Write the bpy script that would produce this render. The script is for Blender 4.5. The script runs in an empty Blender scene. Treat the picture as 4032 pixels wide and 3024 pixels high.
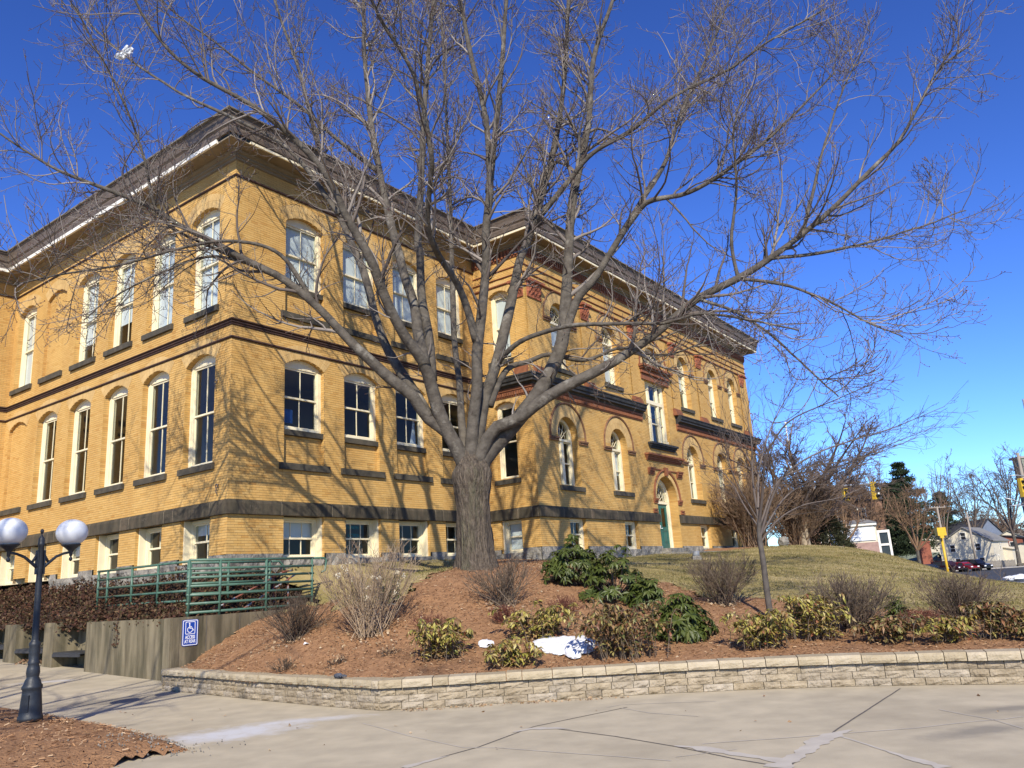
import bpy, bmesh, math, random
import numpy as np
from mathutils import Vector, Matrix

random.seed(7)
rng = np.random.default_rng(7)
SC = bpy.context.scene
COL = SC.collection

# ------------------------------------------------------------------ camera
F_PX = 3122.5                       # focal length in pixels of the 4032 wide photograph
PITCH, ROLL, HEAD = (math.radians(a) for a in (14.0274, -3.5797, 35.8324))
CAMP = np.array([0.0, 0.0, 1.6])
_f = np.array([0, math.cos(PITCH), math.sin(PITCH)])
_u = np.array([0, -math.sin(PITCH), math.cos(PITCH)])
_r = np.array([1.0, 0, 0])
RT = math.cos(ROLL) * _r + math.sin(ROLL) * _u
UP = -math.sin(ROLL) * _r + math.cos(ROLL) * _u
FW = _f
cam = bpy.data.cameras.new('camera')
cam.sensor_width = 36.0
cam.lens = 36.0 * F_PX / 4032.0
cam.clip_start = 0.1
cam.clip_end = 3000
camo = bpy.data.objects.new('camera', cam)
camo.matrix_world = Matrix([[RT[i], UP[i], -FW[i], CAMP[i]] for i in range(3)] + [[0, 0, 0, 1]])
COL.objects.link(camo)
SC.camera = camo

# ------------------------------------------------------------------ sky, sun, exposure
SUN_EL = math.radians(35.5)
SUN_TO = np.array([0.03, -1.0, 0.0])          # horizontal direction towards the sun
SUN_TO = SUN_TO / np.linalg.norm(SUN_TO)
world = bpy.data.worlds.new('World')
SC.world = world
world.use_nodes = True
wn = world.node_tree.nodes
wl = world.node_tree.links
sky = wn.new('ShaderNodeTexSky')
sky.sky_type = 'NISHITA'
sky.sun_disc = False
sky.sun_elevation = SUN_EL
sky.sun_rotation = math.atan2(SUN_TO[0], SUN_TO[1])
sky.air_density = 1.0
sky.dust_density = 0.05
sky.ozone_density = 3.0
sky.altitude = 100
hs = wn.new('ShaderNodeHueSaturation')
hs.inputs['Saturation'].default_value = 1.0
hs.inputs['Hue'].default_value = 0.508
wl.new(sky.outputs[0], hs.inputs['Color'])
tn = wn.new('ShaderNodeMix'); tn.data_type = 'RGBA'; tn.blend_type = 'MULTIPLY'
tn.inputs['Factor'].default_value = 1.0
gm = wn.new('ShaderNodeGamma'); gm.inputs['Gamma'].default_value = 1.35
wl.new(hs.outputs[0], gm.inputs['Color'])
tn.inputs['B'].default_value = (0.35, 0.51, 0.79, 1.0)
wl.new(gm.outputs[0], tn.inputs['A'])
wl.new(tn.outputs['Result'], wn['Background'].inputs['Color'])
wn['Background'].inputs['Strength'].default_value = 0.115
sun = bpy.data.lights.new('sun', 'SUN')
sun.energy = 5.0
sun.angle = math.radians(0.53)
sun.color = (1.0, 0.925, 0.79)
suno = bpy.data.objects.new('sun', sun)
_sd = Vector((SUN_TO[0] * math.cos(SUN_EL), SUN_TO[1] * math.cos(SUN_EL), math.sin(SUN_EL)))
suno.rotation_euler = _sd.to_track_quat('Z', 'Y').to_euler()
suno.location = (0, -20, 40)
COL.objects.link(suno)
SC.view_settings.view_transform = 'Standard'
SC.view_settings.look = 'None'
SC.view_settings.exposure = 0.4
SC.view_settings.gamma = 1.0
SC.view_settings.use_curve_mapping = False
SC.render.engine = 'CYCLES'
SC.cycles.max_bounces = 6
SC.cycles.transparent_max_bounces = 12

# ------------------------------------------------------------------ pixel helpers (a pixel gives a direction only)
def ray(x, y):
    return (x - 2016) / F_PX * RT - (y - 1512) / F_PX * UP + FW
def gnd(x, y, z=0.0):
    d = ray(x, y); return CAMP + d * (z - CAMP[2]) / d[2]
def atY(x, y, Y):
    d = ray(x, y); return CAMP + d * Y / d[1]

# ------------------------------------------------------------------ plan of the building
D0 = 21.7
_az = math.radians(-20.15)
K = np.array([D0 * math.sin(_az), D0 * math.cos(_az), 0.0])
uR = np.array([math.sin(HEAD), math.cos(HEAD), 0.0])
nR = np.array([math.cos(HEAD), -math.sin(HEAD), 0.0])
uL, nL = -nR, -uR
Z3 = np.array([0, 0, 1.0])
def plan(a, b, z=0.0):
    return K + uR * a + nR * b + Z3 * z

# ------------------------------------------------------------------ mesh helpers
WM = {}
def wmat(o):
    return WM.get(o.name, Matrix.Identity(4))
def link(o, parent=None, M=None):
    COL.objects.link(o)
    M = M if M is not None else Matrix.Identity(4)
    WM[o.name] = M
    if parent is not None:
        o.parent = parent
        o.matrix_parent_inverse = wmat(parent).inverted()
    o.matrix_basis = M
    return o
def tag(o, label=None, cat=None, group=None, kind=None):
    if label: o['label'] = label
    if cat: o['category'] = cat
    if group: o['group'] = group
    if kind: o['kind'] = kind
    return o
def thing(name, loc, label, cat, group=None):
    o = bpy.data.objects.new(name, None)
    o.empty_display_size = 0.3
    link(o, None, Matrix.Translation(Vector(loc)))
    return tag(o, label, cat, group)
def frame_mat(origin, right, inward):
    r, i = Vector(right), Vector(inward)
    m = Matrix.Identity(4)
    for k in range(3):
        m[k][0] = r[k]; m[k][1] = i[k]; m[k][2] = (0, 0, 1)[k]; m[k][3] = origin[k]
    return m

class MB:
    """collects faces; build() links them as one mesh object"""
    def __init__(s):
        s.V, s.F, s.T, s.S, s.n = [], [], [], [], 0
    def add(s, verts, faces, tint=0.5, smooth=False):
        verts = np.asarray(verts, float)
        s.V.append(verts)
        b = s.n
        s.F.extend([tuple(b + i for i in f) for f in faces])
        s.S.extend([smooth] * len(faces))
        t = np.asarray(tint, float)
        s.T.append(np.full(len(verts), float(t)) if t.ndim == 0 else t)
        s.n += len(verts)
    def box(s, x0, x1, y0, y1, z0, z1, tint=0.5, M=None, taper=0.0):
        v = np.array([[x0, y0, z0], [x1, y0, z0], [x1, y1, z0], [x0, y1, z0],
                      [x0, y0, z1], [x1, y0, z1], [x1, y1, z1], [x0, y1, z1]], float)
        if taper:
            c = v[4:].mean(0); v[4:] = c + (v[4:] - c) * np.array([1 - taper, 1 - taper, 1])
        if M is not None:
            v = v @ np.array(M[0]) + np.array(M[1])
        s.add(v, BOXF, tint)
    def quad(s, a, b, c, d, tint=0.5):
        s.add([a, b, c, d], [(0, 1, 2, 3)], tint)
    def tube(s, pts, rad, sides=6, tint=0.5, cap=True, smooth=True):
        pts = np.asarray(pts, float)
        n = len(pts)
        rad = np.full(n, rad) if np.ndim(rad) == 0 else np.asarray(rad, float)
        t = np.empty_like(pts)
        t[1:-1] = pts[2:] - pts[:-2]; t[0] = pts[1] - pts[0]; t[-1] = pts[-1] - pts[-2]
        t /= np.linalg.norm(t, axis=1)[:, None] + 1e-12
        ref = np.array([0, 0, 1.0]) if abs(t[0][2]) < 0.9 else np.array([1.0, 0, 0])
        a = np.cross(t, ref); la = np.linalg.norm(a, axis=1)
        bad = la < 0.05
        if bad.any():
            a[bad] = np.cross(t[bad], np.array([0.3, 0.9, 0.1])); la = np.linalg.norm(a, axis=1)
        a /= la[:, None]
        for i in range(1, n):
            if np.dot(a[i], a[i - 1]) < 0: a[i] = -a[i]
        b = np.cross(t, a)
        ang = np.arange(sides) * (2 * math.pi / sides)
        ring = pts[:, None, :] + rad[:, None, None] * (np.cos(ang)[None, :, None] * a[:, None, :] + np.sin(ang)[None, :, None] * b[:, None, :])
        f = []
        for i in range(n - 1):
            o = i * sides
            for j in range(sides):
                k = (j + 1) % sides
                f.append((o + j, o + k, o + sides + k, o + sides + j))
        if cap:
            f.append(tuple(range(sides))[::-1]); f.append(tuple((n - 1) * sides + j for j in range(sides)))
        s.add(ring.reshape(-1, 3), f, tint, smooth)
    def lathe(s, prof, sides=24, centre=(0, 0, 0), tint=0.5, smooth=True):
        prof = np.asarray(prof, float); n = len(prof)
        ang = np.arange(sides) * (2 * math.pi / sides)
        v = np.empty((n, sides, 3))
        v[:, :, 0] = prof[:, 0, None] * np.cos(ang) + centre[0]
        v[:, :, 1] = prof[:, 0, None] * np.sin(ang) + centre[1]
        v[:, :, 2] = prof[:, 1, None] + centre[2]
        f = [(i * sides + j, i * sides + (j + 1) % sides, (i + 1) * sides + (j + 1) % sides, (i + 1) * sides + j)
             for i in range(n - 1) for j in range(sides)]
        s.add(v.reshape(-1, 3), f, tint, smooth)
    def mesh(s, name):
        me = bpy.data.meshes.new(name)
        V = np.concatenate(s.V) if s.V else np.zeros((0, 3))
        lens = np.array([len(f) for f in s.F], np.int32)
        idx = np.fromiter((i for f in s.F for i in f), np.int32, int(lens.sum()))
        fill_mesh(me, V, idx, lens, np.concatenate(s.T) if s.T else None, np.array(s.S, bool))
        return me
    def build(s, name, mat, parent=None, M=None):
        me = s.mesh(name)
        me.materials.append(mat)
        return link(bpy.data.objects.new(name, me), parent, M)
BOXF = [(0, 3, 2, 1), (4, 5, 6, 7), (0, 1, 5, 4), (1, 2, 6, 5), (2, 3, 7, 6), (3, 0, 4, 7)]

def fill_mesh(me, V, idx, lens, tint=None, smooth=None):
    me.vertices.add(len(V)); me.vertices.foreach_set('co', np.asarray(V, np.float32).ravel())
    me.loops.add(len(idx)); me.loops.foreach_set('vertex_index', np.asarray(idx, np.int32))
    me.polygons.add(len(lens))
    st = np.zeros(len(lens), np.int32); st[1:] = np.cumsum(lens)[:-1]
    me.polygons.foreach_set('loop_start', st)
    if smooth is not None:
        me.polygons.foreach_set('use_smooth', smooth)
    if tint is not None:
        at = me.attributes.new('tint', 'FLOAT', 'POINT')
        at.data.foreach_set('value', np.asarray(tint, np.float32))
    me.update(calc_edges=True)
    me.validate()

def mesh_np(name, V, quads, tint, mat, parent=None, smooth=False, M=None):
    """big uniform-face mesh straight from numpy"""
    me = bpy.data.meshes.new(name)
    quads = np.asarray(quads, np.int32)
    lens = np.full(len(quads), quads.shape[1], np.int32)
    fill_mesh(me, V, quads.ravel(), lens, tint, np.full(len(quads), smooth, bool))
    me.materials.append(mat)
    return link(bpy.data.objects.new(name, me), parent, M)

def inst(me_obj, name, parent, M, share=None):
    o = bpy.data.objects.new(name, me_obj)
    return link(o, parent, M)

# ------------------------------------------------------------------ materials
def _nodes(m):
    m.use_nodes = True
    return m.node_tree.nodes, m.node_tree.links
def rgb(h):
    return tuple(h) + (1.0,)
def MAT(name, c1, c2=None, scale=4.0, rough=0.8, bump=0.0, bscale=40.0, spec=0.3, tint=None, trange=None,
        metal=0.0, detail=6.0, stretch=(1, 1, 1), objrand=False, c3=None, c3scale=1.0, c3lo=0.5, c3hi=0.7, coat=0.0, bdist=0.02, trans=0.0):
    m = bpy.data.materials.new(name)
    N, L = _nodes(m)
    P = N['Principled BSDF']
    P.inputs['Roughness'].default_value = rough
    P.inputs['Metallic'].default_value = metal
    P.inputs['Specular IOR Level'].default_value = spec
    P.inputs['Coat Weight'].default_value = coat
    geo = N.new('ShaderNodeNewGeometry')
    mp = N.new('ShaderNodeMapping'); mp.inputs['Scale'].default_value = stretch
    L.new(geo.outputs['Position'], mp.inputs['Vector'])
    col = None
    def mix(fac, a, b):
        x = N.new('ShaderNodeMix'); x.data_type = 'RGBA'
        if fac is not None: L.new(fac, x.inputs['Factor'])
        for sock, val in ((x.inputs['A'], a), (x.inputs['B'], b)):
            if isinstance(val, tuple): sock.default_value = rgb(val)
            else: L.new(val, sock)
        return x.outputs['Result']
    if tint is not None:          # colour list picked by the piece's own tint value
        if objrand:
            oi = N.new('ShaderNodeObjectInfo'); fac = oi.outputs['Random']
        else:
            at = N.new('ShaderNodeAttribute'); at.attribute_name = 'tint'; fac = at.outputs['Fac']
        cr = N.new('ShaderNodeValToRGB')
        el = cr.color_ramp.elements
        while len(el) < len(tint): el.new(0.5)
        for i, c in enumerate(tint):
            el[i].position = i / (len(tint) - 1); el[i].color = rgb(c)
        L.new(fac, cr.inputs['Fac'])
        col = cr.outputs['Color']
    nz = N.new('ShaderNodeTexNoise'); nz.inputs['Scale'].default_value = scale; nz.inputs['Detail'].default_value = detail
    L.new(mp.outputs[0], nz.inputs['Vector'])
    mr = N.new('ShaderNodeMapRange'); mr.inputs['From Min'].default_value = 0.3; mr.inputs['From Max'].default_value = 0.7
    L.new(nz.outputs['Fac'], mr.inputs['Value'])
    if col is None:
        col = mix(mr.outputs[0], c1, c2 if c2 else c1)
    elif c1 is not None:          # noise shades the picked colour a little
        mu = N.new('ShaderNodeMix'); mu.data_type = 'RGBA'; mu.blend_type = 'MULTIPLY'
        mu.inputs['Factor'].default_value = 1.0
        L.new(col, mu.inputs['A'])
        L.new(mix(mr.outputs[0], c1, c2 if c2 else c1), mu.inputs['B'])
        col = mu.outputs['Result']
    if c3 is not None:
        n3 = N.new('ShaderNodeTexNoise'); n3.inputs['Scale'].default_value = c3scale; n3.inputs['Detail'].default_value = 8
        n3.inputs['Roughness'].default_value = 0.65
        L.new(mp.outputs[0], n3.inputs['Vector'])
        m3 = N.new('ShaderNodeMapRange'); m3.inputs['From Min'].default_value = c3lo; m3.inputs['From Max'].default_value = c3hi
        L.new(n3.outputs['Fac'], m3.inputs['Value'])
        col = mix(m3.outputs[0], col, c3)
    L.new(col, P.inputs['Base Color'])
    if bump:
        nb = N.new('ShaderNodeTexNoise'); nb.inputs['Scale'].default_value = bscale; nb.inputs['Detail'].default_value = 8
        L.new(mp.outputs[0], nb.inputs['Vector'])
        bp = N.new('ShaderNodeBump'); bp.inputs['Strength'].default_value = bump; bp.inputs['Distance'].default_value = bdist
        L.new(nb.outputs['Fac'], bp.inputs['Height']); L.new(bp.outputs[0], P.inputs['Normal'])
    if trans:
        out = N['Material Output']
        tr = N.new('ShaderNodeBsdfTranslucent'); L.new(col, tr.inputs['Color'])
        ms = N.new('ShaderNodeMixShader'); ms.inputs[0].default_value = trans
        L.new(P.outputs[0], ms.inputs[1]); L.new(tr.outputs[0], ms.inputs[2]); L.new(ms.outputs[0], out.inputs['Surface'])
    return m
def GLASS(name, tintc=(0.75, 0.8, 0.8), base=0.025):
    m = bpy.data.materials.new(name)
    N, L = _nodes(m)
    out = N['Material Output']; N.remove(N['Principled BSDF'])
    tr = N.new('ShaderNodeBsdfTransparent'); tr.inputs[0].default_value = rgb(tintc)
    gl = N.new('ShaderNodeBsdfGlossy'); gl.inputs['Roughness'].default_value = 0.015
    lw = N.new('ShaderNodeLayerWeight'); lw.inputs['Blend'].default_value = 0.5
    fr = N.new('ShaderNodeMath'); fr.operation = 'POWER'; fr.inputs[1].default_value = 4.0
    L.new(lw.outputs['Facing'], fr.inputs[0])
    geo = N.new('ShaderNodeNewGeometry')
    nz = N.new('ShaderNodeTexNoise'); nz.inputs['Scale'].default_value = 1.7
    L.new(geo.outputs['Position'], nz.inputs['Vector'])
    bp = N.new('ShaderNodeBump'); bp.inputs['Strength'].default_value = 0.12; bp.inputs['Distance'].default_value = 0.03
    L.new(nz.outputs['Fac'], bp.inputs['Height']); L.new(bp.outputs[0], gl.inputs['Normal'])
    ad = N.new('ShaderNodeMath'); ad.operation = 'ADD'; ad.inputs[1].default_value = base
    L.new(fr.outputs[0], ad.inputs[0])
    ms = N.new('ShaderNodeMixShader')
    L.new(ad.outputs[0], ms.inputs[0]); L.new(tr.outputs[0], ms.inputs[1]); L.new(gl.outputs[0], ms.inputs[2])
    L.new(ms.outputs[0], out.inputs['Surface'])
    return m

BRICKS = [(0.51, 0.295, 0.085), (0.59, 0.365, 0.115), (0.57, 0.345, 0.106), (0.62, 0.395, 0.135), (0.585, 0.355, 0.112), (0.61, 0.385, 0.13), (0.55, 0.325, 0.096), (0.48, 0.26, 0.072)]
BRN1, BRN2 = (1.0, 1.0, 1.0), (0.84, 0.80, 0.76)
m_brick = MAT('buff_brick', BRN1, BRN2, scale=0.7, rough=0.72, bump=0.2, bscale=60, tint=BRICKS, spec=0.25, stretch=(1.5, 1.5, 0.6))
m_brick1 = MAT('buff_brick_single', BRN1, BRN2, scale=0.7, rough=0.72, bump=0.2, bscale=60, tint=BRICKS, objrand=True, spec=0.25, stretch=(1.5, 1.5, 0.6))
m_mortar = MAT('mortar', (0.30, 0.21, 0.11), (0.22, 0.15, 0.08), scale=9, rough=0.95)
m_voussoir = MAT('voussoir_brick', BRN1, (0.86, 0.83, 0.8), scale=2, rough=0.75, tint=[(0.50, 0.33, 0.13), (0.60, 0.41, 0.17), (0.55, 0.36, 0.14), (0.63, 0.43, 0.18)], bump=0.2)
m_redbrick = MAT('red_moulded_brick', (0.27, 0.105, 0.048), (0.18, 0.068, 0.034), scale=6, rough=0.8, bump=0.3)
m_terra = MAT('terracotta', (0.36, 0.12, 0.06), (0.22, 0.07, 0.035), scale=9, rough=0.8, bump=0.8, bscale=18, bdist=0.06)
m_darkmould = MAT('dark_brown_moulded_brick', (0.085, 0.045, 0.032), (0.045, 0.028, 0.024), scale=5, rough=0.7)
m_blackmould = MAT('blackened_stone_moulding', (0.05, 0.048, 0.046), (0.02, 0.02, 0.02), scale=5, rough=0.7, bump=0.3)
m_sand = MAT('weathered_sandstone', (0.088, 0.072, 0.046), (0.034, 0.030, 0.021), scale=3.5, rough=0.88, bump=0.35, bscale=30, stretch=(1.6, 1.6, 0.5), c3=(0.125, 0.092, 0.06), c3scale=2.2, c3lo=0.52, c3hi=0.75)
m_sill = MAT('dark_sandstone_sill', (0.092, 0.078, 0.055), (0.045, 0.041, 0.031), scale=4, rough=0.85, bump=0.3, bscale=25)
m_granite = MAT('grey_granite', (0.29, 0.265, 0.22), (0.14, 0.13, 0.11), scale=5, rough=0.85, bump=1.0, bscale=9, bdist=0.08, c3=(0.06, 0.058, 0.052), c3scale=1.6, c3lo=0.55, c3hi=0.72)
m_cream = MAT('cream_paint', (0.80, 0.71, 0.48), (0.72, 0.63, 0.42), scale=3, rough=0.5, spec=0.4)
m_white = MAT('white_paint', (0.80, 0.76, 0.66), (0.70, 0.66, 0.56), scale=3, rough=0.5)
m_blind = MAT('white_roller_blind', (0.82, 0.82, 0.80), (0.76, 0.76, 0.74), scale=1.2, rough=0.8)
m_gutter = MAT('brown_weathered_gutter', (0.15, 0.112, 0.08), (0.095, 0.072, 0.052), scale=3, rough=0.55, stretch=(2, 2, 6), c3=(0.16, 0.135, 0.11), c3scale=1.3)
m_frieze = MAT('taupe_painted_frieze', (0.26, 0.21, 0.145), (0.19, 0.15, 0.10), scale=2, rough=0.6)
m_roof = MAT('grey_slate_roof', (0.10, 0.095, 0.09), (0.06, 0.06, 0.06), scale=5, rough=0.7)
m_green = MAT('green_door_paint', (0.018, 0.13, 0.105), (0.015, 0.105, 0.085), scale=3, rough=0.42, spec=0.45)
m_glass = GLASS('window_glass')
m_room = MAT('interior_plaster', (0.40, 0.38, 0.34), (0.34, 0.32, 0.28), scale=0.5, rough=0.9)
m_chrome = MAT('polished_metal', (0.6, 0.6, 0.6), rough=0.25, metal=1.0)

# ================================================================== terrain
WALL = [(-7.05, 16.05), (-5.84, 14.96), (-4.51, 13.70), (-3.18, 12.53), (-2.09, 11.63), (-1.38, 11.61), (-0.33, 11.63), (0.72, 11.62),
        (1.76, 11.58), (3.10, 11.41), (4.35, 11.12), (5.21, 10.83), (6.07, 10.48), (7.2, 9.85), (8.4, 9.0), (9.8, 7.7)]
CTRL = [(x, y, 0.30) for x, y in WALL]
CTRL += [(plan(a, 1.62)[0], plan(a, 1.62)[1], z) for a, z in ((-2.6, 0.1), (-2.2, 0.2), (-0.9, 0.84), (-0.24, 1.07), (0.48, 1.25), (1.9, 1.38))]
CTRL += [(plan(a, 0.2)[0], plan(a, 0.2)[1], z) for a, z in ((2.0, 2.30), (3.3, 2.34), (5.3, 2.42), (7.5, 2.46), (9.8, 2.42))]
CTRL += [(plan(a, 2.6)[0], plan(a, 2.6)[1], z) for a, z in ((10.7, 2.2), (13.5, 2.24), (16.5, 2.28), (20.5, 2.42), (23.8, 2.46), (29, 2.45), (33, 2.4))]
CTRL += [tuple(atY(x, y, Y)) for x, y, Y in ((1880, 2236, 17.6), (1450, 2330, 16.2), (3300, 2165, 40), (3480, 2192, 38), (3600, 2217, 36), (3720, 2254, 33), (3850, 2277, 28), (4032, 2302, 24.5), (4032, 2425, 13.6), (2780, 2165, 38.5), (3050, 2160, 41))]
CTRL += [tuple(atY(x, y, Y) * np.array([1.22, 1.22, 0]) + np.array([0, 0, z])) for x, y, Y, z in ((3600, 2217, 36, 0.7), (3720, 2254, 33, 0.2), (3850, 2277, 28, 0.0), (4032, 2302, 24.5, 0.0))]
CTRL += [(14.0, 12.0, 0.40), (20.0, 18.0, 0.4), (16.0, 25.0, 0.35), (30, 30, -0.7), (27, 44, -0.7), (20, 52, 0.2), (36, 60, -0.9), (30, 75, -0.9), (50, 50, -0.9), (14, 5, 0.3),
         (6.5, 30.0, 2.05), (10.5, 25.0, 1.25), (5.0, 21.0, 1.45), (3.0, 25.5, 2.05), (9.5, 18.0, 0.78), (6.0, 15.0, 0.72), (2.0, 15.0, 1.02), (-3.2, 18.9, 1.75), (-1.0, 22.0, 2.2), (1.5, 21.0, 1.85)]
CT = np.array(CTRL)
def _tps(r2):
    return 0.5 * r2 * np.log(r2 + 1e-9)
_n = len(CT)
_A = np.zeros((_n + 3, _n + 3))
_d2 = ((CT[:, None, :2] - CT[None, :, :2]) ** 2).sum(-1)
_A[:_n, :_n] = _tps(_d2) + np.eye(_n) * 0.03
_A[:_n, _n] = 1; _A[:_n, _n + 1:] = CT[:, :2]; _A[_n:, :_n] = _A[:_n, _n:].T
_w = np.linalg.solve(_A, np.concatenate([CT[:, 2], np.zeros(3)]))
def HB(x, y):
    """height of the planted slope and the lawn"""
    x = np.asarray(x, float); y = np.asarray(y, float)
    s = x.shape; p = np.stack([x.ravel(), y.ravel()], 1)
    out = np.empty(len(p))
    for i in range(0, len(p), 20000):
        q = p[i:i + 20000]
        out[i:i + 20000] = _tps(((q[:, None] - CT[None, :, :2]) ** 2).sum(-1)) @ _w[:_n] + _w[_n] + q @ _w[_n + 1:]
    return out.reshape(s)
def HP(x, y):
    """the plaza: level, rising gently along the long wall on the left"""
    s = (np.asarray(x) - K[0]) * uL[0] + (np.asarray(y) - K[1]) * uL[1]
    return 0.042 * np.clip(s + 1.2, 0, 9)
def hitB(sx, sy, y0=9.0, y1=80.0):
    """where the pixel's ray meets the planted slope"""
    d = ray(sx, sy); ts = np.arange(y0, y1, 0.02) / d[1]
    P = CAMP + ts[:, None] * d
    h = HB(P[:, 0], P[:, 1])
    below = np.nonzero(P[:, 2] <= h)[0]
    i = below[0] if len(below) else len(ts) - 1
    return np.array([P[i, 0], P[i, 1], h[i]])
def pip(x, y, poly):
    x = np.asarray(x); y = np.asarray(y); ins = np.zeros(x.shape, bool)
    n = len(poly); j = n - 1
    for i in range(n):
        xi, yi = poly[i]; xj, yj = poly[j]
        c = ((yi > y) != (yj > y)) & (x < (xj - xi) * (y - yi) / (yj - yi + 1e-12) + xi)
        ins ^= c; j = i
    return ins
_sw0, _sw1 = plan(-2.35, 1.57), plan(1.95, 1.57)
BED = [(x, y) for x, y in WALL] + [(14, 3), (120, 3), (120, 140), (-5, 140), tuple(plan(33.0, -9)[:2]), tuple(plan(33.0, 2.3)[:2]), tuple(plan(10.65, 2.3)[:2]), tuple(plan(10.65, -0.1)[:2]), tuple(plan(1.0, -0.1)[:2]), tuple(plan(1.95, 1.5)[:2]), tuple(_sw0[:2])]
# outline of the mulched ground (the rest of the slope is grass)
_mb = [(4032, 2418), (3800, 2415), (3500, 2395), (3300, 2400), (3100, 2372), (2960, 2352), (2820, 2370), (2720, 2330), (2600, 2290), (2440, 2262), (2300, 2245), (2180, 2222)]
_mbp = [tuple(hitB(a, b)[:2]) for a, b in _mb]
_mb2 = [tuple(hitB(a, b)[:2]) for a, b in ((1925, 2222), (1810, 2235), (1700, 2260), (1640, 2300), (1590, 2355), (1540, 2380), (1440, 2385), (1330, 2395))]
MULCH = [(x, y) for x, y in WALL] + [(14, 6), (15, 12.5)] + _mbp + [tuple(plan(10.6, 1.9)[:2]), tuple(plan(10.4, 0.3)[:2])] + _mb2 + [tuple(plan(1.9, 1.55)[:2]), tuple(_sw0[:2])]
MULCH2 = [tuple(plan(22.6, 3.2)[:2]), tuple(plan(25, 4.6)[:2]), tuple(plan(30, 5.2)[:2]), tuple(plan(36, 4.5)[:2]), tuple(plan(38, -2)[:2]), tuple(plan(33, -3)[:2]), tuple(plan(32.9, 2.4)[:2]), tuple(plan(22.6, 2.4)[:2])]

m_mulch = MAT('pine_bark_mulch', (0.34, 0.185, 0.088), (0.22, 0.115, 0.055), scale=9, rough=0.95, bump=1.0, bscale=35, bdist=0.03, c3=(0.07, 0.038, 0.022), c3scale=0.55, c3lo=0.56, c3hi=0.72)
m_chip = MAT('mulch_chips', (1, 1, 1), (0.75, 0.75, 0.75), scale=2, rough=0.95, tint=[(0.15, 0.075, 0.038), (0.33, 0.175, 0.082), (0.40, 0.22, 0.105), (0.28, 0.145, 0.068), (0.46, 0.28, 0.14), (0.56, 0.40, 0.24)])
m_lawn = MAT('dormant_grass_ground', (0.20, 0.165, 0.055), (0.29, 0.225, 0.09), scale=1.3, rough=0.95, bump=0.8, bscale=60, c3=(0.42, 0.33, 0.16), c3scale=0.45, c3lo=0.48, c3hi=0.68, stretch=(0.55, 1.5, 1))
m_blade = MAT('dormant_grass_blades', (1, 1, 1), (0.8, 0.8, 0.8), scale=1.0, rough=0.9, tint=[(0.11, 0.105, 0.03), (0.19, 0.16, 0.055), (0.30, 0.235, 0.10), (0.15, 0.14, 0.042), (0.38, 0.30, 0.15)])
m_concrete = MAT('plaza_concrete', (0.47, 0.405, 0.285), (0.37, 0.32, 0.228), scale=2.5, detail=12, rough=0.9, bump=0.35, bscale=70, bdist=0.012, c3=(0.31, 0.265, 0.185), c3scale=0.35, c3lo=0.5, c3hi=0.72)
m_joint = MAT('dark_joint', (0.14, 0.125, 0.105), (0.09, 0.08, 0.07), scale=8, rough=0.95)
m_patch = MAT('pale_crack_filler', (0.47, 0.43, 0.36), (0.40, 0.36, 0.30), scale=5, rough=0.9)
m_salt = MAT('salt_residue', (0.52, 0.52, 0.51), (0.42, 0.41, 0.39), scale=3, rough=0.95)
m_asphalt = MAT('asphalt', (0.055, 0.057, 0.06), (0.042, 0.043, 0.046), scale=0.7, rough=0.85, bump=0.2, bscale=60)
m_walk = MAT('sidewalk_concrete', (0.36, 0.33, 0.29), (0.30, 0.28, 0.25), scale=1, rough=0.9)
m_earth = MAT('far_ground', (0.13, 0.11, 0.06), (0.10, 0.085, 0.045), scale=0.15, rough=0.95)

def grid_mesh(name, xs, ys, hfun, keep, mat, parent=None, dz=0.0, rough=0.0):
    X, Y = np.meshgrid(xs, ys)
    Zg = hfun(X, Y) + dz
    if rough:
        Zg = Zg + rough * (np.sin(X * 3.1 + np.sin(Y * 2.3)) * np.cos(Y * 2.7 + np.sin(X * 1.9)) + 0.6 * np.sin(X * 7.3 + Y * 5.1) * np.cos(Y * 6.7 - X * 2.2)) * 0.5
    nx = len(xs)
    i, j = np.meshgrid(np.arange(nx - 1), np.arange(len(ys) - 1))
    a = (j * nx + i).ravel()
    q = np.stack([a, a + 1, a + nx + 1, a + nx], 1)
    V = np.stack([X.ravel(), Y.ravel(), Zg.ravel()], 1)
    c = V[q].mean(1)
    q = q[keep(c[:, 0], c[:, 1])]
    used, inv = np.unique(q, return_inverse=True)
    return mesh_np(name, V[used], inv.reshape(q.shape), None, mat, parent, smooth=True)
def wob(x, y):
    return x + 0.10 * np.sin(y * 7.1 + x * 3) + 0.05 * np.sin(y * 17.0), y + 0.10 * np.sin(x * 6.3 + y * 2) + 0.05 * np.sin(x * 19.0)
def wall_dist(x, y):
    d = np.full(np.shape(x), 1e9)
    for (ax, ay), (bx, by) in zip(WALL[:-1], WALL[1:]):
        L2 = (bx - ax) ** 2 + (by - ay) ** 2
        t = np.clip(((x - ax) * (bx - ax) + (y - ay) * (by - ay)) / L2, 0, 1)
        d = np.minimum(d, np.hypot(x - ax - t * (bx - ax), y - ay - t * (by - ay)))
    return d
def in_mulch(x, y):
    a, b = wob(x, y)
    inner = pip(a, b, MULCH) | (pip(x, y, MULCH) & (wall_dist(x, y) < 0.8))
    return (inner | pip(a, b, MULCH2)) & pip(x, y, BED)
def in_lawn(x, y):
    return pip(x, y, BED) & ~in_mulch(x, y)
mulch = grid_mesh('mulch_bed', np.arange(-9, 15.2, 0.1), np.arange(6, 48, 0.1), HB, in_mulch, m_mulch, rough=0.035)
tag(mulch, 'brown bark mulch covering the planted slope', kind='structure')
def lawn_keep(x, y):
    return in_lawn(x, y)
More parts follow.
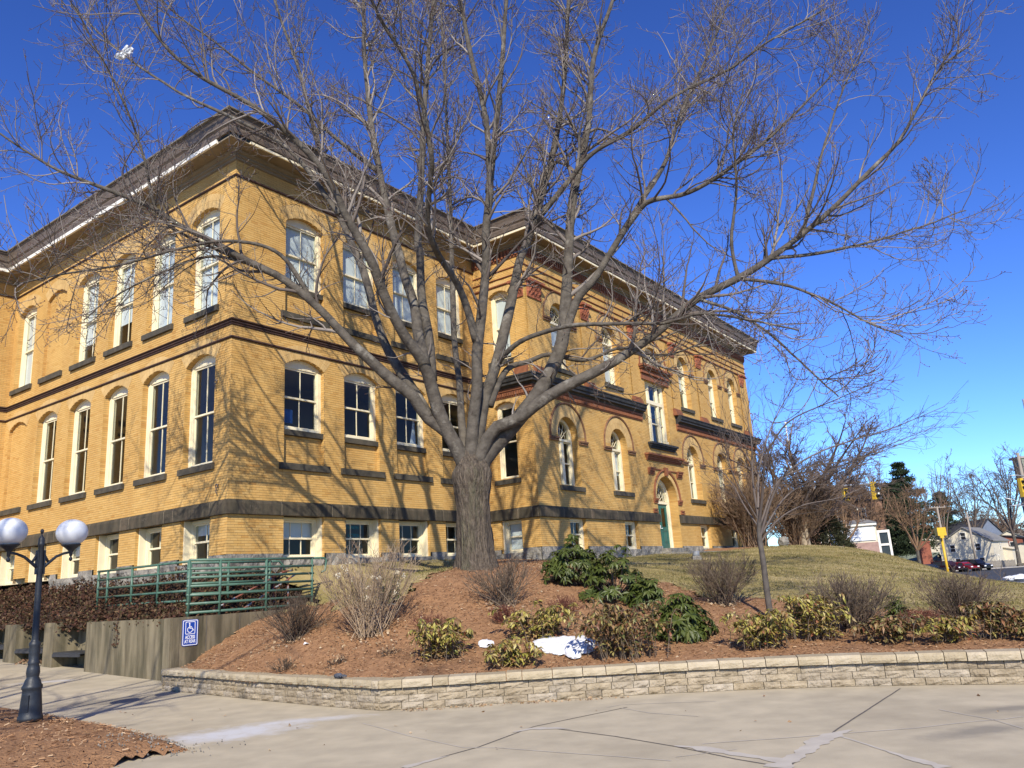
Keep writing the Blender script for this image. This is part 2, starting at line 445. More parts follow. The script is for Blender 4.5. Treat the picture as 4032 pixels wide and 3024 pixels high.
lawn = grid_mesh('lawn', np.arange(-9, 62, 0.25), np.arange(5, 76, 0.25), lambda x, y: np.where((x > 40) | (y > 58), np.minimum(HB(x, y), -0.95), HB(x, y)), lawn_keep, m_lawn, rough=0.03)
tag(lawn, 'dormant yellow green lawn sloping down to the road', kind='structure')

# plaza of the foreground
plaza = grid_mesh('plaza', np.arange(-60, 16, 0.5), np.arange(-20, 60, 0.5), HP, lambda x, y: (y < 30 + 0 * x), m_concrete)
tag(plaza, 'pale concrete plaza with cracks and salt stains', kind='structure')
far = MB()
far.quad((-1500, -300, -1.6), (1500, -300, -1.6), (1500, 2500, -1.6), (-1500, 2500, -1.6))
tag(far.build('ground', m_earth), 'flat ground reaching to the horizon', kind='structure')

def strip(mb, pts, widths, z=0.004, tint=0.5):
    pts = np.asarray(pts, float)[:, :2]
    n = len(pts); w = np.full(n, widths) if np.ndim(widths) == 0 else np.asarray(widths)
    t = np.gradient(pts, axis=0); t /= np.linalg.norm(t, axis=1)[:, None] + 1e-9
    nn = np.stack([-t[:, 1], t[:, 0]], 1)
    l = pts + nn * w[:, None] / 2; r = pts - nn * w[:, None] / 2
    V = np.concatenate([np.c_[l, HP(l[:, 0], l[:, 1]) + z], np.c_[r, HP(r[:, 0], r[:, 1]) + z]])
    mb.add(V, [(i, i + 1, n + i + 1, n + i) for i in range(n - 1)], tint)
def gpath(px, jitter=0.0, step=0.06):
    P = np.array([gnd(x, y)[:2] for x, y in px])
    out = []
    for a, b in zip(P[:-1], P[1:]):
        k = max(2, int(np.linalg.norm(b - a) / step))
        for i in range(k): out.append(a + (b - a) * i / k)
    out.append(P[-1]); out = np.array(out)
    if jitter:
        w = rng.normal(0, 1, (len(out) + 8, 2)); ker = np.ones(7) / 7
        for c in (0, 1): w[:, c] = np.convolve(w[:, c], ker, 'same')
        out = out + w[4:-4] * jitter
    return out
# saw-cut joints (dark), pale filler lines and broad smears of filler
jt = MB()
for px in ([(1585, 3024), (1885, 2942), (2100, 2862), (2470, 2785)], [(3100, 3024), (3300, 2870), (3545, 2712)],
           [(2160, 2866), (2420, 2900), (2660, 2940), (2900, 2990), (3100, 3024)]):
    strip(jt, gpath(px, 0.004), 0.022, 0.003)
tag(jt.build('expansion_joint', m_joint, plaza))
cr = MB()
for px, w in (([(1430, 2848), (1620, 2900), (1830, 2945), (1960, 2945), (2300, 2970), (2640, 2996)], 0.018), ([(2390, 2786), (2450, 2775), (2820, 2762)], 0.016), ([(2440, 2788), (2560, 2808), (2750, 2822)], 0.015),
              ([(2770, 2930), (2960, 2915), (3150, 2903), (3290, 2890)], 0.02), ([(3290, 2890), (3600, 2868), (3850, 2840), (3960, 2832)], 0.022), ([(3310, 2900), (3480, 2955), (3640, 3000), (3720, 3024)], 0.03),
              ([(3700, 2795), (3800, 2815), (3900, 2832), (4032, 2870)], 0.018), ([(3960, 2832), (4032, 2822)], 0.022), ([(2660, 2982), (2900, 2952)], 0.012)):
    strip(cr, gpath(px, 0.012), w, 0.0035)
cr.build('crack_filler', m_patch, plaza)
def blob_sheet(mb, px, n=3, jitter=0.03, z=0.005):
    P = np.array([gnd(x, y)[:2] for x, y in px])
    out = []
    m = len(P)
    for i in range(m):
        a, b = P[i], P[(i + 1) % m]
        for k in range(8):
            out.append(a + (b - a) * k / 8 + rng.normal(0, jitter, 2))
    out = np.array(out)
    V = np.c_[out, HP(out[:, 0], out[:, 1]) + z]
    mb.add(V, [tuple(range(len(V)))])
sm = MB()
for px, ws, z in (([(2020, 2884), (2090, 2870), (2190, 2868), (2245, 2872)], (0.02, 0.14, 0.10, 0.02), 0.0045), ([(2660, 2938), (2740, 2944), (2860, 2965), (3000, 2985), (3110, 3002)], (0.02, 0.16, 0.12, 0.10, 0.16), 0.0048),
                  ([(3060, 3024), (3160, 2965), (3230, 2915), (3300, 2888), (3350, 2876)], (0.22, 0.14, 0.16, 0.22, 0.05), 0.0052), ([(1590, 3024), (1680, 3000), (1770, 2976)], (0.12, 0.07, 0.01), 0.0045), ([(3480, 2955), (3580, 2985), (3720, 3024)], (0.02, 0.09, 0.12), 0.0045)):
    g = gpath(px, 0.01, 0.05); w = np.interp(np.linspace(0, 1, len(g)), np.linspace(0, 1, len(ws)), ws) * (1 + 0.35 * np.sin(np.arange(len(g)) * 1.3) * np.sin(np.arange(len(g)) * 0.41)) + rng.normal(0, 0.008, len(g))
    strip(sm, g, np.clip(w, 0.008, None), z)
sm.build('filler_smear', m_patch, plaza)

def add_stain(m, spots, colour, nscale=3.0):
    """salt / dark marks with their own outline, blended into a ground material"""
    N, L = m.node_tree.nodes, m.node_tree.links
    P = N['Principled BSDF']
    src = P.inputs['Base Color'].links[0].from_socket
    geo = N.new('ShaderNodeNewGeometry')
    nz = N.new('ShaderNodeTexNoise'); nz.inputs['Scale'].default_value = nscale; nz.inputs['Detail'].default_value = 10; nz.inputs['Roughness'].default_value = 0.7
    L.new(geo.outputs['Position'], nz.inputs['Vector'])
    for cx, cy, rx, ry, rot, amt in spots:
        mp = N.new('ShaderNodeMapping'); mp.vector_type = 'TEXTURE'
        mp.inputs['Location'].default_value = (cx, cy, 0); mp.inputs['Rotation'].default_value = (0, 0, rot); mp.inputs['Scale'].default_value = (rx, ry, 50)
        L.new(geo.outputs['Position'], mp.inputs['Vector'])
        ln = N.new('ShaderNodeVectorMath'); ln.operation = 'LENGTH'; L.new(mp.outputs[0], ln.inputs[0])
        a = N.new('ShaderNodeMath'); a.operation = 'MULTIPLY_ADD'; a.inputs[1].default_value = -0.55; L.new(ln.outputs['Value'], a.inputs[0]); L.new(nz.outputs['Fac'], a.inputs[2])
        r = N.new('ShaderNodeMapRange'); r.inputs['From Min'].default_value = 0.02; r.inputs['From Max'].default_value = 0.38; r.inputs['To Max'].default_value = amt; L.new(a.outputs[0], r.inputs['Value'])
        x = N.new('ShaderNodeMix'); x.data_type = 'RGBA'; L.new(r.outputs[0], x.inputs['Factor']); L.new(src, x.inputs['A']); x.inputs['B'].default_value = rgb(colour)
        src = x.outputs['Result']
    L.new(src, P.inputs['Base Color'])
_s1, _s2, _s3 = gnd(900, 2890), gnd(1180, 2838), gnd(180, 2705)
add_stain(m_concrete, [(_s1[0], _s1[1], 1.3, 0.75, 0.5, 0.9), (_s2[0], _s2[1], 1.2, 0.3, 0.15, 0.7), (_s3[0], _s3[1], 0.8, 0.3, 0.4, 0.7)], (0.52, 0.52, 0.52))
_w1, _w2 = gnd(3850, 2880), gnd(3980, 2790)
add_stain(m_concrete, [(_w1[0], _w1[1], 0.9, 0.3, 0.3, 0.6), (_w2[0], _w2[1], 0.6, 0.25, 0.2, 0.6), (gnd(450, 2760)[0], gnd(450, 2760)[1], 2.0, 0.9, 0.2, 0.5)], (0.14, 0.13, 0.11), 1.2)

# ================================================================== the school building
school = thing('school_building', plan(0, 0, 2.2), 'long yellow brick school building with arched windows and brown cornice', 'building')
CH = 0.0677          # brick course
BL = 0.2135          # brick length incl. joint
class Face:
    def __init__(s, O, U, N):
        s.O, s.U, s.N = np.array(O, float), np.array(U, float), np.array(N, float)
        s.right = np.cross(Z3, s.N)
        s.sg = 1.0 if np.dot(s.right, s.U) > 0 else -1.0
    def pt(s, u, n, z):
        return s.O + s.U * u + s.N * n + Z3 * z
    def M(s, u, z, n=0.0):
        return frame_mat(s.pt(u, n, z), s.right, -s.N)
    def box(s, mb, u0, u1, n0, n1, z0, z1, tint=0.5):
        mb.box(u0, u1, n0, n1, z0, z1, tint, M=(np.array([s.U, s.N, Z3]), s.O))
PA = 10.59; PB = 2.406; PE = 33.1; LW = 13.95
FL = Face(plan(0, 0), uL, nL)
FR = Face(plan(0, 0), uR, nR)
FS = Face(plan(PA, 0), nR, nL)
FP = Face(plan(0, PB), uR, nR)
FWg = Face(plan(0, -LW), nL, nR)
FE = Face(plan(PE, PB), -nR, uR)

class Op:
    """an opening: u range, z range, arch rise on top (rise = half width gives a semicircle)"""
    def __init__(s, c, w, z0, zs, rise=0.0):
        s.c, s.w, s.z0, s.zs, s.rise = c, w, z0, zs, rise
        h = w / 2
        s.R = (h * h + rise * rise) / (2 * rise) if rise else 0
        s.top = zs + rise
    def half(s, z):
        if z <= s.z0 or z >= s.top: return None
        if z <= s.zs: return s.w / 2
        zc = s.top - s.R
        return math.sqrt(max(s.R ** 2 - (z - zc) ** 2, 0))
def cut(iv, a, b):
    out = []
    for x0, x1 in iv:
        if b <= x0 or a >= x1: out.append((x0, x1)); continue
        if a > x0: out.append((x0, a))
        if b < x1: out.append((b, x1))
    return out
BR_U, MO_Q = [], []          # bricks (face, u0,u1,z0,z1,n) and mortar quads
def lay(face, u0, u1, z0, z1, ops, n=0.0, seed=0):
    k0 = 0
    nc = int(round((z1 - z0) / CH)); ch = (z1 - z0) / nc
    for k in range(nc):
        za, zb = z0 + k * ch, z0 + (k + 1) * ch
        iv = [(u0, u1)]
        for o in ops:
            h = o.half((za + zb) / 2)
            if h is not None: iv = cut(iv, o.c - h, o.c + h)
        for a, b in iv:
            MO_Q.append((face, a, b, za, zb, n - 0.007))
            g = math.floor((a - (k % 2) * BL / 2) / BL) * BL + (k % 2) * BL / 2
            x = g
            while x < b - 1e-4:
                p, q = max(x, a), min(x + BL, b)
                if q - p > 0.03:
                    BR_U.append((face, p + (0.0045 if p > a else 0.001), q - (0.0045 if q < b else 0.001), za + 0.0045, zb - 0.0045, n))
                x += BL
ZB0, ZWT0, ZWT1, ZST0, ZST1, ZTOP = 2.73, 3.744, 4.13, 8.50, 9.02, 13.86
# ---- openings of each face
LC = [1.44 + 2.285 * i for i in range(6)]
RC = [2.46 + 2.225 * i for i in range(4)]
W1 = 1.42
opL1 = [Op(c, W1, 5.17, 8.05, 0.25) for c in LC]
opL2 = [Op(c, W1, 9.60, 12.50, 0.25) for c in LC]
opLB = [Op(c, W1 - 0.06, 2.58, 3.75) for c in LC]
opR1 = [Op(c, W1 + 0.02, 5.21, 8.05, 0.25) for c in RC]
opR2 = [Op(c, W1 + 0.02, 9.64, 12.53, 0.25) for c in RC]
opRB = [Op(c, W1, 2.60, 3.75) for c in RC]
SCN = 1.16
opS = [Op(SCN, 0.92, 5.19, 7.85, 0.17), Op(SCN, 0.92, 9.60, 12.15, 0.17), Op(SCN, 0.90, 2.60, 3.75)]
PCX = [12.82, 16.72, 24.08, 27.77, 30.52]
PR = 0.70
opP1 = [Op(c, 2 * PR, 4.92, 6.83, PR) for c in PCX]
PR2 = 0.64
opP2 = [Op(c, 2 * PR2, 9.40, 11.42, PR2) for c in PCX]
opPB = [Op(13.05, 1.12, 2.62, 3.75), Op(17.15, 1.12, 2.62, 3.75), Op(24.6, 1.12, 2.62, 3.75), Op(28.4, 1.12, 2.62, 3.75)]
DC = 20.76
opD = [Op(DC, 2.06, 2.60, 4.78, 1.03)]
opM = [Op(DC - 0.05, 2.1, 7.27, 10.15), Op(DC - 0.05, 2.0, 10.85, 10.86, 0.99)]
BLIND = {('L1', 5), ('L2', 4)}
# blind bays: brick panel set back
for i, c in enumerate(LC):
    if i == 5: lay(FL, c - W1 / 2, c + W1 / 2, 5.17, 8.30, [], -0.10)
    if i == 4: lay(FL, c - W1 / 2, c + W1 / 2, 9.60, 12.75, [], -0.10)
for c in RC:       # panels under the windows of the right-hand face
    lay(FR, c - W1 / 2, c + W1 / 2, 5.21, 6.02, [], -0.14)
    lay(FR, c - W1 / 2, c + W1 / 2, 9.64, 10.36, [], -0.14)
lay(FL, 0, LW, ZB0, ZWT0, opLB); lay(FL, 0, LW, ZWT1, ZTOP, opL1 + opL2)
lay(FR, 0, PA, ZB0, ZWT0, opRB); lay(FR, 0, PA, ZWT1, ZTOP, opR1 + opR2)
lay(FS, 0, PB, ZB0, ZWT0, opS); lay(FS, 0, PB, ZWT1, ZTOP, opS)
lay(FP, PA, PE, ZB0, ZWT0, opPB + opD); lay(FP, PA, PE, ZWT1, ZTOP, opP1 + opP2 + opD + opM)
lay(FWg, 0, 5, ZWT1, ZTOP, []); lay(FWg, 0, 5, ZB0, ZWT0, [])
# shallow brick piers on the pavilion front
for a, b in ((PA + 0.012, PA + 0.95), (14.35, 14.95), (18.35, 18.95), (22.45, 23.0), (25.6, 26.2), (31.75, 32.3)):
    lay(FP, a, b, 8.85, 12.35, [], 0.06)
lay(FS, PB - 0.5, PB - 0.003, 8.85, 12.35, [], 0.06)

# ---- individual bricks: those that show largest, at the corner nearest the plaza
cand = [(i, b) for i, b in enumerate(BR_U) if (b[0] is FR and b[2] < 1.75 and ZB0 <= b[3] < ZWT0) or (b[0] is FL and b[2] < 0.74 and ZB0 <= b[3] < ZWT0) or (b[0] is FR and b[2] < 1.7 and 4.13 < b[3] < 5.35)]
single = [c for c in cand if abs((c[1][2] - c[1][1]) - (BL - 0.009)) < 1e-3][:290]
sid = {i for i, _ in single}
bm = MB(); hb = (BL - 0.009) / 2; hz = (CH - 0.009) / 2
bm.box(-hb, hb, 0, 0.03, -hz, hz)
brick_me = bm.mesh('brick'); brick_me.materials.append(m_brick1)
for i, (f, u0, u1, z0, z1, n) in single:
    inst(brick_me, 'brick', school, f.M((u0 + u1) / 2, (z0 + z1) / 2, n + 0.001))
rest = [b for i, b in enumerate(BR_U) if i not in sid]
def slab_np(items, depth, jit=0.0):
    n = len(items)
    O = np.array([f.O for f, *_ in items]); U = np.array([f.U for f, *_ in items]); Nn = np.array([f.N for f, *_ in items])
    A = np.array([t[1:] for t in items], float)
    nn = A[:, 4] + (rng.random(n) - 0.5) * jit
    V = np.empty((n, 8, 3))
    k = 0
    for dn in (-depth, 0):
        for (uu, zz) in ((0, 2), (1, 2), (1, 3), (0, 3)):
            V[:, k] = O + U * A[:, uu, None] + Nn * (nn + dn)[:, None]
            V[:, k, 2] += A[:, zz]
            k += 1
    return V
Vb = slab_np(rest, 0.02, 0.003)
base = (np.arange(len(rest)) * 8)[:, None]
Q = np.concatenate([base + np.array(q)[None] for q in ((4, 5, 6, 7), (0, 1, 5, 4), (1, 2, 6, 5), (2, 3, 7, 6), (3, 0, 4, 7))])
bt = np.clip(rng.beta(2.2, 2.2, len(rest)), 0, 1)
brickwork = mesh_np('brickwork', Vb.reshape(-1, 3), Q, np.repeat(bt, 8), m_brick, school)
tag(brickwork, kind='stuff')
nm = len(MO_Q)
Vm = slab_np([(f, a, b, c, d, n) for f, a, b, c, d, n in MO_Q], 0.0)[:, 4:]
mesh_np('mortar', Vm.reshape(-1, 3), np.arange(nm * 4).reshape(nm, 4), None, m_mortar, school)

# ---- sweeps along the plan outline
PATH = [(-5.0, -LW), (0, -LW), (0, 0), (PA, 0), (PA, PB), (PE, PB), (PE, -9.0)]
def sweep(mb, path, prof, tint=0.5, closed_prof=False, cap=True):
    P = np.array(path, float); n = len(P)
    d = P[1:] - P[:-1]; d /= np.linalg.norm(d, axis=1)[:, None]
    ln = np.stack([-d[:, 1], d[:, 0]], 1)
    off = np.empty((n, 2))
    off[0] = ln[0]; off[-1] = ln[-1]
    for i in range(1, n - 1):
        m = ln[i - 1] + ln[i]; off[i] = m / (1 + np.dot(ln[i - 1], ln[i]))
    prof = np.array(prof, float); k = len(prof)
    V = np.empty((n, k, 3))
    for i in range(n):
        q = P[i][None] + prof[:, 0, None] * off[i][None]
        V[i] = K + uR * q[:, 0, None] + nR * q[:, 1, None]; V[i][:, 2] += prof[:, 1]
    kk = k if closed_prof else k - 1
    f = [(i * k + j, i * k + (j + 1) % k, (i + 1) * k + (j + 1) % k, (i + 1) * k + j) for i in range(n - 1) for j in range(kk)]
    if cap: f += [tuple(range(k)), tuple((n - 1) * k + j for j in range(k))]
    mb.add(V.reshape(-1, 3), f, tint)
MAINP = PATH[:4]; PAVP = PATH[3:]
# cornice, from the wall outwards and up
def part_sweep(name, path, prof, mat):
    mb = MB(); sweep(mb, path, prof, cap=True)
    return mb.build(name, mat, school)
part_sweep('frieze', PATH, [(0.0, 13.80), (0.05, 13.82), (0.05, 13.87), (0.11, 13.90), (0.11, 13.96), (0.17, 13.99), (0.20, 14.04), (0.20, 14.09), (0.0, 14.09)], m_frieze)
part_sweep('soffit', PATH, [(0.201, 14.06), (0.60, 14.06), (0.60, 14.10), (0.201, 14.10)], m_frieze)
part_sweep('fascia', PATH[:3], [(0.602, 14.045), (0.665, 14.045), (0.665, 14.17), (0.602, 14.17)], m_white)
part_sweep('fascia', PATH[2:], [(0.602, 14.06), (0.655, 14.06), (0.655, 14.13), (0.602, 14.13)], m_cream)  # same trim as the left run; its dimmer light put into the cream colour
part_sweep('fascia_back', PATH[2:], [(0.602, 14.131), (0.645, 14.131), (0.645, 14.172), (0.602, 14.172)], m_gutter)
part_sweep('gutter', PATH, [(0.60, 14.173), (0.67, 14.173), (0.69, 14.30), (0.68, 14.36), (0.73, 14.42), (0.74, 14.55), (0.77, 14.66), (0.80, 14.70), (0.80, 14.74), (0.60, 14.74)], m_gutter)
rf = MB()
e = 0.78
ridge = 18.2
def rp(a, b, z): return plan(a, b, z)
rf.add([rp(-e, -LW - 2, 14.745), rp(-e, e, 14.745), rp(PA - e, e, 14.745), rp(PA - e, PB + e, 14.745), rp(PE + e, PB + e, 14.745), rp(PE + e, -16, 14.745), rp(8, -8, ridge), rp(25, -8, ridge), rp(8, -LW - 2, ridge), rp(PA + 2, -4, 16.4), rp(PE - 9, -16, ridge)],
       [(0, 1, 6, 8), (1, 2, 9, 6), (2, 3, 9), (3, 4, 7, 6, 9), (4, 5, 10, 7), (5, 10, 7)])
rf.build('roof', m_roof, school)
edge = MB(); sweep(edge, PATH, [(0.60, 14.742), (0.86, 14.742), (0.87, 14.775), (0.60, 14.80)])
edge.build('roof_edge', MAT('pale_slate_edge', (0.26, 0.235, 0.19), (0.18, 0.165, 0.14), scale=6, rough=0.8), school)
# string courses of the main block
def course(path, z0, z1, out, mat, name='string_course'):
    h = z1 - z0
    return part_sweep(name, path, [(-0.02, z0), (out * 0.5, z0), (out, z0 + 0.35 * h), (out, z0 + 0.6 * h), (out * 0.6, z1), (-0.02, z1)], mat)
course(MAINP, 8.90, 8.97, 0.055, m_darkmould); course(MAINP, 8.975, 9.035, 0.085, m_darkmould); course(MAINP, 8.845, 8.895, 0.035, m_darkmould)
course(MAINP, 8.47, 8.54, 0.055, m_darkmould)
course(MAINP, 13.30, 13.37, 0.05, m_darkmould)
# pavilion: black moulding with red dentils below it, left open for the tall middle window
for path in ([(PA, 0.0), (PA, PB), (19.0, PB)], [(22.55, PB), (PE, PB), (PE, -6)]):
    part_sweep('string_course', path, [(0, 8.44), (0.10, 8.44), (0.14, 8.50), (0.26, 8.53), (0.26, 8.60), (0.31, 8.64), (0.33, 8.74), (0.36, 8.77), (0.36, 8.81), (0, 8.95)], m_blackmould)
    part_sweep('red_course', path, [(0, 8.30), (0.05, 8.30), (0.05, 8.345), (0.09, 8.35), (0.09, 8.435), (0, 8.435)], m_redbrick)
    part_sweep('red_course', path, [(0, 8.12), (0.03, 8.12), (0.05, 8.17), (0, 8.17)], m_redbrick)
dn = MB()
x = 0.05
while x < PB + 0.04:
    FS.box(dn, x, x + 0.055, 0.0, 0.085, 8.18, 8.297); x += 0.11
x = PA - 0.02
while x < PE:
    if not (19.0 < x < 22.5): FP.box(dn, x, x + 0.055, 0.0, 0.085, 8.18, 8.297)
    x += 0.11
tag(dn.build('dentils', m_redbrick, school), kind='stuff')
# pavilion frieze: brown brick bands and dentils under the eaves
for z0, z1, o in ((12.46, 12.54, 0.07), (12.74, 12.79, 0.05), (13.04, 13.09, 0.045)):
    course([(PA, 0.0), (PA, PB), (PE, PB), (PE, -6)], z0, z1, o, m_redbrick)
part_sweep('frieze_band', [(PA, 0.0), (PA, PB), (PE, PB), (PE, -6)], [(0, 13.44), (0.035, 13.44), (0.035, 13.795), (0, 13.795)], m_redbrick)
dn = MB(); x = PA
while x < PE:
    FP.box(dn, x, x + 0.07, 0.036, 0.10, 13.50, 13.78); x += 0.16
x = 0.05
while x < PB:
    FS.box(dn, x, x + 0.07, 0.036, 0.10, 13.50, 13.78); x += 0.16
tag(dn.build('frieze_dentils', m_redbrick, school), kind='stuff')

# ---- water table: sandstone blocks with rounded top, one part per block
m_stonejoint = MAT('pale_stone_joint', (0.30, 0.24, 0.16), (0.20, 0.16, 0.11), scale=9, rough=0.9)
def wt_block(face, a, b, miter0=0.0):
    mb = MB()
    prof = [(-0.02, ZWT0), (0.09, ZWT0), (0.095, ZWT0 + 0.02), (0.095, ZWT1 - 0.10), (0.08, ZWT1 - 0.045), (0.045, ZWT1 - 0.012), (-0.02, ZWT1)]
    V = []
    for u in (a + 0.004, b - 0.004):
        for n, z in prof: V.append(face.pt(u, n, z))
    k = len(prof)
    mb.add(V, [(j, (j + 1) % k, k + (j + 1) % k, k + j) for j in range(k)] + [tuple(range(k)), tuple(range(k, 2 * k))])
    jn = MB(); V = []
    for u in (b - 0.007, b + 0.007):
        for n, z in prof[1:]: V.append(face.pt(u, n + 0.0015, z))
    k2 = k - 1
    jn.add(V, [(j, j + 1, k2 + j + 1, k2 + j) for j in range(k2 - 1)]); jn.build('stone_joint', m_stonejoint, school)
    return mb.build('stone_block', m_sand, school)
LJ = [0.0, 0.17, 0.72]
for c in LC:
    LJ += [c + 0.86, c + 0.86 + 0.46] if c < 12 else [c + 0.9]
LJ = sorted(set([0.0, 0.66] + [round(v, 3) for c in LC for v in (c + 0.93, c + 1.38)]))
LJ = [v for v in LJ if v < LW - 0.1] + [LW]
for a, b in zip(LJ[:-1], LJ[1:]): wt_block(FL, a, b)
RJ = [-0.095, 1.62] + [v for c in RC for v in (c + 0.93, c + 1.33)]
RJ = [v for v in RJ if v < PA - 0.2] + [PA]
for a, b in zip(RJ[:-1], RJ[1:]): wt_block(FR, a, b)
for a, b in ((0.0, 1.55), (1.55, 2.15), (2.15, PB)): wt_block(FS, a, b)
PJ = [PA - 0.095, 12.0, 13.9, 15.9, 17.9, 19.72]
for a, b in zip(PJ[:-1], PJ[1:]): wt_block(FP, a, b)
PJ = [21.80, 23.6, 25.6, 27.6, 29.6, 31.4, PE]
for a, b in zip(PJ[:-1], PJ[1:]): wt_block(FP, a, b)
# years cut into the blocks
m_cutyear = MAT('cut_lettering', (0.10, 0.082, 0.058), (0.07, 0.058, 0.042), scale=8, rough=0.9)
def text_obj(name, body, size, M, mat, parent, extrude=0.002, align='CENTER', bold=0.0, xs=1.0):
    cu = bpy.data.curves.new(name, 'FONT'); cu.body = body; cu.size = size; cu.align_x = align; cu.extrude = extrude; cu.offset = bold
    t = bpy.data.objects.new(name + '_tmp', cu); COL.objects.link(t)
    dg = bpy.context.evaluated_depsgraph_get()
    me = bpy.data.meshes.new_from_object(t.evaluated_get(dg))
    bpy.data.objects.remove(t); bpy.data.curves.remove(cu)
    me.name = name; me.materials.clear(); me.materials.append(mat)
    if xs != 1.0: me.transform(Matrix.Diagonal((xs, 1, 1, 1)))
    me.transform(Matrix.Rotation(math.pi / 2, 4, 'X'))
    return link(bpy.data.objects.new(name, me), parent, M)
for f, u, yr in ((FL, 0.34, '1904'), (FL, LC[0] + 0.05, '1934'), (FL, LC[0] + 1.155, '1903'), (FL, LC[1] + 0.1, '1929'), (FL, LC[1] + 1.155, '1917'), (FL, LC[2] + 1.155, '1909'), (FL, LC[3] + 0.3, '1939'), (FL, LC[3] + 1.155, '1908'),
                 (FR, 0.75, '1900'), (FR, RC[0] + 1.13, '1899'), (FR, RC[1] + 1.13, '1898'), (FR, RC[2] + 1.13, '1897')):
    text_obj('year', yr, 0.17, f.M(u, 3.87, 0.097), m_cutyear, school)
# ---- rough granite foundation, one part per stone
def stones(face, u0, u1, ops, z0=2.05, z1=2.728):
    u = u0
    r = random.Random(int(abs(u0) * 100) + int(z1 * 10))
    while u < u1 - 0.05:
        w = min(r.uniform(0.7, 1.25), u1 - u)
        if u1 - u - w < 0.35: w = u1 - u
        top = z1
        for o in ops:
            if abs(u + w / 2 - o.c) < o.w / 2: top = o.z0 - 0.01
        mb = MB(); n = 5
        a0 = u + 0.006; a1 = u + w - 0.006
        V = []; zs = np.linspace(z0, top, n); us = np.linspace(a0, a1, n + 1)
        for i, z in enumerate(zs):
            for j, uu in enumerate(us):
                ed = (i in (n - 1,)) or j in (0, n)
                V.append(face.pt(uu, 0.035 if ed else 0.08 + r.uniform(-0.035, 0.05), z))
        m = n + 1
        Fq = [(i * m + j, i * m + j + 1, (i + 1) * m + j + 1, (i + 1) * m + j) for i in range(n - 1) for j in range(n)]
        t0 = len(V)
        V += [face.pt(a0, -0.2, top), face.pt(a1, -0.2, top)]
        Fq.append(tuple([(n - 1) * m + j for j in range(m)] + [t0 + 1, t0]))
        mb.add(V, Fq); mb.build('foundation_stone', m_granite, school)
        u += w
def split_stones(face, u0, u1, ops):
    cuts = [u0]
    for o in sorted(ops, key=lambda q: q.c):
        if u0 < o.c < u1: cuts += [o.c - o.w / 2 - 0.02, o.c + o.w / 2 + 0.02]
    cuts.append(u1)
    for a, b in zip(cuts[:-1], cuts[1:]):
        if b - a > 0.05: stones(face, a, b, ops)
split_stones(FL, 0.0, 9.4, opLB); split_stones(FR, -0.06, PA, opRB); split_stones(FS, 0, PB, [opS[2]])
split_stones(FP, PA - 0.06, 19.75, opPB); split_stones(FP, 21.8, PE, opPB)

# ---- reveals: jambs and soffit of every opening
rev = MB(); revc = MB()
def reveal(face, o, depth, mb, seg=10, sill=True):
    h = o.w / 2
    pts = [(o.c - h, o.z0), (o.c - h, o.zs)]
    if o.rise:
        zc = o.top - o.R
        a0 = math.atan2(abs(o.zs - zc) if abs(o.zs - zc) < 1e-6 else o.zs - zc, -h); a1 = math.atan2(o.zs - zc, h)
        for i in range(1, seg):
            a = a0 + (a1 - a0) * i / seg
            pts.append((o.c + o.R * math.cos(a), zc + o.R * math.sin(a)))
    pts += [(o.c + h, o.zs), (o.c + h, o.z0)]
    # jambs course by course so that brick joints carry round the corner
    for (ua, za), (ub, zb) in zip(pts[:-1], pts[1:]):
        L = math.hypot(ub - ua, zb - za)
        k = max(1, int(round(L / CH)))
        for i in range(k):
            t0, t1 = i / k, (i + 1) / k
            g = 0.0045 / max(L, 1e-6)
            for q, (p0, p1) in enumerate(((t0 + g, t1 - g),)):
                A = (ua + (ub - ua) * p0, za + (zb - za) * p0); B = (ua + (ub - ua) * p1, za + (zb - za) * p1)
                mb.quad(face.pt(A[0], -0.001, A[1]), face.pt(B[0], -0.001, B[1]), face.pt(B[0], -depth, B[1]), face.pt(A[0], -depth, A[1]), random.random())
        # mortar behind the joints, a few mm into the wall
        dx, dz = (zb - za) / max(L, 1e-6), -(ub - ua) / max(L, 1e-6)
        e2 = -0.004
        revc.quad(face.pt(ua + dx * e2, -0.004, za + dz * e2), face.pt(ub + dx * e2, -0.004, zb + dz * e2), face.pt(ub + dx * e2, -depth, zb + dz * e2), face.pt(ua + dx * e2, -depth, za + dz * e2))
DEP = 0.17
for o in opL1 + opL2: reveal(FL, o, DEP, rev)
for o in opR1 + opR2: reveal(FR, o, DEP, rev)
for o in opS[:2]: reveal(FS, o, DEP, rev)
for o in opP1: reveal(FP, o, 0.30, rev, 16)
for o in opP2: reveal(FP, o, 0.24, rev, 16)
for o in opLB: reveal(FL, o, 0.10, rev)
for o in opRB: reveal(FR, o, 0.10, rev)
for o in opPB: reveal(FP, o, 0.17, rev)
reveal(FS, opS[2], 0.10, rev)
reveal(FP, opD[0], 0.42, rev, 18); reveal(FP, opM[0], 0.16, rev); reveal(FP, opM[1], 0.16, rev, 18)
tag(rev.build('opening_reveals', m_brick, school), kind='stuff')
tag(revc.build('reveal_mortar', m_mortar, school), kind='stuff')

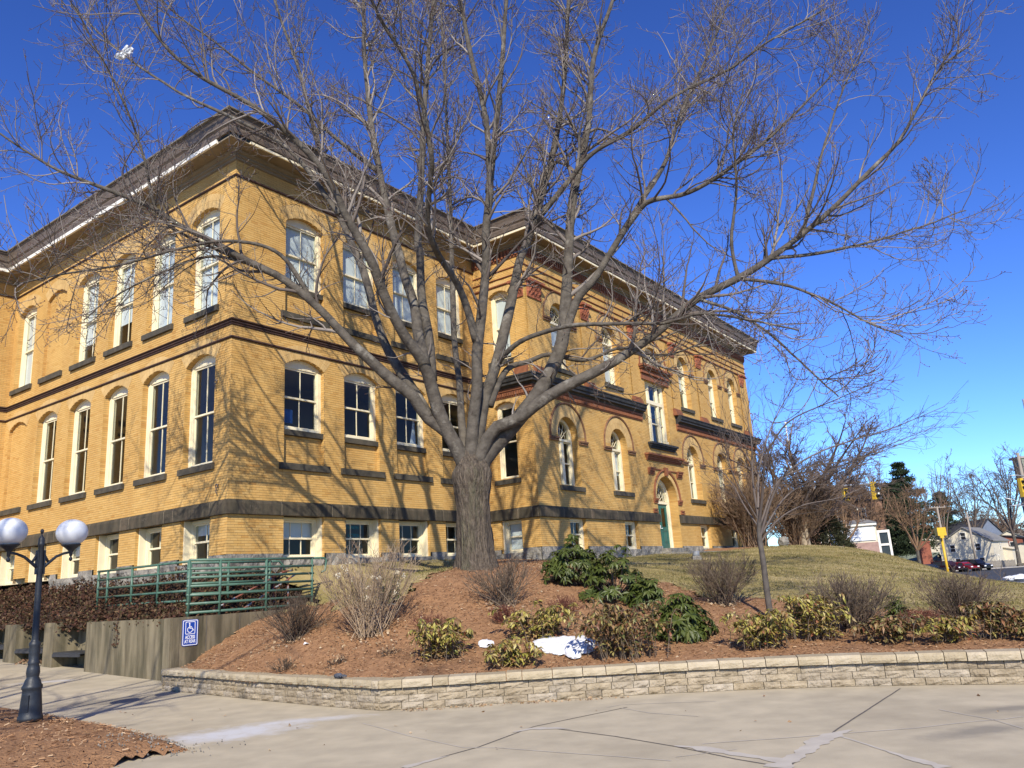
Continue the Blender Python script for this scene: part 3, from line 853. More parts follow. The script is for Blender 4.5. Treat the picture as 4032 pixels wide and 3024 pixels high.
# ---- brick arches over the openings (voussoirs, a few mm proud)
def arch(face, o, thick, n, proud=0.006, name='brick_arch', mat=None, flare=1.0, rows=1):
    mb = MB()
    h = o.w / 2; zc = o.top - o.R
    a0 = math.atan2(abs(o.zs - zc) if abs(o.zs - zc) < 1e-6 else o.zs - zc, -h); a1 = math.atan2(o.zs - zc, h)
    for rw in range(rows):
        r0 = o.R + rw * thick / rows; r1 = r0 + thick / rows - 0.005
        for i in range(n):
            g = 0.0035 / (o.R + thick / 2)
            b0 = a0 + (a1 - a0) * i / n - g * np.sign(a1 - a0) * -1; b1 = a0 + (a1 - a0) * (i + 1) / n + g * np.sign(a1 - a0) * -1
            V = []
            for nn in (-0.01, proud):
                for r, b in ((r0, b0), (r0, b1), (r1, b1), (r1, b0)):
                    V.append(face.pt(o.c + r * math.cos(b), nn, zc + r * math.sin(b)))
            mb.add(V, BOXF, random.random())
    return mb.build(name, mat or m_voussoir, school)
for o in opL1 + opL2: arch(FL, o, 0.42, 24, rows=2)
for o in opR1 + opR2: arch(FR, o, 0.42, 24, rows=2)
for o in opS[:2]: arch(FS, o, 0.40, 16, rows=2)
for o in opP1: arch(FP, o, 0.46, 34, rows=2)
for o in opP2: arch(FP, o, 0.40, 32, rows=2)
arch(FP, opD[0], 0.20, 44)
arch(FP, opM[1], 0.30, 40)
def label_arch(face, o, r0, r1, zi, proud, mat, seg=26, imp=0.42):
    """raised hood mould: legs down to the impost, ring above, small imposts"""
    mb = MB(); zc = o.top - o.R
    ring = [(-1, zi)] + [(None, i / seg) for i in range(seg + 1)] + [(1, zi)]
    P0, P1 = [], []
    for s, t in ring:
        if s is None:
            a = math.pi * (1 - t)
            P0.append((o.c + r0 * math.cos(a), zc + r0 * math.sin(a))); P1.append((o.c + r1 * math.cos(a), zc + r1 * math.sin(a)))
        else:
            P0.append((o.c + s * r0, t)); P1.append((o.c + s * r1, t))
    V = []
    for (a, b), (c, d) in zip(P0, P1):
        V += [face.pt(a, 0, b), face.pt(a, proud * 0.6, b), face.pt((a + c) / 2, proud, (b + d) / 2), face.pt(c, proud * 0.7, d), face.pt(c, 0, d)]
    n = len(P0)
    mb.add(V, [(i * 5 + j, i * 5 + j + 1, i * 5 + 6 + j, i * 5 + 5 + j) for i in range(n - 1) for j in range(4)])
    if imp:
        for s in (-1, 1):
            u0, u1 = sorted((o.c + s * (o.w / 2 + 0.012), o.c + s * (r1 + 0.06)))
            face.box(mb, u0, u1, 0, proud + 0.035, zi - 0.07, zi - 0.002); face.box(mb, u0, u1, 0, proud, zi - 0.15, zi - 0.073)
    mb.build('hood_mould', mat, school)
m_hood = MAT('brown_hood_brick', (0.24, 0.125, 0.06), (0.13, 0.065, 0.036), scale=7, rough=0.8, bump=0.3)
for o in opP1: label_arch(FP, o, PR + 0.47, PR + 0.55, 6.68, 0.06, m_hood)
for o in opP2: label_arch(FP, o, PR2 + 0.41, PR2 + 0.47, 11.30, 0.05, m_hood)
label_arch(FP, opD[0], 1.24, 1.34, 4.78, 0.08, m_redbrick, imp=0)

# ================================================================== windows (school > window > sash, pane, sill, blind)
def arch_pts(w, zs, rise, seg=12):
    h = w / 2; R = (h * h + rise * rise) / (2 * rise); zc = zs + rise - R
    dz_ = abs(zs - zc) if abs(zs - zc) < 1e-6 else zs - zc
    a0 = math.atan2(dz_, -h); a1 = math.atan2(dz_, h)
    return [(R * math.cos(a0 + (a1 - a0) * i / seg), zc + R * math.sin(a0 + (a1 - a0) * i / seg)) for i in range(seg + 1)]
def prism_xz(mb, poly, y0, y1, tint=0.5):
    n = len(poly)
    V = [(x, y0, z) for x, z in poly] + [(x, y1, z) for x, z in poly]
    mb.add(V, [tuple(range(n)), tuple(range(2 * n - 1, n - 1, -1))] + [(i, (i + 1) % n, n + (i + 1) % n, n + i) for i in range(n)], tint)
def ring_xz(mb, outer, inner, y0, y1):
    n = len(outer)
    V = [(x, y0, z) for x, z in outer] + [(x, y0, z) for x, z in inner] + [(x, y1, z) for x, z in outer] + [(x, y1, z) for x, z in inner]
    f = []
    for i in range(n - 1):
        f += [(i, i + 1, n + i + 1, n + i), (2 * n + i, 3 * n + i, 3 * n + i + 1, 2 * n + i + 1), (i, 2 * n + i, 2 * n + i + 1, i + 1), (n + i, n + i + 1, 3 * n + i + 1, 3 * n + i)]
    mb.add(V, f)
def sash_mesh(x0, x1, z0, z1, y, nv, nh=0, r=0.05, d=0.035, m=0.022):
    mb = MB()
    mb.box(x0, x0 + r, y, y + d, z0, z1); mb.box(x1 - r, x1, y, y + d, z0, z1)
    mb.box(x0 + r, x1 - r, y, y + d, z0, z0 + r); mb.box(x0 + r, x1 - r, y, y + d, z1 - r, z1)
    panes = []
    for i in range(1, nv):
        x = x0 + (x1 - x0) * i / nv
        mb.box(x - m / 2, x + m / 2, y + 0.004, y + d - 0.004, z0 + r, z1 - r)
    for i in range(1, nh + 1):
        z = z0 + (z1 - z0) * i / (nh + 1)
        mb.box(x0 + r, x1 - r, y + 0.005, y + d - 0.005, z - m / 2, z + m / 2)
    for i in range(nv):
        a = x0 + (x1 - x0) * i / nv + (r if i == 0 else m / 2); b = x0 + (x1 - x0) * (i + 1) / nv - (r if i == nv - 1 else m / 2)
        p = MB(); p.quad((a, y + d / 2, z0 + r), (b, y + d / 2, z0 + r), (b, y + d / 2, z1 - r), (a, y + d / 2, z1 - r))
        panes.append(p.mesh('pane'))
    return mb.mesh('sash'), panes
WT = {}
def wtype(key, w, zs, rise, dep, nv=2, sillw=1.64, sill_z=(-0.19, -0.002), sillout=0.085, fan=False, deep=0.0, cas=0.10, units=1, sill=True, meet=0.5):
    """parts of one kind of window as meshes in local coordinates (x right, y into the wall, z up from the opening's foot)"""
    parts = []
    fr = MB(); h = w / 2 - 0.003
    y0, y1 = dep, dep + 0.16
    fr.box(-h, -h + cas, y0, y1, 0.0, zs); fr.box(h - cas, h, y0, y1, 0.0, zs)
    fr.box(-h + 0.02, -h + cas + 0.03, y0 + 0.03, y1, 0.002, zs - 0.002); fr.box(h - cas - 0.03, h - 0.02, y0 + 0.03, y1, 0.002, zs - 0.002)
    fr.box(-h + cas, h - cas, y0 - 0.03, y1, 0.0, 0.07)
    if deep:      # wide painted lining in front of the frame
        fr.box(-h - 0.02, -h + 0.05, 0.1, y0, 0, zs); fr.box(h - 0.05, h + 0.02, 0.1, y0, 0, zs)
    ztop = zs
    if rise and not fan:
        ztop = zs - 0.02
        ap = arch_pts(2 * h, zs, rise)
        prism_xz(fr, [(-h, ztop)] + ap + [(h, ztop)], y0 + 0.025, y1)
        ap2 = [(x * 0.93, z - 0.055) for x, z in ap]
        ring_xz(fr, ap, ap2, y0 - 0.0, y0 + 0.03)
    elif fan:
        ztop = zs - 0.20
        fr.box(-h + cas, h - cas, y0 - 0.035, y1, ztop, ztop + 0.09)
        ap = arch_pts(2 * h, zs, h * 0.999, 18); ai = arch_pts(2 * (h - cas), zs, (h - cas) * 0.999, 18)
        ring_xz(fr, ap, ai, y0, y1)
    else:
        fr.box(-h + cas, h - cas, y0, y1, zs - 0.09, zs); ztop = zs - 0.09
    parts.append(('window', fr.mesh('window_frame'), m_cream))
    X0, X1 = -h + cas + 0.001, h - cas - 0.001
    spans = [(X0, X1)]
    if units == 2:
        fr2 = MB(); fr2.box(-0.09, 0.09, y0 + 0.0, y1, 0.07, ztop - 0.001); parts.append(('mullion', fr2.mesh('mullion'), m_cream))
        spans = [(X0, -0.091), (0.091, X1)]
    zm = 0.07 + (ztop - 0.07) * meet
    for a, b in spans:
        for (za, zb, yy) in ((zm - 0.02, ztop - 0.001, y0 + 0.055), (0.072, zm + 0.025, y0 + 0.095)):
            s, ps = sash_mesh(a, b, za, zb, yy, nv if units == 1 else 1)
            parts.append(('sash', s, m_cream))
            for p in ps: parts.append(('pane', p, m_glass))
    if fan:
        fm = MB(); R = h - cas; zb = ztop + 0.09
        for i in range(1, 6):
            a = math.pi * i / 6
            p0 = np.array([0.16 * math.cos(a) * R, y0 + 0.07, zb + 0.16 * math.sin(a) * R]); 
            r1 = R * 0.985
            p1 = np.array([r1 * math.cos(a), y0 + 0.07, max(zb, zs) * 0 + zs + math.sqrt(max(r1 * r1 * (1 - math.cos(a) ** 2), 0))])
            fm.tube([p0, p1], 0.014, 4)
        arcp = [np.array([0.55 * R * math.cos(t), y0 + 0.07, zb + 0.06 + 0.60 * R * math.sin(t)]) for t in np.linspace(0, math.pi, 17)]
        fm.tube(arcp, 0.012, 4)
        hub = [np.array([0.18 * R * math.cos(t), y0 + 0.07, zb + 0.18 * R * math.sin(t)]) for t in np.linspace(0, math.pi, 9)]
        fm.tube(hub, 0.02, 4)
        parts.append(('fan_muntins', fm.mesh('fan_muntins'), m_cream))
        p = MB(); ai = arch_pts(2 * (h - cas), zs, (h - cas) * 0.999, 18)
        poly = [(-(h - cas), zb)] + ai + [((h - cas), zb)]
        p.add([(x, y0 + 0.075, z) for x, z in poly], [tuple(range(len(poly)))])
        parts.append(('pane', p.mesh('pane'), m_glass))
    if sill:
        sl = MB()
        v = np.array([[-sillw / 2, -sillout, sill_z[0]], [sillw / 2, -sillout, sill_z[0]], [sillw / 2, dep + 0.02, sill_z[0]], [-sillw / 2, dep + 0.02, sill_z[0]],
                      [-sillw / 2, -sillout, sill_z[1] - 0.02], [sillw / 2, -sillout, sill_z[1] - 0.02], [sillw / 2, dep + 0.02, sill_z[1]], [-sillw / 2, dep + 0.02, sill_z[1]]])
        sl.add(v, BOXF); parts.append(('sill', sl.mesh('sill'), m_sill))
    for _, me, mt in parts: me.materials.append(mt)
    WT[key] = (parts, X0, X1, ztop, y0)
def put_window(key, face, u, z, blind=None):
    parts, X0, X1, ztop, y0 = WT[key]
    M = face.M(u, z)
    root = None
    for nm, me, mt in parts:
        o = inst(me, nm, school if root is None else root, M)
        if root is None: root = o
    if blind:
        b = MB(); z0 = ztop - (ztop - 0.08) * blind
        b.box(X0 + 0.02, X1 - 0.02, y0 + 0.15, y0 + 0.155, z0, ztop - 0.02)
        b.build('blind', m_blind, root, M)
    return root
wtype('L1', W1, 2.88, 0.25, DEP)
wtype('L2', W1, 2.90, 0.25, DEP)
wtype('R1', W1 + 0.02, 1.85, 0.25, DEP - 0.02, sillw=1.43, sill_z=(-0.18, -0.002), sillout=-0.03)
wtype('R2', W1 + 0.02, 2.00, 0.25, DEP - 0.02, sillw=1.43, sill_z=(-0.18, -0.002), sillout=-0.03)
wtype('S1', 0.92, 2.66, 0.17, DEP, nv=1, sillw=1.12)
wtype('S2', 0.92, 2.55, 0.17, DEP, nv=1, sillw=1.12)
wtype('P1', 2 * PR, 1.91, PR, 0.30, fan=True, sillw=1.66, units=2, cas=0.12)
wtype('P2', 2 * PR2, 2.02, PR2, 0.24, fan=True, sillw=1.5, nv=1, cas=0.12)
wtype('LB', W1 - 0.06, 1.16, 0, 0.30, nv=2, sill=False, deep=1)
wtype('RB', W1, 1.14, 0, 0.30, nv=3, sill=False, deep=1)
wtype('PBs', 1.12, 1.12, 0, 0.16, nv=2, sill=False)
wtype('SB', 0.90, 1.14, 0, 0.22, nv=1, sill=False, deep=1)
for i, c in enumerate(LC):
    if i != 5: put_window('L1', FL, c, 5.17)
    if i != 4: put_window('L2', FL, c, 9.60, [1.0, 1.0, 0.72, 0.78, 0, 1.0][i])
    put_window('LB', FL, c, 2.58, [0.32, None, None, 0.4, 0.4, 0.6][i])
for i, c in enumerate(RC):
    put_window('R1', FR, c, 6.20); put_window('R2', FR, c, 10.54, [0.98, 1.0, 1.0, 0.97][i]); put_window('RB', FR, c, 2.60, [0.5, None, None, None][i])
put_window('S1', FS, SCN, 5.19); put_window('S2', FS, SCN, 9.60, 0.95); put_window('SB', FS, SCN, 2.60, 0.95)
for i, c in enumerate(PCX):
    put_window('P1', FP, c, 4.92, [None, 0.6, None, 0.5, 0.5][i]); put_window('P2', FP, c, 9.40, [0.7, 0.9, 0.55, 0.6, 0.65][i])
for o in opPB: put_window('PBs', FP, o.c, 2.62)
# stone sills below the recessed panels and blind bays
def stone_sill(face, c, w, z0, z1):
    mb = MB(); face.box(mb, c - w / 2, c + w / 2, -0.15, 0.085, z0, z1)
    mb.build('sill', m_sill, school)
for c in RC: stone_sill(FR, c, 1.76, 5.02, 5.205); stone_sill(FR, c, 1.76, 9.45, 9.635)
stone_sill(FL, LC[5], 1.64, 4.98, 5.165); stone_sill(FL, LC[4], 1.64, 9.41, 9.595)
# posters and papers inside two windows
m_poster = MAT('blue_poster', (0.03, 0.10, 0.32), (0.02, 0.06, 0.2), scale=6, rough=0.7)
pp = MB(); FR.box(pp, RC[0] - 0.42, RC[0] - 0.12, -0.40, -0.395, 6.45, 6.85)
pp.build('poster', m_poster, school)
pp = MB(); pp.add([FR.pt(RC[2] + 0.30, -0.42, 6.25), FR.pt(RC[2] + 0.62, -0.40, 6.25), FR.pt(RC[2] + 0.58, -0.44, 7.2), FR.pt(RC[2] + 0.50, -0.40, 7.25)], [(0, 1, 2, 3)])
pp.build('curtain', m_blind, school)
pp = MB(); FP.box(pp, PCX[1] + 0.14, PCX[1] + 0.42, -0.48, -0.475, 5.0, 5.75)
pp.build('notice_paper', m_blind, school)
m_neon = MAT('teal_window_lettering', (0.05, 0.38, 0.42), (0.04, 0.3, 0.35), rough=0.6)
text_obj('window_lettering', 'COMMUNITY', 0.15, FR.M(RC[1] - 0.02, 3.46, -0.43), m_neon, school, xs=0.8)
text_obj('window_lettering', 'ACTION', 0.15, FR.M(RC[1] + 0.0, 3.22, -0.43), m_neon, school, xs=0.9)

# ================================================================== entrance
dz = 2.60
door_frame = MB()
prism_y = (0.42, 0.60)
h = 1.03
ap = arch_pts(2 * h - 0.006, 4.78 - dz, h - 0.004, 20); ai = arch_pts(2 * (h - 0.27), 4.78 - dz, h - 0.27, 20)
ring_xz(door_frame, ap, ai, *prism_y)
ao = arch_pts(2 * (h - 0.10), 4.78 - dz, h - 0.10, 20); ring_xz(door_frame, ao, arch_pts(2 * (h - 0.16), 4.78 - dz, h - 0.16, 20), 0.38, 0.42)
for s in (-1, 1):
    a, b = sorted((s * (h - 0.003), s * (h - 0.27)))
    door_frame.box(a, b, prism_y[0], prism_y[1], 0.07, 4.78 - dz)
    a, b = sorted((s * (h - 0.10), s * (h - 0.16))); door_frame.box(a, b, 0.38, 0.42, 0.07, 4.78 - dz)
door_frame.box(-h + 0.27, h - 0.27, 0.41, 0.58, 4.62 - dz, 4.73 - dz)
DM = FP.M(DC, dz)
door = door_frame.build('door', m_cream, school, DM)
door['label'] = 'arched entrance with green double doors and fanlight'
for s in (-1, 1):
    lf = MB(); a, b = sorted((s * 0.003, s * 0.757))
    x0, x1 = a, b
    zt = 4.615 - dz; zb = 0.07
    st = 0.13
    lf.box(x0, x0 + st, 0.47, 0.52, zb, zt); lf.box(x1 - st, x1, 0.47, 0.52, zb, zt)
    for za, zb2 in ((0.07, 0.27), (0.83, 0.98), (zt - 0.14, zt)): lf.box(x0 + st, x1 - st, 0.47, 0.52, za, zb2)
    lf.box(x0 + st, x1 - st, 0.49, 0.51, 0.27, 0.83)
    lf.box(x0 + st + 0.07, x1 - st - 0.07, 0.475, 0.492, 0.34, 0.76)
    for (ua, ub, za, zb2) in ((x0 + st, x0 + st + 0.03, 0.98, zt - 0.14), (x1 - st - 0.03, x1 - st, 0.98, zt - 0.14), (x0 + st + 0.03, x1 - st - 0.03, 0.98, 1.01), (x0 + st + 0.03, x1 - st - 0.03, zt - 0.17, zt - 0.14)):
        lf.box(ua, ub, 0.465, 0.51, za, zb2)
    leaf = lf.build('leaf', m_green, door, DM)
    g = MB(); g.quad((x0 + st, 0.495, 0.98), (x1 - st, 0.495, 0.98), (x1 - st, 0.495, zt - 0.14), (x0 + st, 0.495, zt - 0.14)); g.build('pane', m_glass, door, DM)
kn = MB(); kn.lathe([(0.0, 0), (0.035, 0.005), (0.035, 0.03), (0.0, 0.045)], 12); 
kn.build('handle', m_chrome, door, DM @ Matrix.Translation((0.09, 0.47, 0.93)) @ Matrix.Rotation(math.pi / 2, 4, 'X'))
fm = MB(); zf = 4.73 - dz; Rf = h - 0.27
for i in range(0, 9):
    a = math.pi * i / 8
    fm.tube([(0.2 * Rf * math.cos(a), 0.50, zf + 0.2 * Rf * math.sin(a)), (0.98 * Rf * math.cos(a), 0.50, zf + 0.05 + 0.96 * Rf * math.sin(a))], 0.014, 4)
for q in (0.45, 0.72): fm.tube([(q * Rf * math.cos(t), 0.50, zf + q * Rf * math.sin(t)) for t in np.linspace(0, math.pi, 19)], 0.012, 4)
for i in range(8):       # small lobes along the outer ring of the fanlight
    a = math.pi * (i + 0.5) / 8
    c = np.array([0.72 * Rf * math.cos(a), 0.5, zf + 0.72 * Rf * math.sin(a)])
    fm.tube([c + 0.11 * np.array([math.cos(a + t), 0, math.sin(a + t)]) for t in np.linspace(-1.5, 1.5, 9)], 0.009, 4)
fm.tube([(0.2 * Rf * math.cos(t), 0.50, zf + 0.2 * Rf * math.sin(t)) for t in np.linspace(0, math.pi, 9)], 0.03, 4)
fm.build('fanlight_muntins', m_cream, door, DM)
g = MB(); poly = [(-Rf, zf)] + arch_pts(2 * Rf, 4.78 - dz, Rf * 0.999, 18) + [(Rf, zf)]
g.add([(x, 0.52, z) for x, z in poly], [tuple(range(len(poly)))]); g.build('fanlight_pane', m_glass, door, DM)
nt = MB(); nt.box(-0.10, 0.0, 0.462, 0.464, 0.93, 1.08); nt.build('notice', m_white, door, DM)
stp = MB(); FP.box(stp, 19.55, 21.95, -0.6, 0.5, 2.30, 2.62); FP.box(stp, 18.9, 23.2, 0.1, 1.6, 2.10, 2.40)
stp.build('door_step', m_granite, school)
orn = MB()
for s in (-1, 1):        # imposts and little capitals beside the arch
    a, b = sorted((DC + s * 1.04, DC + s * 1.40))
    for z0, z1, o in ((4.56, 4.64, 0.05), (4.64, 4.70, 0.08), (4.70, 4.775, 0.11)): FP.box(orn, a, b, -0.02, o, z0, z1)
    a, b = sorted((DC + s * 1.22, DC + s * 1.52))
    for z0, z1, o in ((4.14, 4.20, 0.10), (4.20, 4.26, 0.06), (4.26, 4.32, 0.09)): FP.box(orn, a, b, 0.0, o, z0, z1)
    a, b = sorted((DC + s * 1.18, DC + s * 1.66))
    for z0, z1, o in ((5.80, 5.87, 0.05), (5.87, 5.95, 0.09), (5.95, 6.04, 0.14), (6.04, 6.10, 0.17)): FP.box(orn, a + (0.0), b, 0, o, z0, z1)
V = []
zk0, zk1 = 5.82, 6.19
for nn in (0.0, 0.14):
    for u, z in ((DC - 0.08, zk0), (DC + 0.08, zk0), (DC + 0.13, zk1), (DC - 0.13, zk1)): V.append(FP.pt(u, nn, z))
orn.add(V, BOXF)
FP.box(orn, DC - 1.17, DC - 0.14, 0, 0.05, 6.05, 6.10); FP.box(orn, DC + 0.14, DC + 1.17, 0, 0.05, 6.05, 6.10)
for z0, z1, o, e in ((6.44, 6.51, 0.06, 0), (6.512, 6.58, 0.12, 0.03), (6.582, 6.64, 0.17, 0.06), (6.642, 6.72, 0.24, 0.10)): FP.box(orn, DC - 1.72 - e, DC + 1.72 + e, 0, o, z0, z1)
tag(orn.build('door_surround', m_redbrick, school), kind='stuff')
# tall middle window above the entrance
mid = MB(); hw = 1.04; MZ = 7.27
for a, b in ((-hw, -hw + 0.16), (hw - 0.16, hw), (-0.50, -0.38), (0.38, 0.50)): mid.box(a, b, 0.16, 0.34, 0, 2.88)
for z0, z1 in ((0.0, 0.09), (1.86, 2.02), (2.80, 2.88)): mid.box(-hw + 0.16, hw - 0.16, 0.15, 0.33, z0, z1)
for x in (-hw + 0.08, hw - 0.08): mid.box(x - 0.10, x + 0.10, 0.10, 0.16, 0.0, 0.22)
MM = FP.M(DC - 0.05, MZ)
midw = mid.build('window', m_cream, school, MM)
midw['label'] = 'tall three-part window above the entrance'
for a, b, nv in ((-hw + 0.16, -0.50, 1), (-0.38, 0.38, 1), (0.50, hw - 0.16, 1)):
    for z0, z1, y in ((0.09, 0.99, 0.26), (0.95, 1.86, 0.22), (2.02, 2.80, 0.22)):
        s, ps = sash_mesh(a, b, z0, z1, y, nv, r=0.05); s.materials.append(m_cream)
        inst(s, 'sash', midw, MM)
        for p in ps: p.materials.append(m_glass); inst(p, 'pane', midw, MM)
ent = MB()
for z0, z1, o, e in ((10.14, 10.26, 0.06, 0), (10.262, 10.42, 0.04, -0.02), (10.422, 10.52, 0.12, 0.03), (10.522, 10.62, 0.10, 0.0), (10.622, 10.70, 0.20, 0.08), (10.702, 10.80, 0.28, 0.14)): FP.box(ent, DC - 1.42 - e, DC + 1.32 + e, 0, o, z0, z1)
ent.build('entablature', m_redbrick, school)
ms = MB()
for z0, z1, o, e in ((7.0, 7.08, 0.10, 0), (7.082, 7.16, 0.17, 0.04), (7.162, 7.255, 0.24, 0.08)): FP.box(ms, DC - 1.30 - e, DC + 1.20 + e, -0.1, o, z0, z1)
ms.build('sill', m_blackmould, school)
lun = MB(); R = 0.98
ring_xz(lun, arch_pts(2 * R, 0.01, R * 0.999, 20), arch_pts(2 * (R - 0.10), 0.01, (R - 0.10) * 0.999, 20), 0.16, 0.30)
lun.box(-R, R, 0.16, 0.30, -0.05, 0.03)
for i in range(1, 12):
    a = math.pi * i / 12; lun.tube([(0.25 * math.cos(a), 0.22, 0.03 + 0.25 * math.sin(a)), (0.89 * math.cos(a), 0.22, 0.02 + 0.89 * math.sin(a))], 0.016, 4)
lun.tube([(0.25 * math.cos(t), 0.22, 0.03 + 0.25 * math.sin(t)) for t in np.linspace(0, math.pi, 11)], 0.03, 4)
LMx = FP.M(DC - 0.05, 10.86)
lo = lun.build('window', m_cream, school, LMx)
g = MB(); poly = arch_pts(2 * (R - 0.05), 0.02, (R - 0.05) * 0.999, 18); g.add([(x, 0.24, z) for x, z in poly], [tuple(range(len(poly)))]); g.build('pane', m_glass, lo, LMx)
label_arch(FP, opM[1], 1.32, 1.40, 10.86, 0.06, m_redbrick, imp=0)
# terracotta capitals on the pavilion piers
def capital(face, c, w, z0, z1, o=0.06):
    mb = MB()
    face.box(mb, c - w / 2, c + w / 2, o, o + 0.05, z0, z0 + 0.10); face.box(mb, c - w / 2 - 0.05, c + w / 2 + 0.05, o, o + 0.22, z1 - 0.10, z1)
    V, f = [], []
    nu, nz = 14, 8
    r = random.Random(int(c * 10))
    for j in range(nz):
        t = j / (nz - 1)
        for i in range(nu):
            s = i / (nu - 1)
            bulge = 0.05 + 0.12 * t + 0.045 * math.cos(s * math.pi * 8) * math.cos(t * math.pi * 3) + r.uniform(-0.015, 0.015)
            V.append(face.pt(c - w / 2 + w * s, o + (bulge if 0 < i < nu - 1 else 0), z0 + 0.10 + (z1 - z0 - 0.2) * t))
    f = [(j * nu + i, j * nu + i + 1, (j + 1) * nu + i + 1, (j + 1) * nu + i) for j in range(nz - 1) for i in range(nu - 1)]
    mb.add(V, f); mb.build('capital', m_terra, school)
for a, b in ((PA + 0.03, PA + 0.93), (14.35, 14.95), (18.35, 18.95), (22.45, 23.0), (25.6, 26.2), (31.75, 32.3)): capital(FP, (a + b) / 2, b - a, 11.78, 12.45)
capital(FS, PB - 0.28, 0.5, 11.78, 12.45)
for a in (11.07, 14.65, 18.65, 22.72, 25.9, 32.0):     # red brick pier feet standing on the moulding
    pb = MB()
    for z0, z1, o in ((8.83, 9.0, 0.20), (9.0, 9.09, 0.16), (9.09, 9.17, 0.11)): FP.box(pb, a - 0.34, a + 0.34, 0.0, o, z0, z1)
    pb.build('pier_foot', m_redbrick, school)
pb = MB()
for z0, z1, o in ((8.83, 9.0, 0.20), (9.0, 9.09, 0.16), (9.09, 9.17, 0.11)): FS.box(pb, PB - 0.6, PB - 0.02, 0.0, o, z0, z1)
pb.build('pier_foot', m_redbrick, school)
# hooks on the corner
m_iron = MAT('rusty_iron', (0.16, 0.13, 0.11), (0.08, 0.06, 0.05), scale=20, rough=0.7)
for u, z in ((0.60, 7.35), (0.42, 4.50)):
    hk = MB(); c = FL.pt(u, 0.06, z)
    hk.tube([FL.pt(u, 0.0, z + 0.03), FL.pt(u, 0.07, z + 0.03)], 0.02, 6)
    hk.tube([c + 0.055 * (math.cos(t) * uL + math.sin(t) * Z3) for t in np.linspace(0, 6.3, 13)], 0.013, 5, cap=False)
    hk.tube([c - 0.06 * Z3, c - 0.15 * Z3 + 0.02 * uL, c - 0.20 * Z3 - 0.02 * uL], 0.014, 5)
    hk.build('wall_hook', m_iron, school)
# inside: floors, inner walls and closing walls so that the rooms are dark
rm = MB()
def pbox(mb, a0, a1, b0, b1, z0, z1):
    mb.box(a0, a1, b0, b1, z0, z1, M=(np.array([uR, nR, Z3]), K))
for z in (4.35, 8.85, 13.7):
    pbox(rm, 0.55, PA + 0.5, -20, -0.55, z, z + 0.12); pbox(rm, PA + 0.7, PE - 0.1, -20, PB - 0.75, z, z + 0.12)
pbox(rm, 4.6, 4.75, -20, -4.6, 2, 13.6); pbox(rm, 4.6, PE - 0.1, -4.75, -4.6, 2, 13.6)
pbox(rm, 0.5, PE, -20.2, -20.0, 1, 14); pbox(rm, PE - 0.05, PE + 0.0, -20, PB, 1, 14.1); pbox(rm, 0.3, PE, -20, -0.3, 1.2, 2.2)
pbox(rm, -0.0, 0.3, -20, -LW - 0.05, 1, 14)
for c in LC[:-1]: pbox(rm, 0.45, 4.6, -(c + 1.2), -(c + 1.1), 2, 13.6) if False else None
rm.build('interior', m_room, school)
wgt = MB(); pbox(wgt, -5.0, 0.0, -20, -LW - 0.03, 1.0, 14.05); wgt.build('wing_core', m_mortar, school)

# ================================================================== low retaining wall of split concrete blocks
m_block = MAT('tan_split_block', (1, 1, 1), (0.62, 0.60, 0.56), scale=7, rough=0.93, bump=1.0, bscale=28, bdist=0.03, tint=[(0.33, 0.27, 0.185), (0.40, 0.33, 0.225), (0.30, 0.245, 0.17), (0.43, 0.37, 0.28), (0.36, 0.29, 0.19)], objrand=True, c3=(0.09, 0.08, 0.062), c3scale=1.1, c3lo=0.60, c3hi=0.72)
m_capblk = MAT('tan_cap_block', (1, 1, 1), (0.80, 0.78, 0.74), scale=9, rough=0.93, bump=0.7, bscale=40, bdist=0.02, tint=[(0.40, 0.335, 0.225), (0.46, 0.39, 0.275), (0.37, 0.305, 0.20), (0.43, 0.36, 0.24)], objrand=True)
m_backfill = MAT('dark_wall_core', (0.05, 0.045, 0.035), (0.03, 0.028, 0.02), scale=6, rough=1.0)
low_wall = thing('retaining_wall', (WALL[4][0], WALL[4][1], 0), 'low tan block retaining wall with cap stones edging the mulch bed', 'wall')
Wp = np.array(WALL)
_end = Wp[0] + np.array([0.0, 0.0])
seg = np.linalg.norm(np.diff(Wp, axis=0), axis=1); cum = np.concatenate([[0], np.cumsum(seg)])
CORNER_S = cum[4]
def wall_at(s, out=0.0):
    i = int(np.clip(np.searchsorted(cum, s, side='right') - 1, 0, len(seg) - 1))
    t = (Wp[i + 1] - Wp[i]) / seg[i]
    p = Wp[i] + t * (s - cum[i])
    nrm = np.array([t[1], -t[0]])          # towards the plaza
    return p + nrm * out, t, nrm
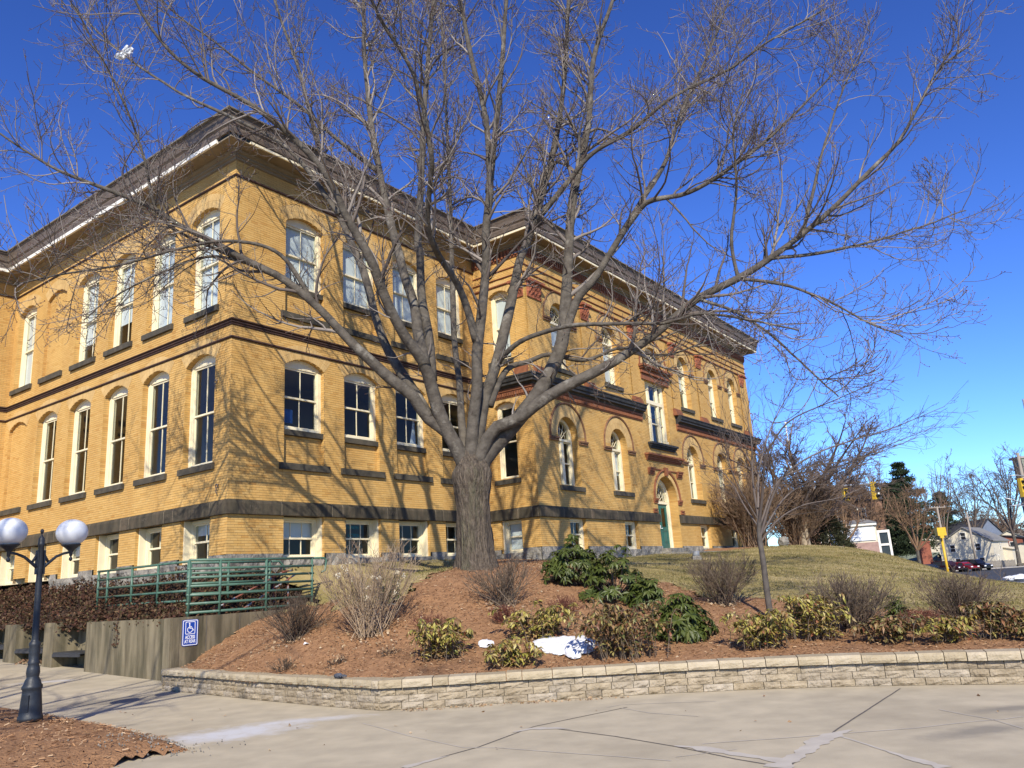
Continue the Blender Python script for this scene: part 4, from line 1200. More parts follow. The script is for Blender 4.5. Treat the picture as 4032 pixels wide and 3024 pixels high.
def block(s0, s1, z0, z1, out_f, out_b, mat, name, rough, r, chamfer=0.0, bow=True):
    """one block: uneven split face towards the plaza"""
    nu, nz = 4, 3
    V = []
    for j in range(nz + 1):
        z = z0 + (z1 - z0) * j / nz
        for i in range(nu + 1):
            s = s0 + (s1 - s0) * i / nu
            edge = (i in (0, nu)) or (j in (0, nz))
            o = out_f + (-0.012 if edge else r.uniform(-rough, rough)) - (chamfer if j == nz else 0)
            p, t, n = wall_at(min(max(s, s0 + 0.002), s1 - 0.002), o)
            V.append((p[0], p[1], z))
    m = nu + 1
    f = [(j * m + i, j * m + i + 1, (j + 1) * m + i + 1, (j + 1) * m + i) for j in range(nz) for i in range(nu)]
    b0 = len(V)
    for s in (s0 + 0.002, s1 - 0.002):
        p, t, n = wall_at(s, out_b); V += [(p[0], p[1], z0), (p[0], p[1], z1)]
    top = [nz * m + i for i in range(m)]
    f.append(tuple(top + [b0 + 3, b0 + 1])); f.append(tuple([0 + i for i in range(m)][::-1] + [b0, b0 + 2]))
    f.append((0, b0, b0 + 1) + tuple(j * m for j in range(nz, 0, -1))); f.append((nu, b0 + 2, b0 + 3) + tuple(j * m + nu for j in range(nz, 0, -1)))
    mb = MB(); mb.add(V, f)
    return mb.build(name, mat, low_wall)
_r = random.Random(3)
for c in range(3):
    z0 = 0.005 + c * 0.092; z1 = z0 + 0.088
    s = -0.04 if c % 2 else 0.0
    s = 0.0
    while s < cum[-1] - 0.1:
        w = _r.choice([0.22, 0.30, 0.30, 0.40, 0.34])
        e = s + w
        if s < CORNER_S < e + 0.12: e = CORNER_S
        e = min(e, cum[-1])
        block(s, e - 0.004, z0, z1, 0.0 - 0.006 * c + _r.uniform(-0.006, 0.006), -0.2, m_block, 'block', 0.014, _r)
        s = e
s = 0.0
while s < cum[-1] - 0.1:
    w = _r.choice([0.26, 0.32, 0.42, 0.38, 0.22, 0.30])
    e = s + w
    if s < CORNER_S < e + 0.12: e = CORNER_S
    e = min(e, cum[-1])
    block(s, e - 0.006, 0.290, 0.392 + _r.uniform(-0.006, 0.006), 0.045 + _r.uniform(-0.012, 0.012), -0.30, m_capblk, 'cap_block', 0.010, _r, chamfer=0.012)
    s = e
core = MB()
for i in range(len(WALL) - 1):
    (a, ta, na), (b, tb, nb) = wall_at(cum[i] + 1e-4, -0.04), wall_at(cum[i + 1] - 1e-4, -0.04)
    c, d = wall_at(cum[i] + 1e-4, -0.19)[0], wall_at(cum[i + 1] - 1e-4, -0.19)[0]
    V = [(*a, -0.02), (*b, -0.02), (*d, -0.02), (*c, -0.02), (*a, 0.288), (*b, 0.288), (*d, 0.288), (*c, 0.288)]
    core.add(V, BOXF)
core.build('wall_core', m_backfill, low_wall)
# end return of the wall at the concrete pier
endb = MB()
p0 = Wp[0]; t0 = (Wp[1] - Wp[0]) / seg[0]; n0 = np.array([t0[1], -t0[0]])
for c in range(3):
    for (a, b) in ((0.0, 0.30), (0.305, 0.62)):
        z0 = 0.005 + c * 0.092
        q = [p0 - n0 * a - t0 * 0.03, p0 - n0 * b - t0 * 0.03, p0 - n0 * b + t0 * 0.02, p0 - n0 * a + t0 * 0.02]
        eb = MB(); eb.add([(*v, z0) for v in q] + [(*v, z0 + 0.088) for v in q], BOXF); eb.build('block', m_block, low_wall)

# ================================================================== concrete walls with seat niches, sign and railings
m_cast = MAT('stained_cast_concrete', (0.24, 0.20, 0.125), (0.085, 0.07, 0.042), scale=2.2, rough=0.92, bump=0.3, bscale=45, stretch=(2.2, 2.2, 0.35), c3=(0.055, 0.05, 0.028), c3scale=0.9, c3lo=0.48, c3hi=0.66)
cwall = thing('concrete_wall', plan(-2.2, 1.2, 0), 'stained grey cast concrete wall with seat niches below the ivy bank', 'wall')
WN = 2.2                                # the wall stands this far in front of the left-hand face
def lwbox(mb, t0, t1, n0, n1, z0, z1):
    mb.box(t0, t1, n0, n1, z0, z1, M=(np.array([uL, nL, Z3]), K))
mb = MB()
lwbox(mb, -1.28, 2.38, WN - 0.25, WN, -0.1, 1.29); mb.build('wall_panel', m_cast, cwall)
for a, b in ((4.05, 4.58), (6.2, 6.9), (8.6, 9.2), (11.0, 11.6)):
    mb = MB(); lwbox(mb, a, b, WN - 0.85, WN, 0, 1.31); mb.build('pier', m_cast, cwall)
mb = MB(); lwbox(mb, 2.38, 2.62, WN - 0.85, WN - 0.252, 0, 1.288); mb.build('pier', m_cast, cwall)
m_bench = MAT('dark_grey_bench_plank', (0.05, 0.05, 0.05), (0.035, 0.035, 0.037), scale=10, rough=0.6, stretch=(1, 1, 8))
for a, b in ((2.625, 4.045), (4.585, 6.195), (6.905, 8.595), (9.205, 10.995)):
    mb = MB(); lwbox(mb, a, b, WN - 0.86, WN - 0.62, 0, 1.30); mb.build('niche_back', m_cast, cwall)
_bl = ['dark grey slab bench in the niche beside the blank wall panel', 'dark grey slab bench in the niche with heaped dead leaves', 'dark grey slab bench in the niche behind the lamp post globes']
for q, (a, b) in enumerate(((2.63, 4.04), (4.59, 6.19), (6.91, 8.59))):
    zg = 0.042 * ((a + b) / 2 + 1.2)
    bn = thing('bench', tuple(FL.pt((a + b) / 2, WN - 0.3, zg)), _bl[q], 'bench', 'benches in the wall niches')
    zt = 0.36 + zg
    for k in range(3):
        mb = MB(); lwbox(mb, a, b, WN - 0.60 + k * 0.2, WN - 0.60 + k * 0.2 + 0.19, zt, zt + 0.035); mb.build('seat_plank', m_bench, bn)
    mb = MB(); lwbox(mb, a, b, WN - 0.012, WN + 0.012, zt - 0.07, zt - 0.002); mb.build('front_board', m_bench, bn)
    for t in (a + 0.2, b - 0.2):
        mb = MB(); lwbox(mb, t - 0.02, t + 0.02, WN - 0.58, WN - 0.014, zt - 0.05, zt - 0.003); mb.build('bracket', m_bench, bn)
# sign wall running parallel to the right-hand face
swall = thing('sign_wall', plan(-2.3, 1.5, 0), 'stained concrete wall carrying the blue access sign', 'wall')
mb = MB(); mb.box(-2.36, 2.0, 1.30, 1.55, -0.1, 1.30, M=(np.array([uR, nR, Z3]), K)); mb.build('wall_panel', m_cast, swall)
mb = MB(); mb.box(-2.32, -2.15, 1.285, 1.562, -0.1, 1.305, M=(np.array([uR, nR, Z3]), K)); mb.build('corner_pier', m_cast, swall)
for u in (-1.5, -0.65, 0.3):
    mb = MB(); mb.box(u - 0.006, u + 0.006, 1.551, 1.556, 0.0, 1.29, M=(np.array([uR, nR, Z3]), K)); mb.build('form_seam', m_joint, swall)
# the blue sign
m_blue = MAT('blue_sign_enamel', (0.008, 0.055, 0.33), (0.007, 0.05, 0.30), scale=2, rough=0.35, spec=0.5)
m_signw = MAT('white_sign_print', (0.80, 0.81, 0.82), (0.76, 0.77, 0.78), scale=5, rough=0.4)
SW, SH = 0.375, 0.545
FSg = Face(plan(0, 1.55), uR, nR)
SM = FSg.M(-1.895, 0.97, 0.012)
def rrect(w, h, r, n=5):
    P = []
    for cx, cz, a0 in ((w / 2 - r, h / 2 - r, 0), (-w / 2 + r, h / 2 - r, 90), (-w / 2 + r, -h / 2 + r, 180), (w / 2 - r, -h / 2 + r, 270)):
        for i in range(n + 1):
            a = math.radians(a0 + 90 * i / n); P.append((cx + r * math.cos(a), cz + r * math.sin(a)))
    return P
sign = thing('access_sign', tuple(FSg.pt(-1.895, 0.01, 0.70)), 'blue sign with white wheelchair symbol reading access at rear', 'sign')
mb = MB(); prism_xz(mb, rrect(SW, SH, 0.035), -0.003, 0.008); mb.build('panel', m_blue, sign, SM)
mb = MB(); o1 = rrect(SW - 0.02, SH - 0.02, 0.03); o2 = rrect(SW - 0.05, SH - 0.05, 0.022)
ring_xz(mb, o1 + o1[:1], o2 + o2[:1], -0.0045, -0.003); mb.build('border', m_signw, sign, SM)
mb = MB(); T = Matrix.Translation((0, 0, 0.10)); o1 = rrect(0.235, 0.265, 0.025); o2 = rrect(0.208, 0.238, 0.018)
o1 = [(x, z + 0.10) for x, z in o1]; o2 = [(x, z + 0.10) for x, z in o2]
ring_xz(mb, o1 + o1[:1], o2 + o2[:1], -0.0045, -0.003); mb.build('symbol_frame', m_signw, sign, SM)
mb = MB()
def disc(mb, cx, cz, r, y=-0.0045, n=16):
    prism_xz(mb, [(cx + r * math.cos(2 * math.pi * i / n), cz + r * math.sin(2 * math.pi * i / n)) for i in range(n)], y, -0.003)
def arcband(mb, cx, cz, r, w, a0, a1, n=20):
    A = [math.radians(a0 + (a1 - a0) * i / n) for i in range(n + 1)]
    ring_xz(mb, [(cx + (r + w / 2) * math.cos(a), cz + (r + w / 2) * math.sin(a)) for a in A], [(cx + (r - w / 2) * math.cos(a), cz + (r - w / 2) * math.sin(a)) for a in A], -0.0045, -0.003)
def bar(mb, p, q, w):
    p, q = np.array(p), np.array(q); d = (q - p) / np.linalg.norm(q - p); n = np.array([-d[1], d[0]]) * w / 2
    prism_xz(mb, [tuple(p + n), tuple(q + n), tuple(q - n), tuple(p - n)], -0.0045, -0.003)
disc(mb, -0.022, 0.192, 0.017); bar(mb, (-0.020, 0.178), (-0.014, 0.085), 0.024); bar(mb, (-0.020, 0.125), (0.035, 0.122), 0.014)
bar(mb, (-0.026, 0.092), (0.050, 0.092), 0.018); bar(mb, (0.044, 0.096), (0.068, 0.042), 0.018); bar(mb, (0.060, 0.046), (0.088, 0.052), 0.016)
arcband(mb, -0.008, 0.062, 0.058, 0.015, 105, 350)
mb.build('wheelchair_symbol', m_signw, sign, SM)
text_obj('lettering', 'ACCESS', 0.098, SM @ Matrix.Translation((0, -0.0045, -0.125)), m_signw, sign, extrude=0.0008, xs=0.68, bold=0.0025)
text_obj('lettering', 'AT REAR', 0.098, SM @ Matrix.Translation((0, -0.0045, -0.212)), m_signw, sign, extrude=0.0008, xs=0.68, bold=0.0025)
# ---- green tube railings
m_rail = MAT('green_rail_paint', (0.075, 0.15, 0.105), (0.055, 0.115, 0.08), scale=8, rough=0.45, spec=0.45, c3=(0.12, 0.22, 0.18), c3scale=5, c3lo=0.62, c3hi=0.72)
m_oldrail = MAT('peeling_red_rail', (0.22, 0.07, 0.045), (0.14, 0.05, 0.035), scale=12, rough=0.7, c3=(0.25, 0.30, 0.33), c3scale=6, c3lo=0.52, c3hi=0.58)
def railing(label, P0, d, stops, zb, zt, n_rails, ends=(), rr=0.030, slope=0.0, group=None):
    t = thing('railing', tuple(P0), label, 'railing', group)
    P0 = np.array(P0); d = np.array(d)
    L0, L1 = stops[0], stops[-1]
    for s in stops:
        mb = MB(); b = P0 + d * s; mb.tube([b + Z3 * (zb + slope * s - P0[2]), b + Z3 * (zt + slope * s - P0[2])], rr * 1.1, 8); mb.build('post', m_rail, t)
    for i in range(n_rails):
        z = zt - (zt - zb - 0.10) * i / (n_rails - 1)
        mb = MB(); a, b = P0 + d * (L0 - 0.05 * (i > 0)), P0 + d * (L1 + 0.05)
        mb.tube([a + Z3 * (z + slope * L0 - P0[2]), b + Z3 * (z + slope * L1 - P0[2])], rr, 8); mb.build('rail', m_rail, t)
    for pts in ends:
        mb = MB(); mb.tube(pts, rr, 8); mb.build('rail_end', m_rail, t)
    return t
A0 = plan(0, 1.42, 1.30)
ra = railing('green tube railing along the top of the concrete sign wall', A0, uR, [-1.88, -1.10, 0.16, 1.55], 1.28, 2.52, 7, ends=[[plan(1.55, 1.42, 2.52), plan(1.95, 1.42, 2.52), plan(2.02, 1.42, 2.46), plan(1.98, 1.42, 2.20), plan(1.86, 1.42, 2.16)]])
B0 = plan(0, 0.62, 1.5)
rb = railing('green tube railing standing behind the sign wall railing', B0, uR, [-1.35, -0.35, 0.85], 1.45, 2.50, 5, ends=[[plan(0.85, 0.62, 2.50), plan(1.15, 0.62, 2.50), plan(1.28, 0.62, 2.38), plan(1.32, 0.62, 2.25)]])
C0 = plan(-0.9, -0.3, 1.6)
rc = railing('green tube railing running along the brown ivy bank', C0, uL, [-0.1, 1.25, 2.5, 3.75, 4.25], 1.55, 2.58, 5)
for q, (a, b, lab) in enumerate((((-1.1, 1.15, 1.40), (1.0, 1.0, 2.22), 'peeling red handrail slanting behind the green railing, upper of the pair'), ((-0.45, 1.2, 1.32), (1.35, 1.05, 2.15), 'peeling red handrail slanting behind the green railing, lower of the pair'))):
    hr = thing('handrail', tuple(plan(*a)), lab, 'handrail')
    mb = MB(); mb.tube([plan(*a), plan(*b), plan(b[0] + 0.25, b[1], b[2] + 0.02)], 0.022, 8); mb.build('rail', m_oldrail, hr)
    for s in (0.15, 0.85):
        p = plan(*[a[i] + (b[i] - a[i]) * s for i in range(3)]); mb = MB(); mb.tube([p, p * np.array([1, 1, 0]) + Z3 * 1.1], 0.018, 6); mb.build('post', m_oldrail, hr)

# ---- the bank behind the walls, covered with brown ivy
m_bank = MAT('dark_leaf_litter', (0.06, 0.035, 0.022), (0.03, 0.02, 0.013), scale=6, rough=1.0, bump=0.8, bscale=20)
def HBANK(x, y):
    p = np.stack([np.asarray(x) - K[0], np.asarray(y) - K[1]], -1)
    a = p @ uR[:2]; b = p @ nR[:2]
    dl = -a                                  # distance in front of the left face
    dr = b                                   # distance in front of the right face
    t = np.where(b < 0, np.clip((WN - 0.1 - dl) / (WN - 0.2), 0, 1), np.clip(np.minimum((WN - 0.1 - dl) / 2.0, (1.5 - dr) / 1.3), 0, 1))
    t = np.where((a > 0) & (b >= 0), np.clip((1.5 - dr) / 1.3, 0, 1), t)
    return 1.20 + 0.95 * t ** np.where(b < -5.0, 1.0, 2.2)
def bank_keep(x, y):
    p = np.stack([x - K[0], y - K[1]], -1); a = p @ uR[:2]; b = p @ nR[:2]
    return ((a > -WN + 0.12) & (a < 0.25) & (b < 1.4) & (b > -14.2)) | ((a > -WN + 0.12) & (a < 2.6) & (b > -0.1) & (b < 1.4))
def rot_grid(name, a0, a1, b0, b1, step, keep, hf, mat, parent=None, rough=0.0):
    A, B = np.meshgrid(np.arange(a0, a1, step), np.arange(b0, b1, step))
    X = K[0] + uR[0] * A + nR[0] * B; Y = K[1] + uR[1] * A + nR[1] * B
    Zg = hf(X, Y) + rough * np.sin(A * 9 + np.sin(B * 5)) * np.cos(B * 8)
    nx = A.shape[1]; i, j = np.meshgrid(np.arange(nx - 1), np.arange(A.shape[0] - 1)); q0 = (j * nx + i).ravel()
    q = np.stack([q0, q0 + 1, q0 + nx + 1, q0 + nx], 1); V = np.stack([X.ravel(), Y.ravel(), Zg.ravel()], 1)
    c = V[q].mean(1); q = q[keep(c[:, 0], c[:, 1])]
    return mesh_np(name, V, q, None, mat, parent, True)
bank = rot_grid('ivy_bank', -WN, 2.7, -14.2, 1.5, 0.15, bank_keep, HBANK, m_bank, rough=0.05)
tag(bank, 'earth bank behind the concrete walls', kind='structure')
def leaf_cloud(n, size, posf, tilt=0.9, aspect=0.7):
    """n small folded leaves (two quads) around given positions"""
    P = posf(n)
    n = len(P)
    d = rng.normal(size=(n, 3)); d[:, 2] *= tilt; d /= np.linalg.norm(d, axis=1)[:, None]
    r = rng.normal(size=(n, 3)); u = np.cross(d, r); u /= np.linalg.norm(u, axis=1)[:, None] + 1e-9
    w = np.cross(d, u)
    s = (size * rng.uniform(0.6, 1.3, n))[:, None]
    a = P; b = P + d * s; m = P + d * s * 0.5
    l = m + u * s * aspect * 0.5 + w * s * 0.12; rr = m - u * s * aspect * 0.5 + w * s * 0.12
    V = np.stack([a, l, b, rr], 1).reshape(-1, 3)
    k = np.arange(n)[:, None] * 4
    Q = np.concatenate([k + np.array([[0, 1, 2]]), k + np.array([[0, 2, 3]])])
    return V, Q, np.repeat(rng.random(n), 4)
m_ivy = MAT('brown_ivy_leaves', (1, 1, 1), (0.7, 0.7, 0.7), scale=3, rough=0.75, tint=[(0.028, 0.013, 0.009), (0.06, 0.022, 0.013), (0.09, 0.035, 0.018), (0.035, 0.024, 0.011), (0.12, 0.055, 0.028), (0.045, 0.042, 0.013), (0.20, 0.125, 0.06)])
def ivy_pos(n):
    A = rng.uniform(-WN + 0.02, 0.1, n); B = rng.uniform(-14.0, 1.3, n)
    m = rng.random(n) < 0.33
    A[m] = rng.uniform(-WN + 0.02, 2.4, m.sum()); B[m] = rng.uniform(-0.6, 1.32, m.sum())
    X = K[0] + uR[0] * A + nR[0] * B; Y = K[1] + uR[1] * A + nR[1] * B
    edge = np.exp(-((A + WN - 0.15) / 0.22) ** 2) * (B < 1.0)
    clump = 0.5 + 0.5 * np.sin(A * 3.1 + B * 2.3) * np.cos(B * 3.7 - A)
    Zz = HBANK(X, Y) + rng.random(n) * (0.10 + 0.28 * clump * (B < -1.0) + 0.10 * clump) - edge * rng.random(n) * 0.16
    # a few runners hanging over the wall
    return np.stack([X, Y, Zz], 1)
V, Q, T = leaf_cloud(26000, 0.075, ivy_pos, aspect=0.8)
ivy = mesh_np('ivy_leaves', V, Q, T, m_ivy)
tag(ivy, 'mass of brown winter ivy covering the bank', 'ivy', kind='stuff')
def hang_pos(n):
    t = rng.choice([0.85, 0.92, 1.0], n) + rng.normal(0, 0.03, n); z = 1.27 - rng.random(n) ** 1.3 * 0.55
    return np.stack([FL.pt(a, WN + 0.03, 0) + Z3 * b + rng.normal(0, 0.012, 3) for a, b in zip(t, z)])
hv = thing('hanging_ivy', tuple(FL.pt(0.92, WN + 0.02, 0.7)), 'thin brown ivy runner hanging down the blank concrete panel', 'ivy')
V, Q, T = leaf_cloud(60, 0.06, hang_pos); tag(mesh_np('leaves', V, Q, T, m_ivy, hv), kind='stuff')
mb = MB(); mb.tube([FL.pt(0.95, WN + 0.012, 1.28), FL.pt(0.90, WN + 0.015, 1.0), FL.pt(0.93, WN + 0.012, 0.75)], 0.006, 4); mb.build('stem', m_iron, hv)
# upright ivy shoots by the basement windows

# ================================================================== twin globe lamp on its mulch island
LB = gnd(118, 2838, 0.19)
def HM(x, y):
    """mulch island round the lamp: a low mound that ends on the plaza"""
    return None
ISL = [tuple(gnd(a, b, 0.0)[:2]) for a, b in ((-500, 2800), (-200, 2795), (60, 2800), (240, 2835), (420, 2870), (560, 2895), (690, 2930), (745, 2955))] + [(-4.15, 9.2), (-4.45, 8.7), (-5.0, 7.8), (-6.2, 6.4), (-9.0, 5.4), (-13.0, 6.5)]
IC = np.array([-6.6, 9.6])
def isl_depth(x, y):
    x = np.asarray(x, float); y = np.asarray(y, float)
    d = np.full(x.shape, 1e9); n = len(ISL)
    for i in range(n):
        ax, ay = ISL[i]; bx, by = ISL[(i + 1) % n]
        t = np.clip(((x - ax) * (bx - ax) + (y - ay) * (by - ay)) / ((bx - ax) ** 2 + (by - ay) ** 2), 0, 1)
        d = np.minimum(d, np.hypot(x - ax - t * (bx - ax), y - ay - t * (by - ay)))
    return np.where(pip(x, y, ISL), d, -d)
def HI(x, y):
    d = isl_depth(x, y)
    return 0.006 + 0.20 * (1 - np.exp(-np.clip(d, 0, None) / 0.35)) - 0.02 * (d < 0)
isl = grid_mesh('mulch_island', np.arange(-13, -2.5, 0.08), np.arange(5, 14, 0.08), HI, lambda x, y: pip(*wob(x, y), ISL), m_mulch, rough=0.025)
tag(isl, 'brown mulch island round the lamp post', kind='structure')
m_lamp = MAT('charcoal_cast_iron', (0.022, 0.027, 0.034), (0.014, 0.017, 0.022), scale=12, rough=0.5, spec=0.4, bump=0.15, bscale=40)
def globe_mat():
    m = MAT('milky_globe', (0.62, 0.64, 0.66), (0.50, 0.52, 0.55), scale=3, rough=0.34, spec=0.4, c3=(0.42, 0.43, 0.44), c3scale=2.2, c3lo=0.55, c3hi=0.75)
    return m
m_globe = globe_mat()
lz = HI(LB[0], LB[1]); lz = float(lz)
lamp = thing('street_lamp', (LB[0], LB[1], lz), 'black lamp post with two round white globes on mulch island', 'lamp')
LMt = Matrix.Translation((LB[0], LB[1], lz)) @ Matrix.Rotation(math.radians(-1.0), 4, 'Y')
def lpart(name, mb, mat, parent): return mb.build(name, mat, parent, LMt)
mb = MB(); mb.lathe([(0.0000, 0), (0.1517, 0), (0.1554, 0.05), (0.1406, 0.08), (0.1369, 0.14), (0.1184, 0.36), (0.1147, 0.40), (0.1273, 0.42), (0.1273, 0.45), (0.1110, 0.47), (0.0962, 0.52), (0.0740, 0.56), (0.0777, 0.58), (0.0851, 0.62), (0.0799, 0.68), (0.0666, 0.72), (0.0725, 0.735), (0.0725, 0.76), (0.0629, 0.78), (0.0651, 0.86), (0.0725, 0.90), (0.0666, 0.96), (0.0725, 0.98), (0.0703, 1.01), (0.0518, 1.03), (0.0459, 1.05)], 28)
base = lpart('base', mb, m_lamp, lamp)
mb = MB(); mb.box(-0.045, 0.045, -0.142, -0.12, 0.13, 0.34); lpart('access_panel', mb, m_lamp, base)
mb = MB(); mb.lathe([(0.0446, 1.04), (0.0418, 1.4), (0.0396, 1.8), (0.0374, 2.32), (0.0446, 2.33), (0.0446, 2.36), (0.0403, 2.37), (0.0432, 2.40), (0.0360, 2.43), (0.0180, 2.46), (0.0086, 2.475), (0.0086, 2.49), (0.0144, 2.495), (0.0230, 2.515), (0.0245, 2.53), (0.0202, 2.55), (0.0000, 2.562)], 24); pole = lpart('pole', mb, m_lamp, lamp)
for k in range(7):
    mb = MB(); mb.box(-0.006, 0.006, -0.05, -0.035, 2.0 + 0.02 * 0, 2.25) if k == 0 else None
    if k == 0: lpart('bracket_plate', mb, m_lamp, pole)
AX = np.array([math.cos(math.radians(60)), math.sin(math.radians(60)), 0.0])
for s in (-1, 1):
    arm = MB()
    P = [AX * s * r + Z3 * z for r, z in ((0.035, 2.02), (0.11, 2.08), (0.22, 2.17), (0.33, 2.215), (0.435, 2.235))]
    arm.tube(P, [0.026, 0.023, 0.02, 0.018, 0.018], 8)
    arm.tube([AX * s * 0.05 + Z3 * 2.2, AX * s * 0.11 + Z3 * 2.10], 0.018, 6)
    arm.box(-0.012, 0.012, -0.022, 0.022, 1.93, 2.26, M=(np.array([AX, np.cross(Z3, AX), Z3]), AX * s * 0.05))
    a = lpart('arm', arm, m_lamp, lamp)
    c = AX * s * 0.435
    mb = MB(); mb.lathe([(0.0, 2.10), (0.022, 2.115), (0.026, 2.135), (0.02, 2.155), (0.012, 2.165), (0.012, 2.175), (0.024, 2.185), (0.024, 2.235), (0.035, 2.25), (0.055, 2.275), (0.10, 2.31), (0.13, 2.335), (0.13, 2.345), (0.0, 2.35)], 20, centre=(c[0], c[1], 0)); lpart('holder', mb, m_lamp, a)
    prof = [(0.105, 2.335)]
    for t in np.linspace(-1.12, math.pi / 2, 22): prof.append((max(0.212 * math.cos(t), 0.0005), 2.515 + 0.192 * math.sin(t)))
    mb = MB(); mb.lathe(prof, 36, centre=(c[0], c[1], 0)); g = lpart('globe', mb, m_globe, lamp)

# ================================================================== growing things
def unit(a):
    return a / (np.linalg.norm(a, axis=-1, keepdims=True) + 1e-12)
def resample(P, n):
    P = np.asarray(P, float)
    # Catmull-Rom through the points, then equal steps
    Q = np.concatenate([[2 * P[0] - P[1]], P, [2 * P[-1] - P[-2]]])
    out = []
    for i in range(1, len(Q) - 2):
        t = np.linspace(0, 1, 12, endpoint=False)[:, None]
        a, b, c, d = Q[i - 1], Q[i], Q[i + 1], Q[i + 2]
        out.append(0.5 * (2 * b + (c - a) * t + (2 * a - 5 * b + 4 * c - d) * t ** 2 + (3 * b - a - 3 * c + d) * t ** 3))
    out.append(P[-1:]); C = np.concatenate(out)
    s = np.concatenate([[0], np.cumsum(np.linalg.norm(np.diff(C, axis=0), axis=1))])
    u = np.linspace(0, s[-1], n)
    return np.stack([np.interp(u, s, C[:, k]) for k in range(3)], 1)
def children(P, R, per_m, lmin, lmax, n, t0=0.2, t1=1.0, ang=(35, 65), up=0.2, trop=(0.0, 0.25), wig=0.18, rk=0.55, rend=0.004, taper_len=0.55, rmin=0.004, lscale=None):
    """one level of branching for all parents at once. P (m,k,3), R (m,k)"""
    m, k = P.shape[:2]
    seg = np.linalg.norm(np.diff(P, axis=1), axis=2); L = seg.sum(1)
    cnt = rng.poisson(np.maximum(L * (t1 - t0) * per_m, 0.0))
    idx = np.repeat(np.arange(m), cnt); N = len(idx)
    if N == 0: return np.zeros((0, n, 3)), np.zeros((0, n))
    t = t0 + (t1 - t0) * rng.random(N) ** 0.85
    f = t * (k - 1); i0 = np.minimum(f.astype(int), k - 2); fr = (f - i0)[:, None]
    pos = P[idx, i0] * (1 - fr) + P[idx, i0 + 1] * fr
    T = unit(P[idx, i0 + 1] - P[idx, i0])
    pr = R[idx, i0] * (1 - fr[:, 0]) + R[idx, i0 + 1] * fr[:, 0]
    perp = unit(np.cross(T, rng.normal(size=(N, 3))))
    a = np.radians(rng.uniform(*ang, N))[:, None]
    D = unit(np.cos(a) * T + np.sin(a) * perp + np.array([0, 0, up]))
    ln = rng.uniform(lmin, lmax, N) * (1 - taper_len * t)
    if lscale is not None: ln = ln * lscale[idx]
    step = (ln / (n - 1))[:, None]
    out = np.empty((N, n, 3)); out[:, 0] = pos
    bend = rng.normal(size=(N, 3)) * wig
    for j in range(1, n):
        out[:, j] = out[:, j - 1] + D * step
        tz = trop[0] + (trop[1] - trop[0]) * j / (n - 1)
        D = unit(D + bend * 0.35 + rng.normal(size=(N, 3)) * wig * 0.6 + np.array([0, 0, tz]))
    r0 = np.maximum(np.minimum(pr * rk, pr * 0.9), rmin)
    rad = r0[:, None] + (np.minimum(rend, r0) - r0)[:, None] * np.linspace(0, 1, n)[None] ** 0.8
    return out, rad
def tubes(P, R, sides=3):
    """vertices and quads of many tubes at once"""
    m, n = P.shape[:2]
    T = np.empty_like(P); T[:, 1:-1] = P[:, 2:] - P[:, :-2]; T[:, 0] = P[:, 1] - P[:, 0]; T[:, -1] = P[:, -1] - P[:, -2]
    T = unit(T)
    ref = unit(rng.normal(size=(m, 1, 3)))
    a = unit(np.cross(T, np.broadcast_to(ref, T.shape))); b = np.cross(T, a)
    ang = np.arange(sides) * 2 * math.pi / sides
    V = P[:, :, None] + R[:, :, None, None] * (np.cos(ang)[:, None] * a[:, :, None] + np.sin(ang)[:, None] * b[:, :, None])
    V = V.reshape(-1, 3)
    base = (np.arange(m) * n * sides)[:, None, None] + (np.arange(n - 1) * sides)[None, :, None]
    j = np.arange(sides)[None, None]; jn = (j + 1) % sides
    Q = np.stack([base + j, base + jn, base + sides + jn, base + sides + j], -1).reshape(-1, 4)
    return V, Q
def join(parts):
    Vs, Qs, Ts, o = [], [], [], 0
    for V, Q, T in parts:
        Vs.append(V); Qs.append(Q + o); Ts.append(T); o += len(V)
    return np.concatenate(Vs), np.concatenate(Qs), np.concatenate(Ts)
def twig_mesh(name, levels, mat, parent, sides=(5, 4, 3, 3)):
    parts = []
    for (P, R), s in zip(levels, sides):
        if len(P) == 0: continue
        V, Q = tubes(P, R, s); parts.append((V, Q, np.repeat(rng.random(len(P)), P.shape[1] * s)))
    V, Q, T = join(parts)
    return mesh_np(name, V, Q, T, mat, parent, smooth=True)
def octa(P, size):
    n = len(P)
    off = np.array([[1, 0, 0], [-1, 0, 0], [0, 1, 0], [0, -1, 0], [0, 0, 1.5], [0, 0, -1.2]])
    V = P[:, None] + off[None] * (size * rng.uniform(0.6, 1.3, n))[:, None, None]
    k = (np.arange(n) * 6)[:, None]
    Q = np.concatenate([k + np.array([q]) for q in ((0, 2, 4), (2, 1, 4), (1, 3, 4), (3, 0, 4), (2, 0, 5), (1, 2, 5), (3, 1, 5), (0, 3, 5))])
    return V.reshape(-1, 3), Q

